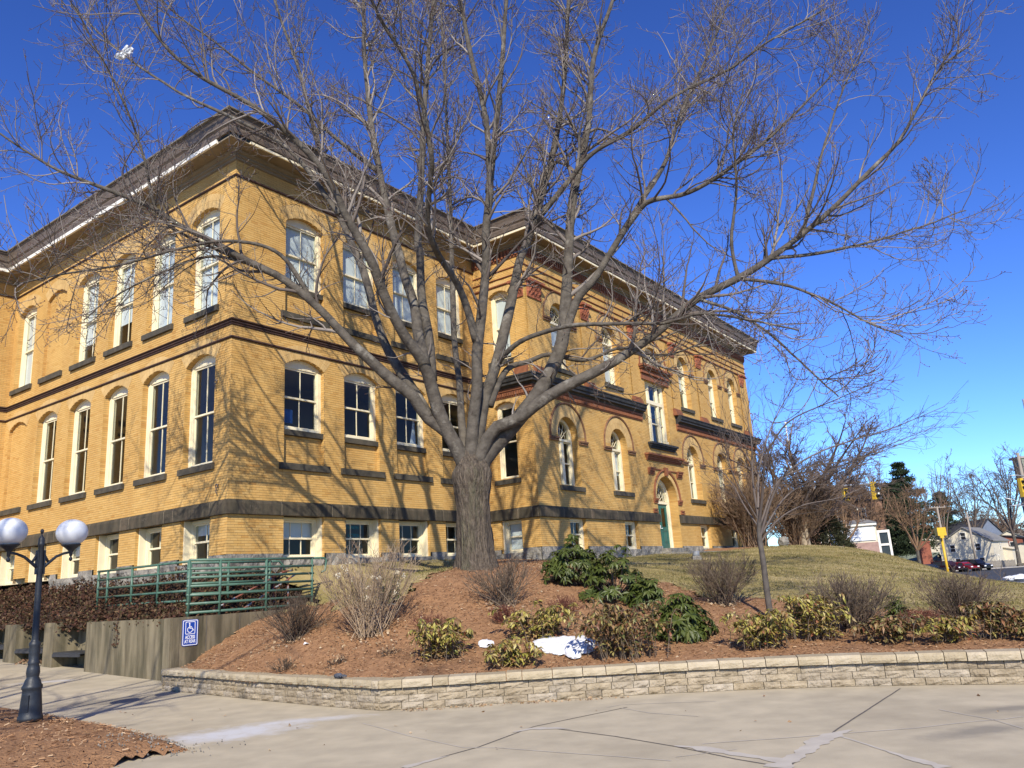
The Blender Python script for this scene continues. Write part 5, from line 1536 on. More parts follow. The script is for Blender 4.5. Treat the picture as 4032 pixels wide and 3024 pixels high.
m_bark = MAT('furrowed_grey_bark', (0.17, 0.135, 0.098), (0.055, 0.042, 0.03), scale=9, rough=0.95, bump=1.0, bscale=13, bdist=0.12, stretch=(2.4, 2.4, 0.45), c3=(0.13, 0.125, 0.07), c3scale=1.2, c3lo=0.55, c3hi=0.75)
m_limb = MAT('grey_limb_bark', (0.125, 0.108, 0.085), (0.055, 0.046, 0.036), scale=6, rough=0.9, bump=0.6, bscale=22, bdist=0.03, c3=(0.25, 0.23, 0.19), c3scale=2.0, c3lo=0.58, c3hi=0.72)
m_twig = MAT('grey_brown_twigs', (1, 1, 1), (0.7, 0.7, 0.7), scale=1.2, rough=0.75, tint=[(0.075, 0.058, 0.048), (0.15, 0.12, 0.10), (0.30, 0.26, 0.22), (0.10, 0.078, 0.065), (0.34, 0.30, 0.26)])
m_bud = MAT('red_brown_buds', (0.13, 0.045, 0.035), (0.08, 0.03, 0.025), scale=20, rough=0.7)

# ---- the big maple: main limbs traced, everything finer grown
TY = 17.6
maple = thing('maple_tree', tuple(atY(1880, 2236, TY) - Z3 * 0.05), 'big bare maple with a fluted grey trunk standing on the mulch slope', 'tree')
LIMBS = [   # pixels of the limb, radius px at start/end, depth change at the tip (m)
 ([(1850, 1900), (1815, 1790), (1769, 1710), (1680, 1642), (1625, 1560), (1537, 1492), (1455, 1417), (1382, 1350), (1239, 1199), (1112, 1096), (953, 1017), (858, 961), (699, 882), (604, 818), (445, 755), (238, 675), (95, 588), (-60, 480)], 34, 3.0, -3.0),
 ([(1690, 1650), (1640, 1560), (1578, 1464), (1523, 1369), (1482, 1260), (1455, 1150), (1427, 1055), (1382, 953), (1334, 842), (1303, 762), (1271, 635), (1223, 461), (1175, 270), (1112, 95), (1060, -60)], 26, 5, 2.5),
 ([(1848, 1880), (1800, 1770), (1735, 1642), (1694, 1505), (1666, 1423), (1605, 1341), (1550, 1246), (1496, 1123), (1461, 1027), (1366, 858), (1290, 700), (1170, 560), (1000, 420), (760, 280), (600, 120), (500, -60)], 36, 3.5, -4.5),
 ([(1672, 1440), (1646, 1314), (1632, 1205), (1591, 1082), (1571, 1000), (1525, 826), (1493, 667), (1461, 477), (1438, 238), (1430, 0), (1420, -200)], 27, 7, 3.5),
 ([(1700, 1500), (1687, 1328), (1660, 1164), (1653, 1000), (1644, 953), (1660, 715), (1668, 477), (1684, 238), (1708, 0), (1720, -160)], 25, 7, 1.0),
 ([(1848, 1860), (1830, 1760), (1817, 1656), (1810, 1519), (1789, 1342), (1783, 1137), (1779, 1017), (1772, 800), (1760, 500), (1745, 200), (1730, -80)], 20, 5, 5.0),
 ([(1856, 1900), (1855, 1780), (1864, 1642), (1878, 1519), (1878, 1382), (1899, 1205), (1912, 1055), (1914, 890), (1930, 715), (1914, 477), (1859, 238), (1811, 0), (1790, -120)], 33, 7, -1.5),
 ([(1924, 760), (1946, 556), (1970, 318), (1994, 0), (2010, -160)], 18, 7, -1.0),
 ([(1875, 1345), (1837, 1205), (1796, 1109), (1741, 1027), (1716, 985), (1684, 890), (1690, 750), (1700, 604), (1636, 318), (1509, 95), (1440, -60)], 19, 5, -5.0),
 ([(1862, 1900), (1876, 1770), (1905, 1587), (1953, 1437), (1987, 1300), (2015, 1178), (2042, 1041), (2048, 1017), (2095, 890), (2175, 604), (2222, 318), (2238, 0), (2250, -150)], 33, 7, 2.0),
 ([(2090, 905), (2135, 842), (2238, 715), (2334, 604), (2492, 508), (2651, 381), (2874, 270), (3033, 159), (3255, 32)], 17, 3, -3.0),
 ([(1862, 1920), (1885, 1840), (1915, 1785), (1987, 1710), (2069, 1615), (2138, 1519), (2179, 1437), (2213, 1355), (2226, 1232), (2233, 1109), (2238, 1017), (2254, 794), (2318, 477), (2334, 238), (2413, 0), (2440, -120)], 45, 7, 1.5),
 ([(2213, 1350), (2274, 1178), (2343, 1096), (2429, 953), (2493, 858), (2556, 794), (2699, 762), (2842, 683), (3049, 524), (3287, 286)], 24, 3, -2.0),
 ([(2440, 935), (2520, 800), (2620, 635), (2683, 445), (2810, 159), (2874, -20)], 15, 4, 3.5),
 ([(1862, 1890), (1895, 1780), (1953, 1683), (2042, 1649), (2138, 1574), (2247, 1512), (2397, 1437), (2556, 1334), (2651, 1255), (2747, 1176), (2906, 1096), (3033, 1017), (3160, 921), (3271, 826), (3414, 683), (3541, 556), (3620, 413), (3700, 270), (3819, 175)], 34, 3, -2.5),
 ([(1960, 1430), (1987, 1396), (2056, 1341), (2165, 1301), (2274, 1280), (2488, 1274), (2625, 1270), (2762, 1238), (2950, 1260), (3150, 1300)], 14, 3, -3.5),
 ([(1930, 1600), (1953, 1533), (2001, 1451), (2083, 1423), (2165, 1396), (2300, 1420), (2450, 1370), (2620, 1400), (2800, 1330)], 17, 3, 2.0),
 ([(1493, 680), (1318, 540), (1175, 413), (1017, 302), (858, 175), (683, 48), (600, -40)], 13, 3, -1.5),
 ([(1334, 842), (1150, 600), (950, 480), (700, 360), (480, 210), (280, 20)], 11, 3, 1.5),
 ([(1112, 1096), (850, 980), (667, 890), (604, 794), (560, 600), (476, 381), (302, 32)], 10, 2.5, -2.0),
 ([(1239, 1199), (1100, 1000), (900, 950), (700, 980), (480, 1040), (250, 1080), (60, 1120)], 11, 2.5, -3.0),
 ([(1030, 1050), (820, 1010), (620, 1080), (430, 1180), (330, 1260)], 8, 2.5, -1.0),
 ([(3033, 1017), (3200, 1000), (3400, 960), (3600, 900), (3800, 830)], 9, 2.5, 1.5),
 ([(2906, 1096), (3080, 1120), (3250, 1180), (3400, 1260), (3560, 1330)], 9, 2.5, -1.5),
 ([(2747, 1176), (2900, 1230), (3050, 1330), (3180, 1450), (3300, 1560)], 8, 2.5, -2.0),
 ([(3160, 921), (3200, 760), (3250, 560), (3330, 330), (3400, 200)], 9, 2.5, 1.0),
 ([(2906, 1096), (2880, 950), (2900, 750), (2890, 520), (2930, 330)], 9, 2.5, -1.0),
]
PXM = TY / F_PX / math.cos(0.1)
limbP, limbR = [], []
for px, r0, r1, dy in LIMBS:
    k = len(px)
    # a limb that leaves another starts at that limb's depth
    y0 = TY
    for Pq, Rq in zip(limbP, limbR):
        d = [np.linalg.norm(Pq[i] - (CAMP + ray(*px[0]) * Pq[i][1] / ray(*px[0])[1])) for i in range(len(Pq))]
        j = int(np.argmin(d))
        if d[j] < 0.25: y0 = Pq[j][1]
    pts = np.array([atY(x, y, y0 + dy * (i / (k - 1)) ** 1.3) for i, (x, y) in enumerate(px)])
    P = resample(pts, 46)
    wv = rng.normal(size=(46, 3)); ker = np.ones(5) / 5
    P = P + np.stack([np.convolve(wv[:, c], ker, 'same') for c in range(3)], 1) * 0.022 * np.linspace(0, 1, 46)[:, None]
    t = np.linspace(0, 1, 46)
    R = (r0 * 0.92 + (r1 - r0 * 0.92) * t ** 0.7) * PXM * (1 + 0.05 * np.sin(t * 23 + r0))
    limbP.append(P); limbR.append(R)
    mb = MB(); mb.tube(P, R, 10); mb.build('limb', m_limb, maple)
# trunk: fluted, flaring into roots
tb = MB(); nz, ns = 46, 56
tz0 = atY(1880, 2250, TY)
tpts = resample(np.array([atY(1876, 2262, TY), atY(1872, 2200, TY), atY(1866, 2100, TY), atY(1860, 2000, TY), atY(1856, 1900, TY), atY(1856, 1810, TY), atY(1858, 1745, TY)]), nz)
V = []
rr = random.Random(5)
ph = [rr.uniform(0, 6.28) for _ in range(8)]
for i in range(nz):
    t = i / (nz - 1)
    rb = 0.345 + 0.15 * math.exp(-t * 9) + 0.09 * math.exp(-((t - 0.74) / 0.14) ** 2) - 0.30 * (max(0, t - 0.76) / 0.24) ** 1.3
    for j in range(ns):
        a = 2 * math.pi * j / ns
        fl = 0.055 * math.exp(-t * 5) * math.cos(5 * a + ph[0]) + 0.03 * math.cos(3 * a + ph[1] + t * 2) + 0.018 * math.cos(7 * a + ph[2] - t * 3) + 0.012 * math.cos(17 * a + ph[3] + 1.5 * math.sin(t * 9)) + 0.010 * math.sin(29 * a + 3 * math.sin(t * 13 + ph[4]) + t * 5) + rr.uniform(-0.006, 0.006)
        r = rb + fl
        V.append(tpts[i] + np.array([math.cos(a) * r, math.sin(a) * r, 0]))
f = [(i * ns + j, i * ns + (j + 1) % ns, (i + 1) * ns + (j + 1) % ns, (i + 1) * ns + j) for i in range(nz - 1) for j in range(ns)]
tb.add(V, f, smooth=True); tb.build('trunk', m_bark, maple)
LP, LR = np.array(limbP), np.array(limbR)
# finer growth: t0 per limb chosen so that the low thick parts stay bare
l1a = children(LP, LR, 4.0, 1.2, 3.6, 12, t0=0.30, ang=(30, 62), up=0.18, trop=(-0.02, 0.16), wig=0.16, rk=0.5, rend=0.0070, taper_len=0.45, rmin=0.011)
l1b = children(LP, LR, 2.2, 0.3, 1.3, 8, t0=0.10, ang=(45, 85), up=0.1, trop=(-0.05, 0.2), wig=0.25, rk=0.25, rend=0.0035, rmin=0.005)
l2 = children(*l1a, 6.0, 0.4, 1.6, 8, t0=0.12, ang=(30, 60), up=0.12, trop=(0.0, 0.2), wig=0.2, rk=0.6, rend=0.0046, rmin=0.0062)
l3 = children(*l2, 5.2, 0.14, 0.55, 5, t0=0.15, ang=(30, 65), up=0.15, trop=(0.0, 0.25), wig=0.2, rk=0.75, rend=0.0042, rmin=0.0050)
l3b = children(*l1b, 5.0, 0.12, 0.5, 5, t0=0.2, ang=(30, 65), up=0.15, trop=(0.0, 0.25), wig=0.2, rk=0.7, rend=0.003, rmin=0.0034)
tag(twig_mesh('crown', [l1a, l1b, l2, l3, l3b], m_twig, maple, (5, 4, 3, 3, 3)), kind='stuff')
tips = np.concatenate([l3[0][:, -1], l3[0][::2, 2], l2[0][:, -1], l3b[0][:, -1]])
V, Q = octa(tips, 0.010)
tag(mesh_np('buds', V, Q, None, m_bud, maple), kind='stuff')
print('maple', len(l1a[0]), len(l2[0]), len(l3[0]), len(tips))

# ---- generic traced / grown trees
def bare_tree(name, label, base, h, spread, r0, n_limbs, group=None, mats=None, fork=0.3, levels=3, dens=1.0, lean=(0, 0), minr=0.004, seed=0, ang=(15, 55), limb_up=0.25, tt=(0.0, 0.05), bare=0.25):
    base = np.array(base, float); mt, mw = mats or (m_limb, m_twig)
    t = thing(name, tuple(base), label, 'tree', group)
    trunk_top = base + np.array([lean[0] * h * fork, lean[1] * h * fork, h * fork])
    P = resample([base - Z3 * 0.1, base + (trunk_top - base) * 0.5 + rng.normal(0, 0.02 * h * fork, 3) * np.array([1, 1, 0]), trunk_top], 12)
    R = r0 * (1.25 - 0.45 * np.linspace(0, 1, 12) ** 0.5); R[0] *= 1.25
    mb = MB(); mb.tube(P, R, 12); mb.build('trunk', mt, t)
    lp, lr = [], []
    for i in range(n_limbs):
        a = 2 * math.pi * (i + rng.uniform(-0.3, 0.3)) / n_limbs; el = math.radians(rng.uniform(*ang))
        reach = spread * rng.uniform(0.75, 1.05) * math.sin(el) / math.sin(math.radians(ang[1])); hh = (h * (1 - fork)) * rng.uniform(0.8, 1.0) * (0.55 + 0.45 * math.cos(el))
        s = P[-1 - int(rng.integers(0, 4))]
        d = np.array([math.cos(a), math.sin(a), 0])
        e = s + d * reach + Z3 * hh + np.array([lean[0], lean[1], 0]) * hh
        lp.append(resample([s, s + d * reach * 0.35 + Z3 * hh * (0.30 if limb_up < 0.5 else 0.5) + rng.normal(0, 0.04 * spread, 3), s + d * reach * 0.7 + Z3 * hh * 0.65 + rng.normal(0, 0.05 * spread, 3), e], 24))
        lr.append(r0 * 0.52 * (1 - 0.93 * np.linspace(0, 1, 24) ** 0.8) + minr)
    LPq, LRq = np.array(lp), np.array(lr)
    lv = [(LPq, LRq)]
    sc = h / 10.0
    c1 = children(LPq, LRq, 1.7 * dens / sc, 1.2 * sc, 3.2 * sc, 9, t0=bare, ang=(30, 60), up=0.15, trop=tt, wig=0.16, rk=0.5, rend=minr, rmin=minr * 1.3); lv.append(c1)
    if levels > 1:
        c2 = children(*c1, 2.6 * dens / sc, 0.5 * sc, 1.4 * sc, 6, t0=0.1, ang=(30, 60), up=0.15, trop=tt, wig=0.2, rk=0.6, rend=minr * 0.85, rmin=minr); lv.append(c2)
    if levels > 2:
        c3 = children(*c2, 3.2 * dens / sc, 0.2 * sc, 0.6 * sc, 4, t0=0.15, ang=(30, 60), up=0.15, trop=tt, wig=0.2, rk=0.7, rend=minr * 0.75, rmin=minr * 0.85); lv.append(c3)
    tag(twig_mesh('crown', lv, mw, t, (7, 4, 3, 3)), kind='stuff')
    return t

# ================================================================== shrubs and perennials of the bed
def tri_leaves(P, D, Nn, ln, wd, fold=0.25, droop=0.15):
    """pointed leaves with a fold: base P, direction D, upper side Nn"""
    S = np.cross(D, Nn); S = unit(S); Nn = np.cross(S, D)
    ln = np.asarray(ln)[:, None]; wd = np.asarray(wd)[:, None]
    b = P; c = P + D * ln * 0.5; tip = P + D * ln - Nn * ln * droop
    l = P + D * ln * 0.45 + S * wd * 0.5 + Nn * wd * fold; r = P + D * ln * 0.45 - S * wd * 0.5 + Nn * wd * fold
    V = np.stack([b, l, c, r, tip], 1).reshape(-1, 3)
    k = (np.arange(len(P)) * 5)[:, None]
    Q = np.concatenate([k + np.array([q]) for q in ((0, 2, 1), (0, 3, 2), (1, 2, 4), (2, 3, 4))])
    return V, Q
m_rhodo = MAT('rhododendron_leaves', (1, 1, 1), (0.8, 0.85, 0.8), scale=4, rough=0.45, spec=0.35, tint=[(0.03, 0.042, 0.008), (0.06, 0.078, 0.014), (0.085, 0.105, 0.02), (0.05, 0.064, 0.011), (0.16, 0.17, 0.045)], trans=0.12)
m_leuc = MAT('variegated_leucothoe_leaves', (1, 1, 1), (0.85, 0.85, 0.85), scale=4, rough=0.5, spec=0.4, tint=[(0.06, 0.085, 0.016), (0.50, 0.42, 0.10), (0.20, 0.20, 0.035), (0.40, 0.34, 0.07), (0.24, 0.08, 0.04), (0.58, 0.50, 0.19), (0.15, 0.06, 0.035), (0.44, 0.34, 0.12)], trans=0.2)
m_leucred = MAT('bronze_leucothoe_leaves', (1, 1, 1), (0.85, 0.85, 0.85), scale=4, rough=0.5, spec=0.4, tint=[(0.06, 0.08, 0.02), (0.20, 0.08, 0.04), (0.30, 0.25, 0.07), (0.16, 0.06, 0.035), (0.36, 0.22, 0.10), (0.10, 0.11, 0.03), (0.40, 0.36, 0.13), (0.26, 0.10, 0.05)], trans=0.2)
m_straw = MAT('straw_coloured_stems', (1, 1, 1), (0.8, 0.8, 0.8), scale=2, rough=0.8, tint=[(0.24, 0.165, 0.10), (0.36, 0.26, 0.165), (0.44, 0.34, 0.23), (0.20, 0.13, 0.08)])
m_shrub = MAT('grey_brown_shrub_twigs', (1, 1, 1), (0.8, 0.8, 0.8), scale=2, rough=0.85, tint=[(0.085, 0.06, 0.042), (0.15, 0.11, 0.075), (0.20, 0.15, 0.105), (0.11, 0.08, 0.055)])
m_shrubd = MAT('dark_shrub_twigs', (1, 1, 1), (0.8, 0.8, 0.8), scale=2, rough=0.85, tint=[(0.06, 0.042, 0.03), (0.11, 0.08, 0.055), (0.15, 0.115, 0.08), (0.08, 0.055, 0.04)])
m_barb = MAT('barberry_twigs', (1, 1, 1), (0.8, 0.8, 0.8), scale=2, rough=0.8, tint=[(0.08, 0.025, 0.02), (0.14, 0.045, 0.03), (0.19, 0.07, 0.045)])
m_deadleaf = MAT('dead_leaves', (1, 1, 1), (0.8, 0.8, 0.8), scale=3, rough=0.85, tint=[(0.30, 0.19, 0.10), (0.42, 0.30, 0.17), (0.22, 0.12, 0.06), (0.50, 0.39, 0.25), (0.17, 0.08, 0.045)])

def px_size(base, px):
    return px * np.linalg.norm(base - CAMP) * math.cos(0.15) / F_PX
def rhodo(label, px, w, h, n, mat=None, lean=(0.0, 0.0), ln=0.16, group='rhododendrons on the slope'):
    b = hitB(*px); W, Hh = px_size(b, w) / 2, px_size(b, h)
    t = thing('rhododendron', tuple(b), label, 'shrub', group)
    # whorl centres over an uneven dome
    az = rng.uniform(0, 2 * math.pi, n); el = np.arcsin(rng.uniform(-0.12, 1, n)); rad = rng.uniform(0.55, 1.0, n) ** 0.5 * (0.80 + 0.25 * np.sin(az * 3 + px[0]) * np.cos(el * 2 + az))
    C = np.stack([np.cos(az) * np.cos(el) * W * rad, np.sin(az) * np.cos(el) * W * 0.85 * rad, (0.06 + 0.92 * np.maximum(np.sin(el), 0) * rad + 0.12 * rng.random(n)) * Hh], 1)
    C[:, 0] += lean[0] * C[:, 2]; C[:, 1] += lean[1] * C[:, 2]
    C += b
    C[:, 2] = np.maximum(C[:, 2], HB(C[:, 0], C[:, 1]) + 0.10)
    out = unit(C - (b + Z3 * Hh * 0.25)); ax = unit(out + np.array([0, 0, 0.9]))
    k = 9
    A = np.repeat(ax, k, 0); P = np.repeat(C, k, 0); m = len(P)
    th = np.tile(np.arange(k) * 2 * math.pi / k, n) + np.repeat(rng.uniform(0, 6, n), k) + rng.normal(0, 0.15, m)
    e1 = unit(np.cross(A, np.array([0.2, 0.3, 0.9]))); e2 = np.cross(A, e1)
    rdir = np.cos(th)[:, None] * e1 + np.sin(th)[:, None] * e2
    dr = np.repeat(rng.uniform(-0.55, 0.15, n), k) + rng.normal(0, 0.18, m)
    D = unit(rdir + A * dr[:, None] + np.array([0, 0, -0.15])); Nn = unit(A + rdir * 0.3)
    V, Q = tri_leaves(P, D, Nn, ln * rng.uniform(0.75, 1.2, m), ln * 0.34 * rng.uniform(0.85, 1.15, m), fold=0.18, droop=0.12)
    T = np.repeat(np.clip(rng.beta(2, 2, m), 0, 1), 5)
    tag(mesh_np('leaves', V, Q, T, mat or m_rhodo, t), kind='stuff')
    # stems from the root to the whorls
    sel = np.arange(0, n, 2)
    S = np.stack([resample([b + rng.normal(0, 0.05, 3) * np.array([1, 1, 0]), b + (C[i] - b) * np.array([0.45, 0.45, 0.35]) + rng.normal(0, 0.03, 3), C[i]], 7) for i in sel])
    V, Q = tubes(S, np.tile(np.linspace(0.012, 0.005, 7), (len(sel), 1)), 4)
    tag(mesh_np('stems', V, Q, np.full(len(V), 0.5), m_shrubd, t), kind='stuff')
    return t
def leucothoe(label, px, w, h, n, mat=None, group='drooping leucothoe clumps'):
    b = hitB(*px); W, Hh = px_size(b, w) / 2, px_size(b, h) * 0.92
    t = thing('leucothoe', tuple(b), label, 'shrub', group)
    az = rng.uniform(0, 2 * math.pi, n)
    rt = b + np.stack([rng.normal(0, W * 0.38, n), rng.normal(0, W * 0.22, n), np.zeros(n)], 1); rt[:, 2] = HB(rt[:, 0], rt[:, 1])
    reach = W * rng.uniform(0.35, 0.85, n); hh = Hh * rng.uniform(0.55, 1.05, n)
    d = np.stack([np.cos(az), np.sin(az) * 0.8, np.zeros(n)], 1)
    k = 9; s = np.linspace(0, 1, k)
    S = rt[:, None] + d[:, None] * reach[:, None, None] * (s ** 1.2)[None, :, None] + Z3 * (hh[:, None] * (np.sin(s * 2.1) * 1.0)[None])[:, :, None] + rng.normal(0, 0.008, (n, k, 3))
    S[:, :, 2] = np.maximum(S[:, :, 2], HB(S[:, :, 0], S[:, :, 1]) + 0.03)
    V, Q = tubes(S, np.tile(np.linspace(0.006, 0.003, k), (n, 1)), 3)
    tag(mesh_np('stems', V, Q, np.full(len(V), 0.5), m_shrubd, t), kind='stuff')
    per = 30
    ts = rng.uniform(0.08, 1.0, (n, per)); f = ts * (k - 1); i0 = np.minimum(f.astype(int), k - 2); fr = (f - i0)[..., None]
    ii = np.arange(n)[:, None]
    P = (S[ii, i0] * (1 - fr) + S[ii, i0 + 1] * fr).reshape(-1, 3); T = unit(S[ii, i0 + 1] - S[ii, i0]).reshape(-1, 3)
    m = len(P); side = unit(np.cross(T, np.array([0, 0, 1.0]))) * rng.choice([-1, 1], m)[:, None]
    D = unit(side * 0.9 + T * 0.55 + np.array([0, 0, -0.45]) + rng.normal(0, 0.25, (m, 3))); Nn = unit(np.array([0, 0, 1.0]) + rng.normal(0, 0.25, (m, 3)))
    V, Q = tri_leaves(P, D, Nn, 0.105 * rng.uniform(0.7, 1.2, m), 0.040 * rng.uniform(0.8, 1.2, m), fold=0.15, droop=0.2)
    V[:, 2] = np.maximum(V[:, 2], HB(V[:, 0], V[:, 1]) + 0.012)
    tag(mesh_np('leaves', V, Q, np.repeat(rng.random(m), 5), mat or m_leuc, t), kind='stuff')
    return t
def bare_shrub(name, label, px, w, h, n, mat, group=None, ang=58, thick=0.008, l2=5.0, l3=4.0, base=None, straight=False, twl=1.0, minr=0.0028):
    b = hitB(*px) if base is None else np.array(base, float); W, Hh = px_size(b, w) / 2, px_size(b, h)
    t = thing(name, tuple(b), label, 'shrub', group)
    az = rng.uniform(0, 2 * math.pi, n); q = rng.random(n) ** 0.6
    el = math.radians(ang) * q
    L = Hh * rng.uniform(0.75, 1.05, n) / np.maximum(np.cos(el * 0.75), 0.4)
    L = np.minimum(L, np.hypot(W * 1.05, Hh))
    D0 = np.stack([np.cos(az) * np.sin(el) * W / Hh * 1.3, np.sin(az) * np.sin(el) * W / Hh * 1.1, np.cos(el) * 1.0], 1); D0 = unit(D0)
    rt = b + np.stack([rng.normal(0, W * 0.16, n), rng.normal(0, W * 0.14, n), np.full(n, -0.03)], 1)
    k = 9; S = np.empty((n, k, 3)); S[:, 0] = rt; D = D0.copy()
    wig = 0.05 if straight else 0.11
    for j in range(1, k):
        S[:, j] = S[:, j - 1] + D * (L / (k - 1))[:, None]; D = unit(D + rng.normal(0, wig, (n, 3)) + np.array([0, 0, 0.03]))
    R = np.tile(np.linspace(thick, thick * 0.4, k), (n, 1))
    c1 = children(S, R, l2 / max(Hh, 0.3), 0.25 * Hh * twl, 0.6 * Hh * twl, 6, t0=0.2, ang=(15, 40) if straight else (20, 55), up=0.15, trop=(0.0, 0.1), wig=0.12, rk=0.6, rend=minr, rmin=minr * 1.2)
    c2 = children(*c1, l3 / max(Hh * 0.35, 0.2), 0.10 * Hh * twl, 0.28 * Hh * twl, 4, t0=0.15, ang=(20, 55), up=0.1, trop=(0, 0.1), wig=0.15, rk=0.8, rend=minr * 0.85, rmin=minr)
    tag(twig_mesh('branches', [(S, R), c1, c2], mat, t, (4, 3, 3)), kind='stuff')
    return t, b, W, Hh

rhodo('tall rhododendron with long drooping leaves against the granite foundation', (2262, 2302), 300, 205, 170)
rhodo('loose open rhododendron with bare stems showing below the entrance', (2425, 2362), 340, 205, 120)
rhodo('small low rhododendron squeezed between two larger rhododendrons', (2550, 2396), 200, 130, 75)
rhodo('dense glossy rounded rhododendron beside the bronze leucothoe', (2690, 2512), 275, 185, 165)
rhodo('small bright green evergreen behind the straw coloured shrub', (1535, 2372), 100, 90, 45, ln=0.09)
rhodo('small dark green evergreen between two rounded twiggy shrubs', (3537, 2448), 108, 105, 55, ln=0.10)
rhodo('tuft of evergreen leaves rising behind a rounded grey shrub', (3440, 2360), 60, 45, 14, ln=0.09)
leucothoe('yellow green leucothoe left of the little snow scrap', (1739, 2590), 250, 150, 44)
leucothoe('yellow and bronze leucothoe uphill of the snow patch', (2128, 2520), 270, 135, 46)
leucothoe('low yellow leucothoe in the dark wet mulch below the snow', (2005, 2622), 230, 100, 34)
leucothoe('large bronze and green leucothoe beside the snow patch', (2447, 2592), 300, 205, 80, m_leucred)
leucothoe('pale yellow leucothoe at the foot of the slim tree', (3013, 2552), 250, 140, 54)
leucothoe('tall yellow leucothoe uphill between the slim tree and a rounded shrub', (3205, 2521), 230, 165, 54)
leucothoe('low bronze leucothoe in front of the dark green evergreen', (3501, 2533), 200, 95, 38, m_leucred)
leucothoe('small yellow leucothoe in front of the grey rounded shrub near the road', (3742, 2530), 180, 95, 34)
leucothoe('straggling bronze and yellow leucothoe at the far end of the bed', (3940, 2515), 180, 130, 40, m_leucred)
leucothoe('leucothoe past the end stones of the wall bed', (4075, 2520), 150, 80, 26, m_leucred)
G1 = 'bare rounded shrubs of the bed'
bare_shrub('bare_shrub', 'bare dark shrub against the concrete sign wall', (1160, 2518), 205, 150, 70, m_shrubd, G1)
_t, _b, _W, _H = bare_shrub('straw_shrub', 'tall straw coloured shrub with upright stems below the railing', (1461, 2500), 330, 290, 130, m_straw, None, ang=50, thick=0.007, l2=4, l3=3, straight=True, minr=0.003)
m_hydra = MAT('papery_flower_heads', (0.62, 0.55, 0.40), (0.45, 0.38, 0.26), scale=10, rough=0.9)
hp = []
for _ in range(26):
    a = rng.uniform(0, 6.28); q = rng.uniform(0.5, 1.0)
    c = _b + np.array([math.cos(a) * q * _W * 0.9, math.sin(a) * q * _W * 0.8, _H * rng.uniform(0.45, 0.95)])
    hp.append(c + rng.normal(0, 0.018, (7, 3)))
V, Q = octa(np.concatenate(hp), 0.014); tag(mesh_np('flower_heads', V, Q, None, m_hydra, _t), kind='stuff')
bare_shrub('bare_shrub', 'bare fan shaped shrub below the maple trunk', (1987, 2386), 190, 165, 80, m_shrub, G1)
bare_shrub('bare_shrub', 'wide bare brown shrub at the lawn edge left of the slim tree', (2857, 2382), 215, 170, 100, m_shrub, G1)
bare_shrub('bare_shrub', 'dense rounded grey shrub right of the slim tree', (3370, 2484), 235, 185, 130, m_shrub, G1)
bare_shrub('bare_shrub', 'dense rounded grey shrub nearest the road', (3796, 2462), 220, 165, 120, m_shrub, G1)
G2 = 'little red barberries'
bare_shrub('barberry', 'small red barberry below the fan shaped shrub', (1982, 2452), 85, 65, 60, m_barb, G2, ang=65, thick=0.004, minr=0.0025)
bare_shrub('barberry', 'small dark red barberry on open mulch between maple and rhododendrons', (2228, 2440), 80, 78, 60, m_barb, G2, ang=60, thick=0.004, minr=0.0025)
bare_shrub('barberry', 'small red barberry behind the yellow green leucothoe', (1700, 2500), 110, 80, 60, m_barb, G2, ang=65, thick=0.004, minr=0.0025)
bare_shrub('barberry', 'round red barberry between grey shrubs of the far bed', (3639, 2486), 110, 78, 80, m_barb, G2, ang=70, thick=0.004, minr=0.0025)
# withered weeds and leaf litter under the shrubs
G3 = 'withered weeds by the low wall'
for px, w, h, lab in (((1119, 2640), 120, 55, 'withered weed leaning over the low wall cap'), ((1324, 2618), 90, 40, 'withered weed with papery leaves near the grey glove'), ((1533, 2575), 100, 35, 'withered flattened weed on open mulch')):
    t, b, W, Hh = bare_shrub('withered_weed', lab, px, w, h, 26, m_shrubd, G3, ang=80, thick=0.005, minr=0.003)
    def pf(n):
        p = b + rng.normal(0, 1, (n, 3)) * np.array([W * 0.5, W * 0.4, 0]); p[:, 2] = HB(p[:, 0], p[:, 1]) + rng.random(n) * Hh * 0.6; return p
    V, Q, T = leaf_cloud(40, 0.05, pf); tag(mesh_np('leaves', V, Q, T, m_deadleaf, t), kind='stuff')
lit = []
def litter(px, w, n, sz=0.055):
    b = hitB(*px); W = px_size(b, w) / 2
    def pf(m):
        p = b + rng.normal(0, 1, (m, 3)) * np.array([W * 0.55, W * 0.45, 0]); p[:, 2] = HB(p[:, 0], p[:, 1]) + 0.015 + rng.random(m) * 0.05; return p
    lit.append(leaf_cloud(n, sz, pf, tilt=0.35))
for px, w, n in (((1160, 2520), 190, 150), ((1461, 2505), 330, 220), ((1987, 2390), 190, 160), ((2857, 2385), 160, 60), ((2300, 2515), 200, 60), ((2128, 2520), 200, 60), ((1739, 2590), 200, 50), ((3013, 2552), 150, 40)): litter(px, w, n)
def scat(n):
    x = rng.uniform(-7, 12, n * 3); y = rng.uniform(11, 24, n * 3); k = in_mulch(x, y); x, y = x[k][:n], y[k][:n]
    return np.stack([x, y, HB(x, y) + 0.02], 1)
lit.append(leaf_cloud(900, 0.045, scat, tilt=0.3))
V, Q, T = join(lit)
tag(mesh_np('leaf_litter', V, Q, T, m_deadleaf), 'scattered tan dead leaves on the mulch', 'leaves', kind='stuff')
def niche(n):
    t = rng.uniform(4.65, 6.1, n); d = rng.uniform(WN - 0.5, WN + 0.1, n); return np.stack([FL.pt(a, b, 0.30 + 0.02 + rng.random() * 0.10 * (1 - abs(a - 5.3) / 0.9)) for a, b in zip(t, d)])
V, Q, T = leaf_cloud(170, 0.09, niche, tilt=0.5)
tag(mesh_np('leaf_heap', V, Q, T, m_deadleaf), 'heap of tan dead leaves under the niche bench', 'leaves', kind='stuff')
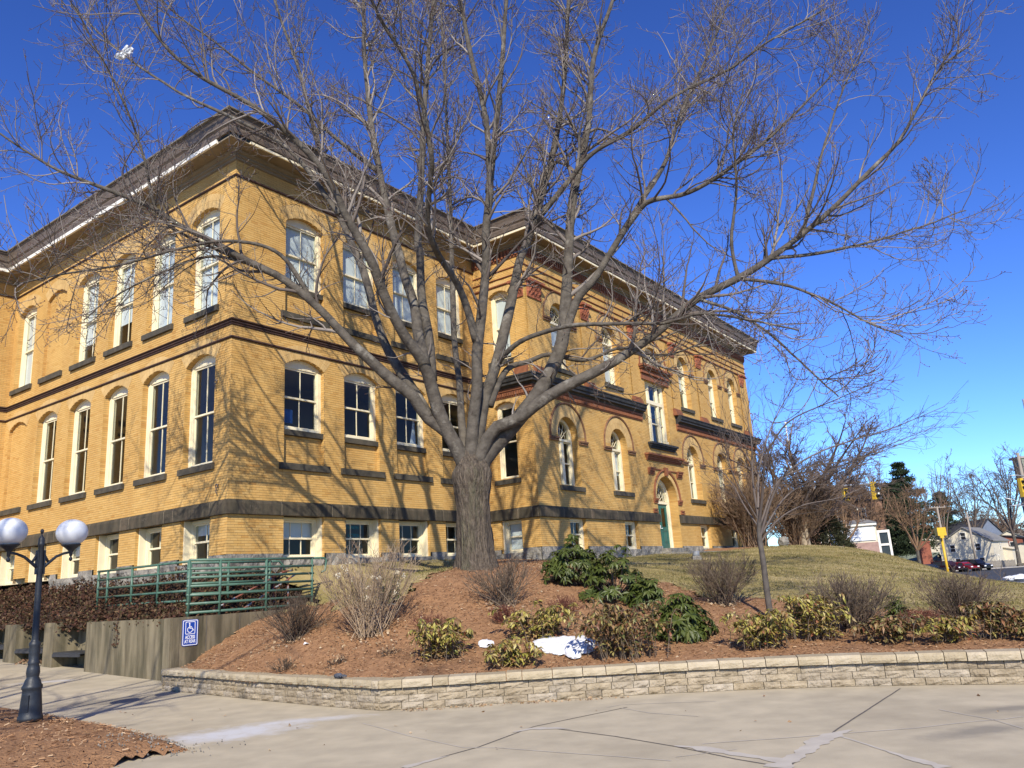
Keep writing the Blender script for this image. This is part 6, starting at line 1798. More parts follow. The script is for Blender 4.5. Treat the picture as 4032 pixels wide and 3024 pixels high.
# loose leaves on the plaza
def plz(n):
    x = rng.uniform(-8, 6, n); y = rng.uniform(8.5, 17, n); k = ~pip(x, y, BED) & ~pip(x, y, ISL); x, y = x[k], y[k]
    return np.stack([x, y, HP(x, y) + 0.012], 1)
V, Q, T = leaf_cloud(90, 0.05, plz, tilt=0.15)
def curb(n):
    s = rng.uniform(CORNER_S + 0.3, CORNER_S + 3.4, n); P = np.array([wall_at(q, 0.05 + rng.random() * 0.16)[0] for q in s]); return np.c_[P, np.full(n, 0.012)]
V2, Q2, T2 = leaf_cloud(160, 0.045, curb, tilt=0.2)
V, Q, T = join([(V, Q, T), (V2, Q2, T2)])
tag(mesh_np('plaza_leaves', V, Q, T, m_deadleaf), 'scraps of dead leaf along the wall foot on the plaza', 'leaves', kind='stuff')

# ---- mulch chips and grass blades
def chips(n, xr, yr, keep, hf, ln=(0.02, 0.06), name='mulch_chips', parent=None):
    x = rng.uniform(*xr, n); y = rng.uniform(*yr, n)
    k = keep(x, y); x, y = x[k], y[k]; n = len(x)
    z = hf(x, y) + rng.uniform(0.004, 0.03, n)
    a = rng.uniform(0, math.pi, n); tl = rng.normal(0, 0.25, n)
    D = unit(np.stack([np.cos(a), np.sin(a), tl], 1)); S = unit(np.stack([-np.sin(a), np.cos(a), rng.normal(0, 0.5, n)], 1))
    L = rng.uniform(*ln, n)[:, None]; W = L * rng.uniform(0.10, 0.3, n)[:, None]
    P = np.stack([x, y, z], 1)
    V = np.stack([P - D * L / 2 - S * W / 2, P + D * L / 2 - S * W / 2, P + D * L / 2 + S * W / 2, P - D * L / 2 + S * W / 2], 1).reshape(-1, 3)
    Q = np.arange(n * 4).reshape(n, 4)
    return V, Q, np.repeat(rng.random(n), 4)
V, Q, T = join([chips(150000, (-7.5, 12.5), (10.3, 25.5), in_mulch, HB), chips(9000, (2, 25), (25, 46), in_mulch, HB)])
tag(mesh_np('mulch_chips', V, Q, T, m_chip), 'loose bark chips strewn over the planted slope', 'mulch', kind='stuff')
V, Q, T = chips(16000, (-12, -3), (6, 13), lambda x, y: pip(*wob(x, y), ISL), HI, ln=(0.02, 0.07))
tag(mesh_np('island_chips', V, Q, T, m_chip), 'loose bark chips strewn round the lamp post', 'mulch', kind='stuff')
def blades(n, xr, yr, keep, h):
    x = rng.uniform(*xr, n); y = rng.uniform(*yr, n); k = keep(x, y); x, y = x[k], y[k]; n = len(x)
    z = HB(x, y) - 0.01
    a = rng.uniform(0, 6.28, n); P = np.stack([x, y, z], 1); S = np.stack([np.cos(a), np.sin(a), np.zeros(n)], 1)
    H = h * rng.uniform(0.5, 1.3, n)[:, None]; tip = P + Z3 * H + rng.normal(0, 0.6, (n, 3)) * H * np.array([1, 1, 0.1])
    w = 0.012
    V = np.stack([P - S * w, P + S * w, tip], 1).reshape(-1, 3)
    patch = 0.5 + 0.25 * np.sin(x * 0.9 + np.sin(y * 0.7) * 2) + 0.25 * np.sin(y * 2.1 + x * 0.4)
    T = np.repeat(np.clip((patch - 0.5) * 1.1 + 0.35 + rng.random(n) * 0.4, 0, 1), 3)
    return V, np.arange(n * 3).reshape(n, 3), T
V, Q, T = join([blades(150000, (-3, 24), (13, 34), in_lawn, 0.05), blades(70000, (4, 34), (30, 48), in_lawn, 0.06)])
tag(mesh_np('grass', V, Q, T, m_blade), 'short dormant grass of the sloping lawn', 'grass', kind='stuff')
# pebbles at the tip of the lamp island
def peb(n):
    c = gnd(640, 2960); x = c[0] + rng.normal(0, 0.35, n); y = c[1] + rng.normal(0, 0.2, n); return np.stack([x, y, HI(x, y) + 0.02], 1)
V, Q = octa(peb(160), 0.010)
tag(mesh_np('pebbles', V, Q, None, m_granite), 'pale pebbles at the tip of the lamp island', 'pebbles', kind='stuff')

# ---- snow
m_snow = MAT('old_snow', (0.74, 0.75, 0.77), (0.60, 0.61, 0.62), scale=9, rough=0.7, bump=0.8, bscale=30, bdist=0.03, spec=0.3, c3=(0.45, 0.42, 0.38), c3scale=5, c3lo=0.64, c3hi=0.75)
def snow(label, px, z=0.05):
    P = np.array([hitB(*p)[:2] for p in px]); c = P.mean(0)
    n = 96; ang = np.linspace(0, 2 * math.pi, n, endpoint=False)
    # radial outline through the traced points
    pa = np.arctan2(P[:, 1] - c[1], P[:, 0] - c[0]); pr = np.hypot(P[:, 1] - c[1], P[:, 0] - c[0]); o = np.argsort(pa); pa, pr = pa[o], pr[o]
    r = np.interp(ang, np.concatenate([pa - 2 * math.pi, pa, pa + 2 * math.pi]) % 1e9 if False else np.concatenate([pa - 2 * math.pi, pa, pa + 2 * math.pi]), np.tile(pr, 3)) * (1 + 0.05 * np.sin(ang * 9) + 0.04 * np.sin(ang * 17 + 1))
    V, f = [], []
    rings = [1.0, 0.97, 0.85, 0.65, 0.4, 0.15]
    for k, q in enumerate(rings):
        for j in range(n):
            x, y = c[0] + math.cos(ang[j]) * r[j] * q, c[1] + math.sin(ang[j]) * r[j] * q
            hgt = [-0.02, z * 0.35, z * 0.7, z * 0.9, z, z][k] + 0.012 * math.sin(x * 17 + y * 11) * math.cos(y * 23 - x * 7) * (k > 0)
            V.append((x, y, float(HB(x, y)) + hgt + 0.03))
    for k in range(len(rings) - 1):
        f += [(k * n + j, k * n + (j + 1) % n, (k + 1) * n + (j + 1) % n, (k + 1) * n + j) for j in range(n)]
    f.append(tuple((len(rings) - 1) * n + j for j in range(n)))
    mb = MB(); mb.add(V, f, smooth=True)
    return tag(mb.build('snow_patch', m_snow), label, 'snow')
snow('long melting snow patch in front of the bronze leucothoe', [(2083, 2545), (2130, 2524), (2200, 2526), (2290, 2520), (2350, 2532), (2345, 2560), (2300, 2580), (2262, 2598), (2220, 2580), (2150, 2572), (2100, 2566)], 0.07)
snow('small snow scrap between two yellow leucothoes', [(1885, 2545), (1915, 2530), (1945, 2538), (1935, 2549), (1900, 2553)], 0.04)
# ---- litter: glove, bag in the tree, white scrap
m_glove = MAT('slate_grey_knit', (0.09, 0.10, 0.12), (0.06, 0.065, 0.08), scale=30, rough=0.95, bump=0.6, bscale=90)
gp, gt, gn = wall_at(CORNER_S - 0.95, -0.06)
glove = thing('glove', (gp[0], gp[1], 0.40), 'lost grey knitted glove lying on the wall cap', 'glove')
gd = np.array([gt[0], gt[1], 0]); gs = np.array([gn[0], gn[1], 0]); g0 = np.array([gp[0], gp[1], 0.405])
mb = MB()
mb.tube([g0 - gd * 0.11 + Z3 * 0.02, g0 - gd * 0.06 + Z3 * 0.025, g0 + Z3 * 0.022, g0 + gd * 0.03 + Z3 * 0.018], [0.030, 0.036, 0.042, 0.030], 10)
for k, (a, l) in enumerate(((-0.035, 0.075), (-0.012, 0.085), (0.012, 0.08), (0.034, 0.062))):
    s = g0 + gd * 0.02 + gs * a + Z3 * 0.016
    mb.tube([s, s + gd * l * 0.55 + gs * a * 0.25 + Z3 * 0.012, s + gd * l + gs * a * 0.4 - Z3 * 0.003], [0.012, 0.0115, 0.008], 6)
s = g0 - gd * 0.04 - gs * 0.035 + Z3 * 0.015
mb.tube([s, s - gs * 0.035 + gd * 0.03 + Z3 * 0.01, s - gs * 0.05 + gd * 0.06], [0.013, 0.012, 0.008], 6)
mb.build('knit', m_glove, glove)
m_bag = MAT('white_plastic_bag', (0.82, 0.83, 0.82), (0.72, 0.74, 0.74), scale=8, rough=0.5, trans=0.35)
bc = atY(488, 208, 15.2); px = 15.2 / F_PX
outl = [(448, 226), (455, 212), (475, 203), (488, 188), (496, 176), (505, 178), (506, 190), (518, 184), (526, 192), (520, 203), (524, 209), (512, 206), (503, 222), (490, 234), (474, 237), (458, 231)]
mb = MB(); V = []
C0 = atY(485, 212, 15.2)
for k, (q, d) in enumerate(((1.0, 0.0), (0.75, -0.05), (0.45, -0.075), (0.2, -0.06))):
    for i, (x, y) in enumerate(outl):
        p = atY(485 + (x - 485) * q, 212 + (y - 212) * q, 15.2 + d + 0.025 * math.sin(i * 2.3 + k)); V.append(p)
n = len(outl)
f = [(k * n + i, k * n + (i + 1) % n, (k + 1) * n + (i + 1) % n, (k + 1) * n + i) for k in range(3) for i in range(n)] + [tuple(3 * n + i for i in range(n))]
b0 = len(V)
for i, (x, y) in enumerate(outl): V.append(atY(485 + (x - 485) * 0.6, 212 + (y - 212) * 0.6, 15.2 + 0.07))
f += [(i, (i + 1) % n, b0 + (i + 1) % n, b0 + i) for i in range(n)] + [tuple(b0 + i for i in range(n))]
mb.add(V, f); tag(mb.build('plastic_bag', m_bag), 'white plastic bag caught high in the maple twigs', 'bag')
sc = hitB(1205, 2545); mb = MB(); mb.add([sc + np.array(v) for v in ((-0.05, 0, 0.03), (0.02, -0.04, 0.05), (0.06, 0.02, 0.035), (0.0, 0.05, 0.055), (-0.02, 0.0, 0.075))], [(0, 1, 4), (1, 2, 4), (2, 3, 4), (3, 0, 4)])
tag(mb.build('paper_scrap', m_blind), 'crumpled white paper scrap on the mulch by the dark shrub', 'paper')

# ================================================================== slim tree, back shrubs and things on the lawn
sb = hitB(3034, 2432)
slim = thing('slim_tree', tuple(sb), 'slim multi stemmed tree with fine sweeping branches at the lawn edge', 'tree')
SY = sb[1]; spx = SY / F_PX
m_slim = MAT('smooth_grey_bark', (0.11, 0.095, 0.078), (0.06, 0.05, 0.042), scale=8, rough=0.85, bump=0.3, bscale=30)
m_slimtw = MAT('dark_fine_twigs', (1, 1, 1), (0.8, 0.8, 0.8), scale=2, rough=0.8, tint=[(0.075, 0.058, 0.048), (0.12, 0.095, 0.08), (0.16, 0.13, 0.11)])
P = resample([atY(3036, 2440, SY), atY(3020, 2330, SY), atY(3005, 2210, SY), atY(2990, 2110, SY), atY(2990, 2040, SY)], 16)
mb = MB(); mb.tube(P, np.linspace(12, 9, 16) * spx, 10); mb.build('trunk', m_slim, slim)
sp, sr = [], []
for px, r0, dy in (([(2990, 2060), (2965, 1900), (2960, 1750), (2945, 1650), (2955, 1540)], 9, 0.5), ([(2988, 2070), (3002, 1950), (3012, 1830), (3045, 1740), (3120, 1650), (3300, 1570), (3480, 1490)], 9, -0.8),
                   ([(2992, 2120), (3040, 1960), (3100, 1860), (3250, 1770), (3500, 1690), (3720, 1600)], 8, -1.2), ([(2990, 2080), (2930, 1990), (2880, 1900), (2830, 1850), (2760, 1830)], 6, 0.6), ([(2995, 2060), (3060, 1900), (3180, 1840), (3400, 1800), (3620, 1720)], 7, 0.8),
                   ([(2992, 2140), (3060, 2050), (3160, 1990), (3300, 1960), (3440, 1900)], 6, -0.5), ([(2985, 2000), (2990, 1850), (3030, 1700), (3100, 1560), (3180, 1440)], 7, 1.0), ([(2980, 2040), (2900, 1900), (2860, 1780), (2850, 1690)], 5, -0.8), ([(3000, 2100), (3100, 1950), (3260, 1860), (3480, 1760), (3680, 1680)], 6, 1.5)):
    k = len(px); pts = [atY(x, y, SY + dy * i / (k - 1)) for i, (x, y) in enumerate(px)]
    sp.append(resample(pts, 26)); sr.append((r0 * 0.72 + (1.0 - r0 * 0.72) * np.linspace(0, 1, 26) ** 0.7) * spx)
SPp, SRr = np.array(sp), np.array(sr)
q1 = children(SPp, SRr, 8.0, 0.4, 1.5, 8, t0=0.15, ang=(18, 48), up=0.05, trop=(0.0, 0.03), wig=0.1, rk=0.5, rend=0.003, rmin=0.004)
q2 = children(*q1, 7, 0.15, 0.6, 5, t0=0.15, ang=(20, 50), up=0.05, trop=(0, 0.04), wig=0.12, rk=0.7, rend=0.0026, rmin=0.003)
q3 = children(*q2, 5, 0.08, 0.25, 4, t0=0.2, ang=(20, 55), up=0.05, trop=(0, 0.04), wig=0.12, rk=0.8, rend=0.0024, rmin=0.0026)
tag(twig_mesh('crown', [(SPp, SRr), q1, q2, q3], m_slimtw, slim, (7, 3, 3, 3)), kind='stuff')

def ground_at(px, Y):
    p = atY(px[0], px[1], Y); p[2] = float(HB(p[0], p[1])); return p
G4 = 'big twiggy shrubs against the far end of the school'
bA = plan(26.0, 4.2); bA[2] = HB(bA[0], bA[1]); bB = plan(31.5, 4.6); bB[2] = HB(bB[0], bB[1])
m_forsy = MAT('tan_red_shrub_twigs', (1, 1, 1), (0.8, 0.8, 0.8), scale=1, rough=0.85, tint=[(0.13, 0.085, 0.055), (0.20, 0.135, 0.085), (0.26, 0.175, 0.105), (0.17, 0.095, 0.06)])
bare_shrub('twiggy_shrub', 'big tan twiggy shrub growing in front of the basement windows', (0, 0), 215, 225, 150, m_forsy, G4, base=bA, thick=0.022, l2=7, l3=6, minr=0.008, ang=52)
bare_shrub('twiggy_shrub', 'big reddish twiggy shrub at the corner of the school', (0, 0), 220, 215, 150, m_forsy, G4, base=bB, thick=0.022, l2=7, l3=6, minr=0.008, ang=55)
m_pale = MAT('pale_tan_bark', (0.36, 0.29, 0.20), (0.24, 0.19, 0.13), scale=5, rough=0.9, bump=0.3)
m_forsy2 = MAT('brown_purple_twigs', (1, 1, 1), (0.8, 0.8, 0.8), scale=1, rough=0.85, tint=[(0.10, 0.07, 0.055), (0.16, 0.115, 0.09), (0.20, 0.15, 0.12), (0.12, 0.08, 0.065)])
pb = ground_at((3178, 2166), 43.0)
bare_tree('pale_trunk_tree', 'broad bare tree with a pale smooth trunk beyond the lawn', pb, 8.2, 5.8, 0.25, 14, mats=(m_pale, m_forsy2), fork=0.24, dens=1.7, minr=0.013, ang=(35, 85), tt=(0.0, 0.04), bare=0.12)
ye = ground_at((3250, 2160), 45.5)
yew = thing('yew', tuple(ye), 'dark green drooping yew behind the pale trunked tree', 'tree')
m_yew = MAT('dark_yew_needles', (1, 1, 1), (0.7, 0.7, 0.7), scale=1, rough=0.8, tint=[(0.012, 0.016, 0.006), (0.03, 0.035, 0.012), (0.05, 0.05, 0.02), (0.02, 0.024, 0.008)])
def yewpos(n):
    az = rng.uniform(0, 6.283, n); z = rng.random(n); rr = (1 - 0.75 * z ** 1.3) * rng.uniform(0.5, 1.0, n) ** 0.5 * (0.85 + 0.2 * np.sin(az * 4) + 0.15 * np.sin(z * 14 + az * 2))
    return ye + np.stack([np.cos(az) * rr * 2.1, np.sin(az) * rr * 1.6, z * 2.9], 1)
V, Q, T = leaf_cloud(9000, 0.20, yewpos, aspect=0.25); tag(mesh_np('crown', V, Q, T, m_yew, yew), kind='stuff')
mb = MB(); mb.tube([ye - Z3 * 0.1, ye + Z3 * 2.2], [0.12, 0.05], 8); mb.build('trunk', m_slim, yew)
# floodlight block, boulders
fl = hitB(2743, 2205); flt = thing('floodlight', tuple(fl), 'grey metal floodlight on a low block in the lawn', 'light')
mb = MB(); mb.box(-0.16, 0.16, -0.14, 0.14, -0.05, 0.14, M=(np.eye(3), fl), taper=0.08); mb.build('block', m_granite, flt)
mb = MB(); mb.lathe([(0.0, 0.14), (0.12, 0.14), (0.125, 0.16), (0.115, 0.30), (0.09, 0.31), (0.0, 0.315)], 14, centre=fl); mb.build('lamp_head', MAT('grey_cast_metal', (0.22, 0.23, 0.24), (0.15, 0.16, 0.17), scale=8, rough=0.5), flt)
def boulder(label, p, sx, sy, sz):
    mb = MB(); n, m = 7, 10; V = []
    for i in range(n):
        for j in range(m):
            t = math.pi * i / (n - 1); a = 2 * math.pi * j / m; k = 1 + rng.uniform(-0.16, 0.16)
            V.append(p + np.array([math.sin(t) * math.cos(a) * sx * k, math.sin(t) * math.sin(a) * sy * k, sz * 0.45 + math.cos(t) * sz * 0.6 * k]))
    mb.add(V, [(i * m + j, i * m + (j + 1) % m, (i + 1) * m + (j + 1) % m, (i + 1) * m + j) for i in range(n - 1) for j in range(m)])
    tag(mb.build('boulder', m_granite), label, 'rock', 'boulders at the top of the lawn')
boulder('pale boulder in front of the twiggy shrubs', ground_at((3090, 2172), 38.5), 0.28, 0.25, 0.42)
boulder('low dark boulder below the white shop sign', ground_at((3312, 2182), 41.0), 0.33, 0.3, 0.3)

# ================================================================== trees out of frame, whose shadows lie across the plaza
bare_tree('bare_tree', 'bare street tree whose branch shadows cross the plaza by the lamp post', (-10.2, 2.6, 0.0), 12.5, 6.8, 0.34, 15, dens=1.2, minr=0.010, fork=0.28, levels=2, ang=(20, 62), group='street trees beside the plaza')
bare_tree('bare_tree', 'bare street tree before the seat niches of the concrete wall', (-17.5, 11.5, 0.0), 11.5, 6.0, 0.28, 12, dens=0.9, minr=0.007, fork=0.3, levels=2, ang=(20, 60), group='street trees beside the plaza')

# ================================================================== street and buildings in the distance
RZ = -0.9
rd = MB(); rd.add([(8, 68, RZ), (160, 58, RZ), (260, 128, RZ), (10, 132, RZ)], [(0, 1, 2, 3)])
tag(rd.build('road', m_asphalt), 'grey asphalt street beyond the lawn', kind='structure')
pv = MB(); pv.box(8, 160, 64.5, 67.8, RZ - 0.3, RZ + 0.10, M=(np.array([[1, -0.065, 0], [0, 1, 0], [0, 0, 1]]), np.zeros(3)))
tag(pv.build('sidewalk', m_walk), 'pale concrete sidewalk at the foot of the lawn', kind='structure')
pv = MB(); pv.box(10, 240, 129, 133, RZ - 0.3, RZ + 0.12); tag(pv.build('far_sidewalk', m_walk), 'pale sidewalk on the far side of the street', kind='structure')
fg = MB(); fg.add([(-60, 133, RZ + 0.02), (300, 133, RZ + 0.02), (600, 500, 3.5), (-200, 500, 3.5)], [(0, 1, 2, 3)])
tag(fg.build('far_lots', m_earth), 'far house lots beyond the street', kind='structure')
def gp(x, Y, z=RZ):
    """ground point in the column of pixel x at depth Y"""
    d = ray(x, 2180); return np.array([d[0] / d[1] * Y, Y, z])
def rotM(p, deg):
    return Matrix.Translation(Vector(p)) @ Matrix.Rotation(math.radians(deg), 4, 'Z')
m_hwhite = MAT('cream_clapboard', (0.62, 0.56, 0.42), (0.55, 0.49, 0.37), scale=1.5, rough=0.7)
m_hgrey = MAT('grey_shingles', (0.22, 0.21, 0.19), (0.16, 0.155, 0.145), scale=2, rough=0.85)
m_hgreen = MAT('sage_green_shingles', (0.20, 0.235, 0.19), (0.15, 0.18, 0.145), scale=2, rough=0.85)
m_hdark = MAT('dark_shingles', (0.05, 0.05, 0.055), (0.035, 0.035, 0.04), scale=2, rough=0.85)
m_hblue = MAT('blue_grey_clapboard', (0.16, 0.19, 0.25), (0.13, 0.155, 0.20), scale=2, rough=0.8)
m_hred = MAT('red_house_brick', (0.30, 0.10, 0.06), (0.22, 0.075, 0.045), scale=6, rough=0.85)
m_hbrown = MAT('brown_house_brick', (0.27, 0.155, 0.10), (0.19, 0.11, 0.07), scale=5, rough=0.85)
m_pink = MAT('pink_granite_blocks', (0.42, 0.27, 0.22), (0.30, 0.19, 0.155), scale=1.6, rough=0.85)
m_pane = MAT('dark_far_glass', (0.03, 0.035, 0.04), (0.02, 0.025, 0.03), scale=1, rough=0.12, spec=0.6)
m_wood = MAT('weathered_grey_wood', (0.24, 0.215, 0.18), (0.17, 0.15, 0.125), scale=4, rough=0.9, stretch=(6, 6, 1))
def house(name, label, p, deg, w, d, h, rise, mw, mr, wins=(), chimney=None, over=0.3, side_wins=(), group='houses across the street', cat='house'):
    """gable front faces the camera side (-y local); ridge runs back along y"""
    t = thing(name, tuple(p), label, cat, group); M = rotM(p, deg)
    mb = MB()
    V = [(-w / 2, 0, 0), (w / 2, 0, 0), (w / 2, d, 0), (-w / 2, d, 0), (-w / 2, 0, h), (w / 2, 0, h), (w / 2, d, h), (-w / 2, d, h), (0, 0, h + rise), (0, d, h + rise)]
    mb.add(V, [(0, 1, 5, 8, 4), (1, 2, 6, 5), (2, 3, 7, 9, 6), (3, 0, 4, 7), (4, 8, 9, 7), (5, 6, 9, 8)])
    mb.build('wall', mw, t, M)
    rf = MB(); s = rise / (w / 2); k = 0.14
    for sg in (-1, 1):
        a = (sg * (w / 2 + over), -over, h - over * s + 0.03); b = (0, -over, h + rise + 0.03); c = (0, d + over, h + rise + 0.03); e = (sg * (w / 2 + over), d + over, h - over * s + 0.03)
        rf.add([a, b, c, e] + [(x, y, z + k) for x, y, z in (a, b, c, e)], BOXF)
    r = rf.build('roof', mr, t, M)
    if chimney:
        mb = MB(); cx, cy, cw, ct = chimney; mb.box(cx - cw / 2, cx + cw / 2, cy - cw / 2, cy + cw / 2, h, ct); mb.build('chimney', m_hred, r, M)
    for (x, z, ww, hh) in wins: far_window(t, M, x, -0.02, z, ww, hh)
    for (y, z, ww, hh) in side_wins: far_window(t, M @ Matrix.Translation((w / 2, y, 0)) @ Matrix.Rotation(math.pi / 2, 4, 'Z'), 0, -0.02, z, ww, hh)
    return t, M
def far_window(t, M, x, y, z, w, h, fm=None):
    mb = MB()
    for a, b, c, d in ((-w / 2 - 0.12, -w / 2, z - 0.12, z + h + 0.12), (w / 2, w / 2 + 0.12, z - 0.12, z + h + 0.12), (-w / 2, w / 2, z + h, z + h + 0.12), (-w / 2, w / 2, z - 0.12, z), (-w / 2, w / 2, z + h / 2 - 0.03, z + h / 2 + 0.03)):
        mb.box(x + a, x + b, y - 0.06, y, c, d)
    f = mb.build('window', fm or m_white, t, M)
    mb = MB(); mb.quad((x - w / 2, y - 0.01, z), (x + w / 2, y - 0.01, z), (x + w / 2, y - 0.01, z + h), (x - w / 2, y - 0.01, z + h)); mb.build('pane', m_pane, f, M)
HP0 = gp(3808, 143)
house('gabled_house', 'cream gabled clapboard house with grey roof behind the parked cars', HP0, -42, 8.4, 12, 4.5, 2.5, m_hwhite, m_hgrey, wins=[(-2.1, 3.0, 0.75, 1.15), (1.9, 3.0, 0.75, 1.15), (-0.1, 5.0, 0.75, 1.15), (-1.6, 0.6, 0.75, 1.15), (2.2, 0.6, 0.75, 1.15)], side_wins=[(2.5, 0.8, 0.8, 1.2), (5, 3.0, 0.8, 1.2)])
house('house_wing', 'small cream wing with flat porch roof beside the gabled house', gp(3935, 146), -42, 4.2, 5, 2.9, 0.5, m_hwhite, m_hwhite, wins=[(-0.6, 0.7, 0.8, 1.4)])
house('brick_house', 'red brick house with dark roof behind the cream wing', gp(3962, 165), -40, 6.5, 7, 5.0, 0.6, m_hred, m_hdark, wins=[(1.5, 3.0, 0.9, 1.3)])
house('blue_house', 'blue grey house with white gable end beyond the street', gp(3915, 185), 20, 8, 12, 6.5, 3.4, m_hblue, m_hdark, wins=[(0, 4, 1, 1.5)])
house('white_house', 'small white house with pale roof near the right poles', gp(3985, 180), -30, 9, 9, 4.5, 2.4, m_hwhite, m_hgrey, wins=[(-2, 1.5, 1, 1.4), (1.5, 1.5, 1, 1.4)])
house('porch_house', 'white porch house with black roof at the street corner', gp(4030, 152), -36, 8, 8, 2.9, 0.9, m_hwhite, m_hdark, wins=[(-2.2, 0.7, 1.6, 1.4), (1.2, 0.7, 1.0, 1.4)])
house('long_shed', 'long low cream building with sage green roof', gp(3690, 152), 52, 6, 13, 1.9, 1.1, m_hwhite, m_hgreen, wins=[], side_wins=[(3, 0.5, 0.8, 0.8), (8, 0.5, 0.8, 0.8)])
house('white_cottage', 'white house half hidden by the dark pines', gp(3620, 190), -25, 10, 9, 6.0, 3.0, m_hwhite, m_hgrey, wins=[(-3, 1, 1, 1.5), (0, 1, 1, 1.5), (3, 1, 1, 1.5), (-2, 4, 1, 1.5), (2, 4, 1, 1.5)], chimney=(2, 3, 1.2, 10))
mb = thing('brick_chimney', tuple(gp(3640, 148)), 'square red brick stack beside the green roofed shed', 'chimney')
bx = MB(); bx.box(-0.95, 0.95, -0.7, 0.7, 0, 5.0); bx.box(-1.0, 1.0, -0.75, 0.75, 5.0, 5.2); bx.build('stack', m_hred, mb, rotM(gp(3640, 148), 5))
# shop with the white sign, and the brown brick block behind it
SP = gp(3400, 118, 2.5)
shop = thing('corner_shop', tuple(SP), 'single storey pink stone shop with a broad white sign board', 'building')
SMx = rotM(SP, -24)
mb = MB(); mb.box(-4.2, 2.2, 0, 6, -4.2, 1.6); mb.build('stone_base', m_pink, shop, SMx)
mb = MB(); mb.box(-4.2, 2.2, 0.05, 6, 1.602, 4.0); mb.build('wall', m_hwhite, shop, SMx)
mb = MB(); mb.box(-4.4, 2.35, -0.3, 6.2, 4.0, 4.35); mb.build('cornice', m_white, shop, SMx)
mb = MB(); mb.add([(-4.6, -0.4, 4.355), (2.5, -0.4, 4.355), (2.5, 6.3, 4.355), (-4.6, 6.3, 4.355), (-3.0, 2.5, 5.0), (1.2, 2.5, 5.0)], [(0, 1, 5, 4), (1, 2, 5), (2, 3, 4, 5), (3, 0, 4)]); mb.build('roof', m_hgrey, shop, SMx)
mb = MB(); mb.box(-4.0, 1.95, -0.10, 0.04, 1.9, 3.75); sg = mb.build('sign_board', m_signw, shop, SMx)
m_faint = MAT('faded_grey_print', (0.55, 0.55, 0.56), (0.50, 0.50, 0.51), scale=3, rough=0.7)
st = MB(); r = random.Random(2)
for k in range(9):
    x = -0.9 + k * 0.28; hh = r.uniform(0.22, 0.42)
    st.box(x, x + 0.07, -0.113, -0.102, 2.75, 2.75 + hh); st.box(x + 0.072, x + 0.18, -0.113, -0.102, 2.75 + hh * r.choice([0.0, 0.5, 0.8]), 2.75 + hh * r.choice([0.0, 0.5, 0.8]) + 0.06) if False else None
for k in range(12):
    x = -0.9 + k * 0.16; st.box(x, x + 0.09, -0.113, -0.102, 2.30, 2.38)
st.build('faded_print', m_faint, sg, SMx)
mb = MB()
for a, b, c, d in ((2.21, 2.5, -3.9, 3.2), (3.6, 3.9, -3.9, 3.2), (2.5, 3.6, 2.85, 3.2), (2.5, 3.6, 1.0, 1.3)): mb.box(a, b, 0.0, 0.3, c, d)
ef = mb.build('entrance_frame', m_white, shop, SMx)
mb = MB(); mb.quad((2.5, 0.2, 1.3), (3.6, 0.2, 1.3), (3.6, 0.2, 2.85), (2.5, 0.2, 2.85)); mb.quad((2.5, 0.2, -0.9), (3.6, 0.2, -0.9), (3.6, 0.2, 1.0), (2.5, 0.2, 1.0)); mb.build('pane', m_pane, ef, SMx)
BP = gp(3462, 126, 2.5)
blk = thing('brick_block', tuple(BP), 'tall brown brick house with dark roof behind the corner shop', 'building'); BM = rotM(BP, -24)
mb = MB(); mb.box(-13, 1.6, 0, 10, -4.2, 8.2); mb.build('wall', m_hbrown, blk, BM)
mb = MB(); mb.add([(-13.4, -0.4, 8.2), (2.0, -0.4, 8.2), (2.0, 10.4, 8.2), (-13.4, 10.4, 8.2), (-13.4, 5, 11.5), (-2.0, 5, 11.5)], [(0, 1, 5, 4), (1, 2, 5), (2, 3, 4, 5), (3, 0, 4)]); rb2 = mb.build('roof', m_hdark, blk, BM)
mb = MB(); mb.add([(0.1, 0.2, 8.4), (1.5, 0.2, 8.4), (1.5, 0.2, 9.6), (0.8, 0.2, 10.3), (0.1, 0.2, 9.6), (0.1, 3, 8.4), (1.5, 3, 8.4), (1.5, 3, 9.6), (0.8, 3, 10.3), (0.1, 3, 9.6)], [(0, 1, 2, 3, 4), (1, 6, 7, 2), (2, 7, 8, 3), (3, 8, 9, 4), (0, 4, 9, 5)]); mb.build('dormer', m_white, blk, BM)
for x in (-10.5, -7.5, -4.5, -1.5):
    for z in (2.2, 5.4): far_window(blk, BM, x, -0.02, z, 1.0, 1.6)
# fence
fn = thing('picket_fence', tuple(gp(3915, 134)), 'weathered grey wooden fence in front of the cream house', 'fence')
for k in range(34):
    x = -3.3 + k * 0.2; mb = MB(); mb.box(x, x + 0.16, 0, 0.03, 0, 1.15 + 0.05 * math.sin(k * 2.1)); mb.build('board', m_wood, fn, rotM(gp(3915, 134), 8))
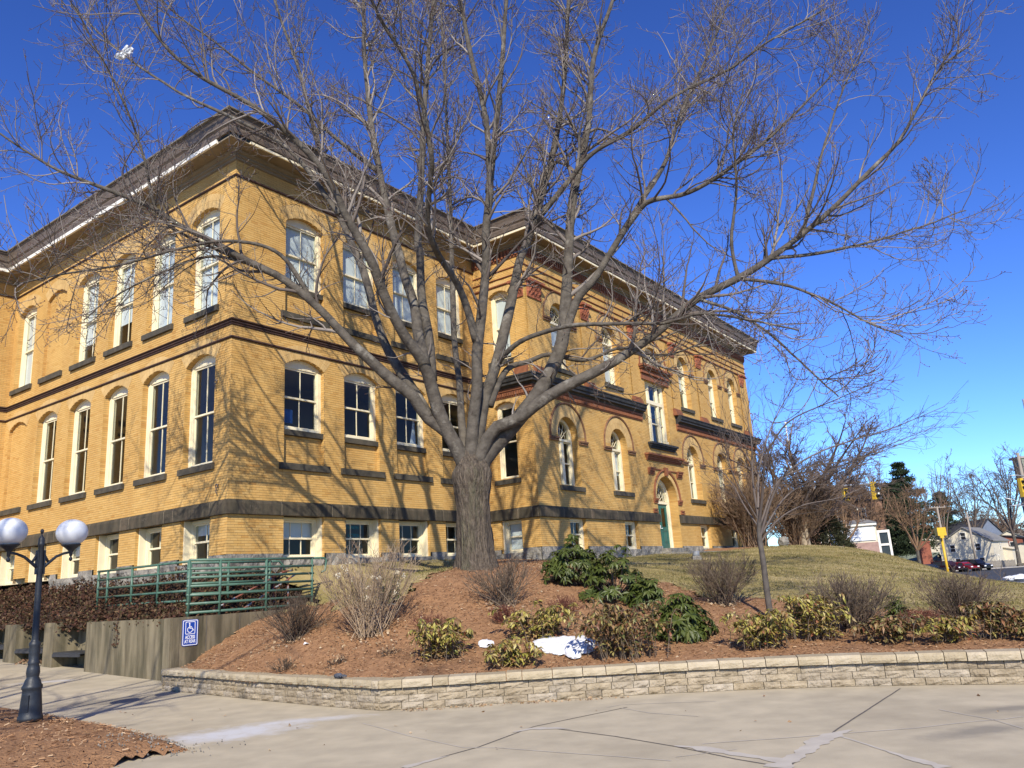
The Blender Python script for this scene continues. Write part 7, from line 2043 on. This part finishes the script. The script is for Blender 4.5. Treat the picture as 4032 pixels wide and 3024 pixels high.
# parked cars
def car(label, px, Y, paint, suv=False, deg=0, w=1.8, L=4.5):
    p = gp(px, Y); M = rotM(p, deg)
    t = thing('parked_car', tuple(p), label, 'car', 'cars parked across the street')
    h0, hb, hr = 0.32, (1.02 if suv else 0.86), (1.72 if suv else 1.42)
    # body: long axis along x
    prof = [(-L / 2, 0.45), (-L / 2, hb - 0.1), (-L / 2 + 0.12, hb), (-L * 0.2, hb + 0.03), (L * 0.22, hb + 0.02), (L / 2 - 0.2, hb - 0.13), (L / 2, hb - 0.28), (L / 2, 0.40), (L / 2 - 0.1, h0), (-L / 2 + 0.1, h0)]
    mb = MB(); prism_xz(mb, prof, -w / 2, w / 2); mb.build('body', paint, t, M)
    rear = -L * (0.47 if suv else 0.36)
    cab = [(rear, hb + 0.02), (rear + (0.12 if suv else 0.45), hr - 0.06), (rear + 0.7, hr), (L * 0.05, hr - 0.02), (L * 0.12, hr - 0.08), (L * 0.27, hb + 0.02)]
    mb = MB(); n = len(cab)
    V = [(x, -w / 2 + 0.06 + (z - hb) * 0.22, z) for x, z in cab] + [(x, w / 2 - 0.06 - (z - hb) * 0.22, z) for x, z in cab]
    mb.add(V, [tuple(range(n)), tuple(range(2 * n - 1, n - 1, -1))] + [(i, (i + 1) % n, n + (i + 1) % n, n + i) for i in range(n)]); mb.build('cabin', paint, t, M)
    for sgn in (-1, 1):
        g = MB()
        for a, b in ((rear + 0.45, -L * 0.09), (-L * 0.07, L * 0.13)):
            y0 = sgn * (w / 2 - 0.055); y1 = sgn * (w / 2 - 0.055 - 0.22 * (hr - 0.12 - hb))
            g.quad((a, y0, hb + 0.06), (b + (0.18 if b > 0 else 0), y0, hb + 0.06), (b, y1, hr - 0.12), (a + 0.12, y1, hr - 0.12))
        g.build('side_windows', m_pane, t, M)
    g = MB(); g.quad((L * 0.262, -w / 2 + 0.15, hb + 0.05), (L * 0.262, w / 2 - 0.15, hb + 0.05), (L * 0.125, w / 2 - 0.25, hr - 0.10), (L * 0.125, -w / 2 + 0.25, hr - 0.10)); g.build('windscreen', m_pane, t, M)
    g = MB(); g.quad((rear - 0.005, -w / 2 + 0.15, hb + 0.06), (rear - 0.005, w / 2 - 0.15, hb + 0.06), (rear + (0.11 if suv else 0.42), w / 2 - 0.25, hr - 0.10), (rear + (0.11 if suv else 0.42), -w / 2 + 0.25, hr - 0.10)); g.build('rear_window', m_pane, t, M)
    for x in (-L * 0.31, L * 0.31):
        for s in (-1, 1):
            wh = MB(); ang = np.linspace(0, 2 * math.pi, 17)[:-1]
            prism_xz(wh, [(x + 0.33 * math.cos(a), 0.33 + 0.33 * math.sin(a)) for a in ang], s * (w / 2 + 0.01) - 0.1, s * (w / 2 + 0.01) + 0.1); wo = wh.build('wheel', m_tyre, t, M)
            rm2 = MB(); prism_xz(rm2, [(x + 0.2 * math.cos(a), 0.33 + 0.2 * math.sin(a)) for a in ang], s * (w / 2 + 0.115) - 0.006, s * (w / 2 + 0.115) + 0.006); rm2.build('rim', m_chrome, wo, M)
    for y in (-w / 2 + 0.25, w / 2 - 0.25):
        hl = MB(); hl.box(L / 2 - 0.04, L / 2 + 0.015, y - 0.18, y + 0.18, 0.62, 0.76); hl.build('headlight', m_signw, t, M)
        tl = MB(); tl.box(-L / 2 - 0.012, -L / 2 + 0.04, y - 0.15, y + 0.15, 0.68, 0.84); tl.build('tail_light', m_tail, t, M)
    bp = MB(); bp.box(L / 2 - 0.02, L / 2 + 0.06, -w / 2 + 0.1, w / 2 - 0.1, 0.36, 0.5); bp.build('bumper', m_tyre, t, M)
m_tyre = MAT('black_rubber', (0.02, 0.02, 0.02), (0.015, 0.015, 0.015), rough=0.8)
m_tail = MAT('red_tail_lens', (0.35, 0.02, 0.02), (0.3, 0.015, 0.015), rough=0.2)
def paint(n, c): return MAT(n, c, tuple(v * 0.9 for v in c), scale=2, rough=0.25, spec=0.5, coat=0.6)
car('dark blue car parked behind the lawn crest', 3576, 122, paint('dark_blue_paint', (0.015, 0.03, 0.08)), deg=-20)
car('black saloon parked beside the dark blue car', 3655, 121, paint('black_blue_paint', (0.008, 0.012, 0.02)), deg=-35)
car('dark maroon van parked behind the yellow signal post', 3720, 122, paint('dark_maroon_paint', (0.03, 0.01, 0.015)), True, deg=-60)
car('bright red hatchback parked in the row', 3783, 121.5, paint('red_paint', (0.22, 0.01, 0.015)), deg=-68, L=4.0)
car('black off road car parked next to the red hatchback', 3833, 122, paint('black_paint', (0.008, 0.008, 0.009)), True, deg=-68, L=4.2)
# poles, signals
m_pole = MAT('weathered_utility_pole', (0.33, 0.28, 0.22), (0.24, 0.20, 0.16), scale=3, rough=0.9, stretch=(5, 5, 0.5))
m_galv = MAT('galvanised_steel', (0.45, 0.46, 0.47), (0.36, 0.37, 0.38), scale=3, rough=0.45, metal=0.6)
m_yel = MAT('signal_yellow_paint', (0.62, 0.40, 0.03), (0.55, 0.34, 0.025), scale=4, rough=0.45)
m_blk = MAT('black_signal_visor', (0.02, 0.02, 0.02), (0.015, 0.015, 0.015), rough=0.6)
def utility(label, px, Y, h, r, arms):
    p = gp(px, Y); t = thing('utility_pole', tuple(p), label, 'pole', 'utility poles along the far street'); mb = MB(); mb.tube([p, p + Z3 * h], [r, r * 0.7], 10); mb.build('pole', m_pole, t)
    for z, w in arms:
        mb = MB(); mb.box(-w / 2, w / 2, -0.06, 0.06, h - z - 0.07, h - z + 0.07, M=(np.eye(3), p)); ar = mb.build('crossarm', m_pole, t)
        for x in np.linspace(-w / 2 + 0.1, w / 2 - 0.1, 4):
            mb = MB(); mb.lathe([(0.0, 0.06), (0.06, 0.06), (0.05, 0.14), (0.07, 0.2), (0.0, 0.26)], 8, centre=p + np.array([x, 0, h - z])); mb.build('insulator', m_galv, ar)
    return p
p1 = utility('utility pole with a crossarm standing left of the cream house', 3724, 128, 10.1, 0.19, [(0.15, 2.6)])
p2 = utility('plain utility pole standing in front of the cream house', 3838, 127, 8.9, 0.19, [(0.9, 0.9)])
wires = MB()
p3_ = gp(4060, 105)
def wire(mb, a, b, sag):
    t = np.linspace(0, 1, 14)[:, None]; mb.tube(a + (b - a) * t - Z3 * sag * (4 * t * (1 - t)), 0.018, 3, cap=False)
wires = MB(); wire(wires, p1 + Z3 * 10.0, gp(3330, 150) + Z3 * 10.0, 1.2); tag(wires.build('power_line', m_blk), 'power line running left from the crossarm pole', 'wire')
wires = MB(); wire(wires, p1 + Z3 * 9.8, p2 + Z3 * 8.6, 0.4); tag(wires.build('power_line', m_blk), 'power line strung between the two utility poles', 'wire')
wires = MB(); wire(wires, p2 + Z3 * 8.6, gp(4120, 112) + Z3 * 9.0, 0.9); tag(wires.build('power_line', m_blk), 'power line running right from the plain pole', 'wire')
yp = gp(3719, 58, -0.6); yt = thing('signal_post', tuple(yp), 'yellow pedestrian signal post at the lawn crest', 'signal')
yh = (atY(3688, 2085, 58) - yp)[2]
mb = MB(); mb.tube([yp, yp + Z3 * (yh - 0.45)], 0.085, 12); mb.build('post', m_yel, yt)
mb = MB(); mb.box(-0.32, 0.30, -0.22, 0.22, yh - 0.45, yh + 0.12, M=(np.eye(3), yp)); hd = mb.build('signal_head', m_yel, yt)
mb = MB(); mb.box(-0.28, 0.0, -0.40, -0.222, yh - 0.62, yh - 0.46, M=(np.eye(3), yp)); mb.build('visor', m_yel, hd)
# mast arm with hanging signals behind the pale tree
def signal_head(t, p, deg=0, h=1.05, mat=None):
    M = rotM(p, deg); mb = MB(); mb.box(-0.18, 0.18, -0.14, 0.14, -h / 2, h / 2); b = mb.build('signal_head', mat or m_yel, t, M)
    for k in (-1, 0, 1):
        mb = MB(); mb.tube([(0, -0.14, k * h * 0.31), (0, -0.34, k * h * 0.31 - 0.02)], 0.13, 10, cap=False); mb.build('visor', m_blk, b, M)
mp = gp(3136, 60, -0.3); mtp = atY(3430, 1905, 60)
mast = thing('traffic_mast', tuple(mp), 'galvanised traffic mast arm with yellow signals behind the pale tree', 'signal')
mh = (atY(3104, 1840, 60) - mp)[2]
mb = MB(); mb.tube([mp, mp + Z3 * mh], [0.12, 0.08], 12); mb.build('pole', m_galv, mast)
mb = MB(); a0 = mp + Z3 * (mtp[2] - mp[2] - 0.25); mb.tube([a0, a0 + (mtp - a0) * 0.5 + Z3 * 0.12, mtp], [0.10, 0.08, 0.06], 10); mb.build('arm', m_galv, mast)
signal_head(mast, atY(3442, 1932, 60), 35, 1.3); signal_head(mast, atY(3329, 1948, 60), 10, 0.95)
fpz = gp(3168, 56, 0.0); fp_ = thing('flagpole', tuple(fpz), 'thin white flagpole rising behind the slim tree', 'pole'); ft = atY(3121, 1669, 56)
mb = MB(); mb.tube([fpz, np.array([fpz[0], fpz[1], ft[2]])], [0.07, 0.04], 10); mb.build('pole', m_white, fp_); mb = MB(); mb.lathe([(0.0, 0), (0.08, 0.05), (0.08, 0.12), (0.0, 0.17)], 8, centre=(fpz[0], fpz[1], ft[2])); mb.build('finial', m_white, fp_)
# right edge: tall steel lamp standard and wooden signal pole
top = atY(4029, 1572, 62); tp = np.array([top[0], top[1], -0.8])
lt = thing('light_standard', tuple(tp), 'tall galvanised lamp standard at the right of the street', 'pole')
mb = MB(); mb.tube([tp, np.array([tp[0], tp[1], top[2]])], [0.16, 0.09], 12); mb.build('pole', m_galv, lt)
wt_ = atY(4021, 1850, 70); wp = np.array([wt_[0], wt_[1], -0.8])
ws = thing('signal_pole', tuple(wp), 'wooden pole with yellow traffic signal and street light arm', 'signal')
mb = MB(); mb.tube([wp, np.array([wp[0], wp[1], wt_[2] + 1.5])], [0.17, 0.12], 10); mb.build('pole', m_pole, ws)
signal_head(ws, atY(4024, 1920, 69), 20, 1.6)
for px0, py0, px1, py1, nm in ((3968, 1874, 4040, 1876, 'bracket_arm'), (3978, 1992, 4040, 1993, 'bracket_arm'), (3952, 1960, 4030, 1985, 'lamp_arm')):
    mb = MB(); mb.tube([atY(px0, py0, 69.6), atY((px0 + px1) / 2, (py0 + py1) / 2 - 4, 69.6), atY(px1, py1, 69.6)], 0.05, 8); mb.build(nm, m_galv, ws)
ct_ = atY(4048, 1806, 160); cp = np.array([ct_[0], ct_[1], RZ])
ch = thing('brick_tower', tuple(cp), 'tall grey green brick tower rising at the right edge', 'tower')
mb = MB(); mb.box(-2.3, 2.6, -1.5, 1.5, 0, ct_[2] - RZ, M=(np.eye(3), cp)); mb.build('shaft', MAT('grey_green_brick', (0.26, 0.27, 0.21), (0.18, 0.19, 0.15), scale=3, rough=0.9), ch)
mb = MB(); mb.box(-2.9, 2.9, -1.7, 1.7, ct_[2] - RZ, ct_[2] - RZ + 0.4, M=(np.eye(3), cp)); mb.build('coping', m_walk, ch)
sn = gnd(4005, 2280, RZ + 0.1)
mb = MB()
boul = []
for k, (dx, s) in enumerate(((-0.6, 0.45), (0.3, 0.6), (1.2, 0.4))):
    n, m = 6, 9; V = []
    for i in range(n):
        for j in range(m):
            t = math.pi * i / (n - 1); a = 2 * math.pi * j / m; q = 1 + rng.uniform(-0.2, 0.2)
            V.append(sn + np.array([dx + math.sin(t) * math.cos(a) * s * q * 1.5, math.sin(t) * math.sin(a) * s * q, s * 0.2 + math.cos(t) * s * 0.45 * q]))
    mb.add(V, [(i * m + j, i * m + (j + 1) % m, (i + 1) * m + (j + 1) % m, (i + 1) * m + j) for i in range(n - 1) for j in range(m)])
tag(mb.build('snow_heap', m_snow), 'dirty snow heap at the street kerb', 'snow')

# ---- trees in the distance
m_pine = MAT('dark_pine_needles', (1, 1, 1), (0.7, 0.7, 0.7), scale=0.5, rough=0.85, tint=[(0.012, 0.022, 0.010), (0.03, 0.048, 0.02), (0.05, 0.07, 0.028), (0.022, 0.036, 0.015)])
def pine(label, px, Y, h, spread, n):
    p = gp(px, Y, RZ); t = thing('pine_tree', tuple(p), label, 'tree', 'pines beyond the street')
    mb = MB(); mb.tube([p, p + Z3 * h * 0.97], [0.32, 0.05], 8); mb.build('trunk', m_slim, t)
    def pf(k):
        z = 0.10 + 0.90 * rng.random(k) ** 0.9; tier = np.floor(z * 15) / 15; az = np.floor(rng.random(k) * 7) / 7 * 6.283 + tier * 37 + rng.normal(0, 0.22, k)
        prof = np.minimum(1.0, (1.04 - tier) * 2.0) * (0.62 + 0.38 * np.sin(tier * 41 + np.floor(az)))
        rr = spread * prof * rng.random(k) ** 0.55
        return p + np.stack([np.cos(az) * rr, np.sin(az) * rr, h * tier + 0.25 * rr * 0.6 + rng.normal(0, 0.16, k) * (0.5 + rr * 0.25)], 1)
    V, Q, T = leaf_cloud(n, 0.85, pf, tilt=0.8, aspect=0.22); tag(mesh_np('crown', V, Q, T, m_pine, t), kind='stuff')
pine('tall dark pine with an open flat top beyond the shop', 3600, 165, 22.5, 5.8, 14000)
pine('broad dark pine leaning over the white cottage', 3545, 158, 17.5, 7.5, 15000)
pine('dark pine between the bare trees behind the gabled house', 3745, 195, 18.0, 6.0, 9000)
m_ftw = MAT('far_brown_twigs', (1, 1, 1), (0.8, 0.8, 0.8), scale=0.2, rough=0.9, tint=[(0.12, 0.09, 0.07), (0.18, 0.14, 0.11), (0.15, 0.11, 0.08)])
m_ftw2 = MAT('far_russet_twigs', (1, 1, 1), (0.8, 0.8, 0.8), scale=0.2, rough=0.9, tint=[(0.17, 0.105, 0.06), (0.24, 0.15, 0.085), (0.20, 0.12, 0.07)])
GT = 'bare trees beyond the street'
for lab, px, Y, h, s, mt, dn in (('russet bare tree in front of the dark pines', 3615, 140, 15.5, 6.0, m_ftw2, 1.7), ('tall bare tree rising behind the crossarm pole', 3735, 160, 21, 7.5, m_ftw, 1.5), ('rounded bare tree behind the roof of the cream house', 3850, 165, 19.5, 6.5, m_ftw, 1.6),
                                 ('russet leafy oak above the blue grey house', 3900, 200, 14.0, 8.0, m_ftw2, 1.8), ('low bare tree above the white house', 3965, 210, 15, 7.0, m_ftw, 1.5), ('tall pale bare tree beside the grey tower', 4005, 130, 19.0, 6.0, m_ftw, 1.6), ('bare tree behind the brick block', 3330, 150, 15.0, 6.0, m_ftw2, 1.3), ('bare tree behind the flagpole', 3200, 140, 18.0, 8.0, m_ftw2, 1.3), ('dense russet tree over the shop roof', 3330, 112, 16.5, 6.0, m_ftw2, 2.2), ('dense brown tree in front of the brick block', 3425, 125, 17.0, 5.5, m_ftw2, 2.0)):
    bare_tree('bare_tree', lab, gp(px, Y, RZ), h, s, 0.30, 9, group=GT, mats=(m_limb, mt), fork=0.28, dens=dn * 0.85, minr=0.028, levels=3, ang=(12, 55))
# low wood on the horizon
def wood(n):
    x = rng.uniform(3150, 4200, n); Y = rng.uniform(260, 340, n); k = 0.5 + 0.5 * np.sin(x * 0.021) * np.sin(x * 0.0083 + 1)
    return np.array([gp(a, b, 0) + np.array([0, 0, rng.random() ** 0.7 * (7 + 7 * c)]) for a, b, c in zip(x, Y, k)])
V, Q, T = leaf_cloud(9000, 2.0, wood, aspect=0.25)
tag(mesh_np('distant_wood', V, Q, T, m_ftw), 'low brown wood on the horizon', 'wood', kind='stuff')
def bedge(n):
    x = rng.uniform(3450, 3580, n); p = np.array([atY(a, 2200 + (a - 3450) * 0.25, 46 + rng.normal(0, 0.5)) for a in x]); p[:, 2] = HB(p[:, 0], p[:, 1]) + rng.random(n) * 0.25; return p
V, Q, T = leaf_cloud(900, 0.14, bedge)
tag(mesh_np('groundcover', V, Q, T, m_ivy), 'strip of brown groundcover at the top of the lawn', 'groundcover', kind='stuff')
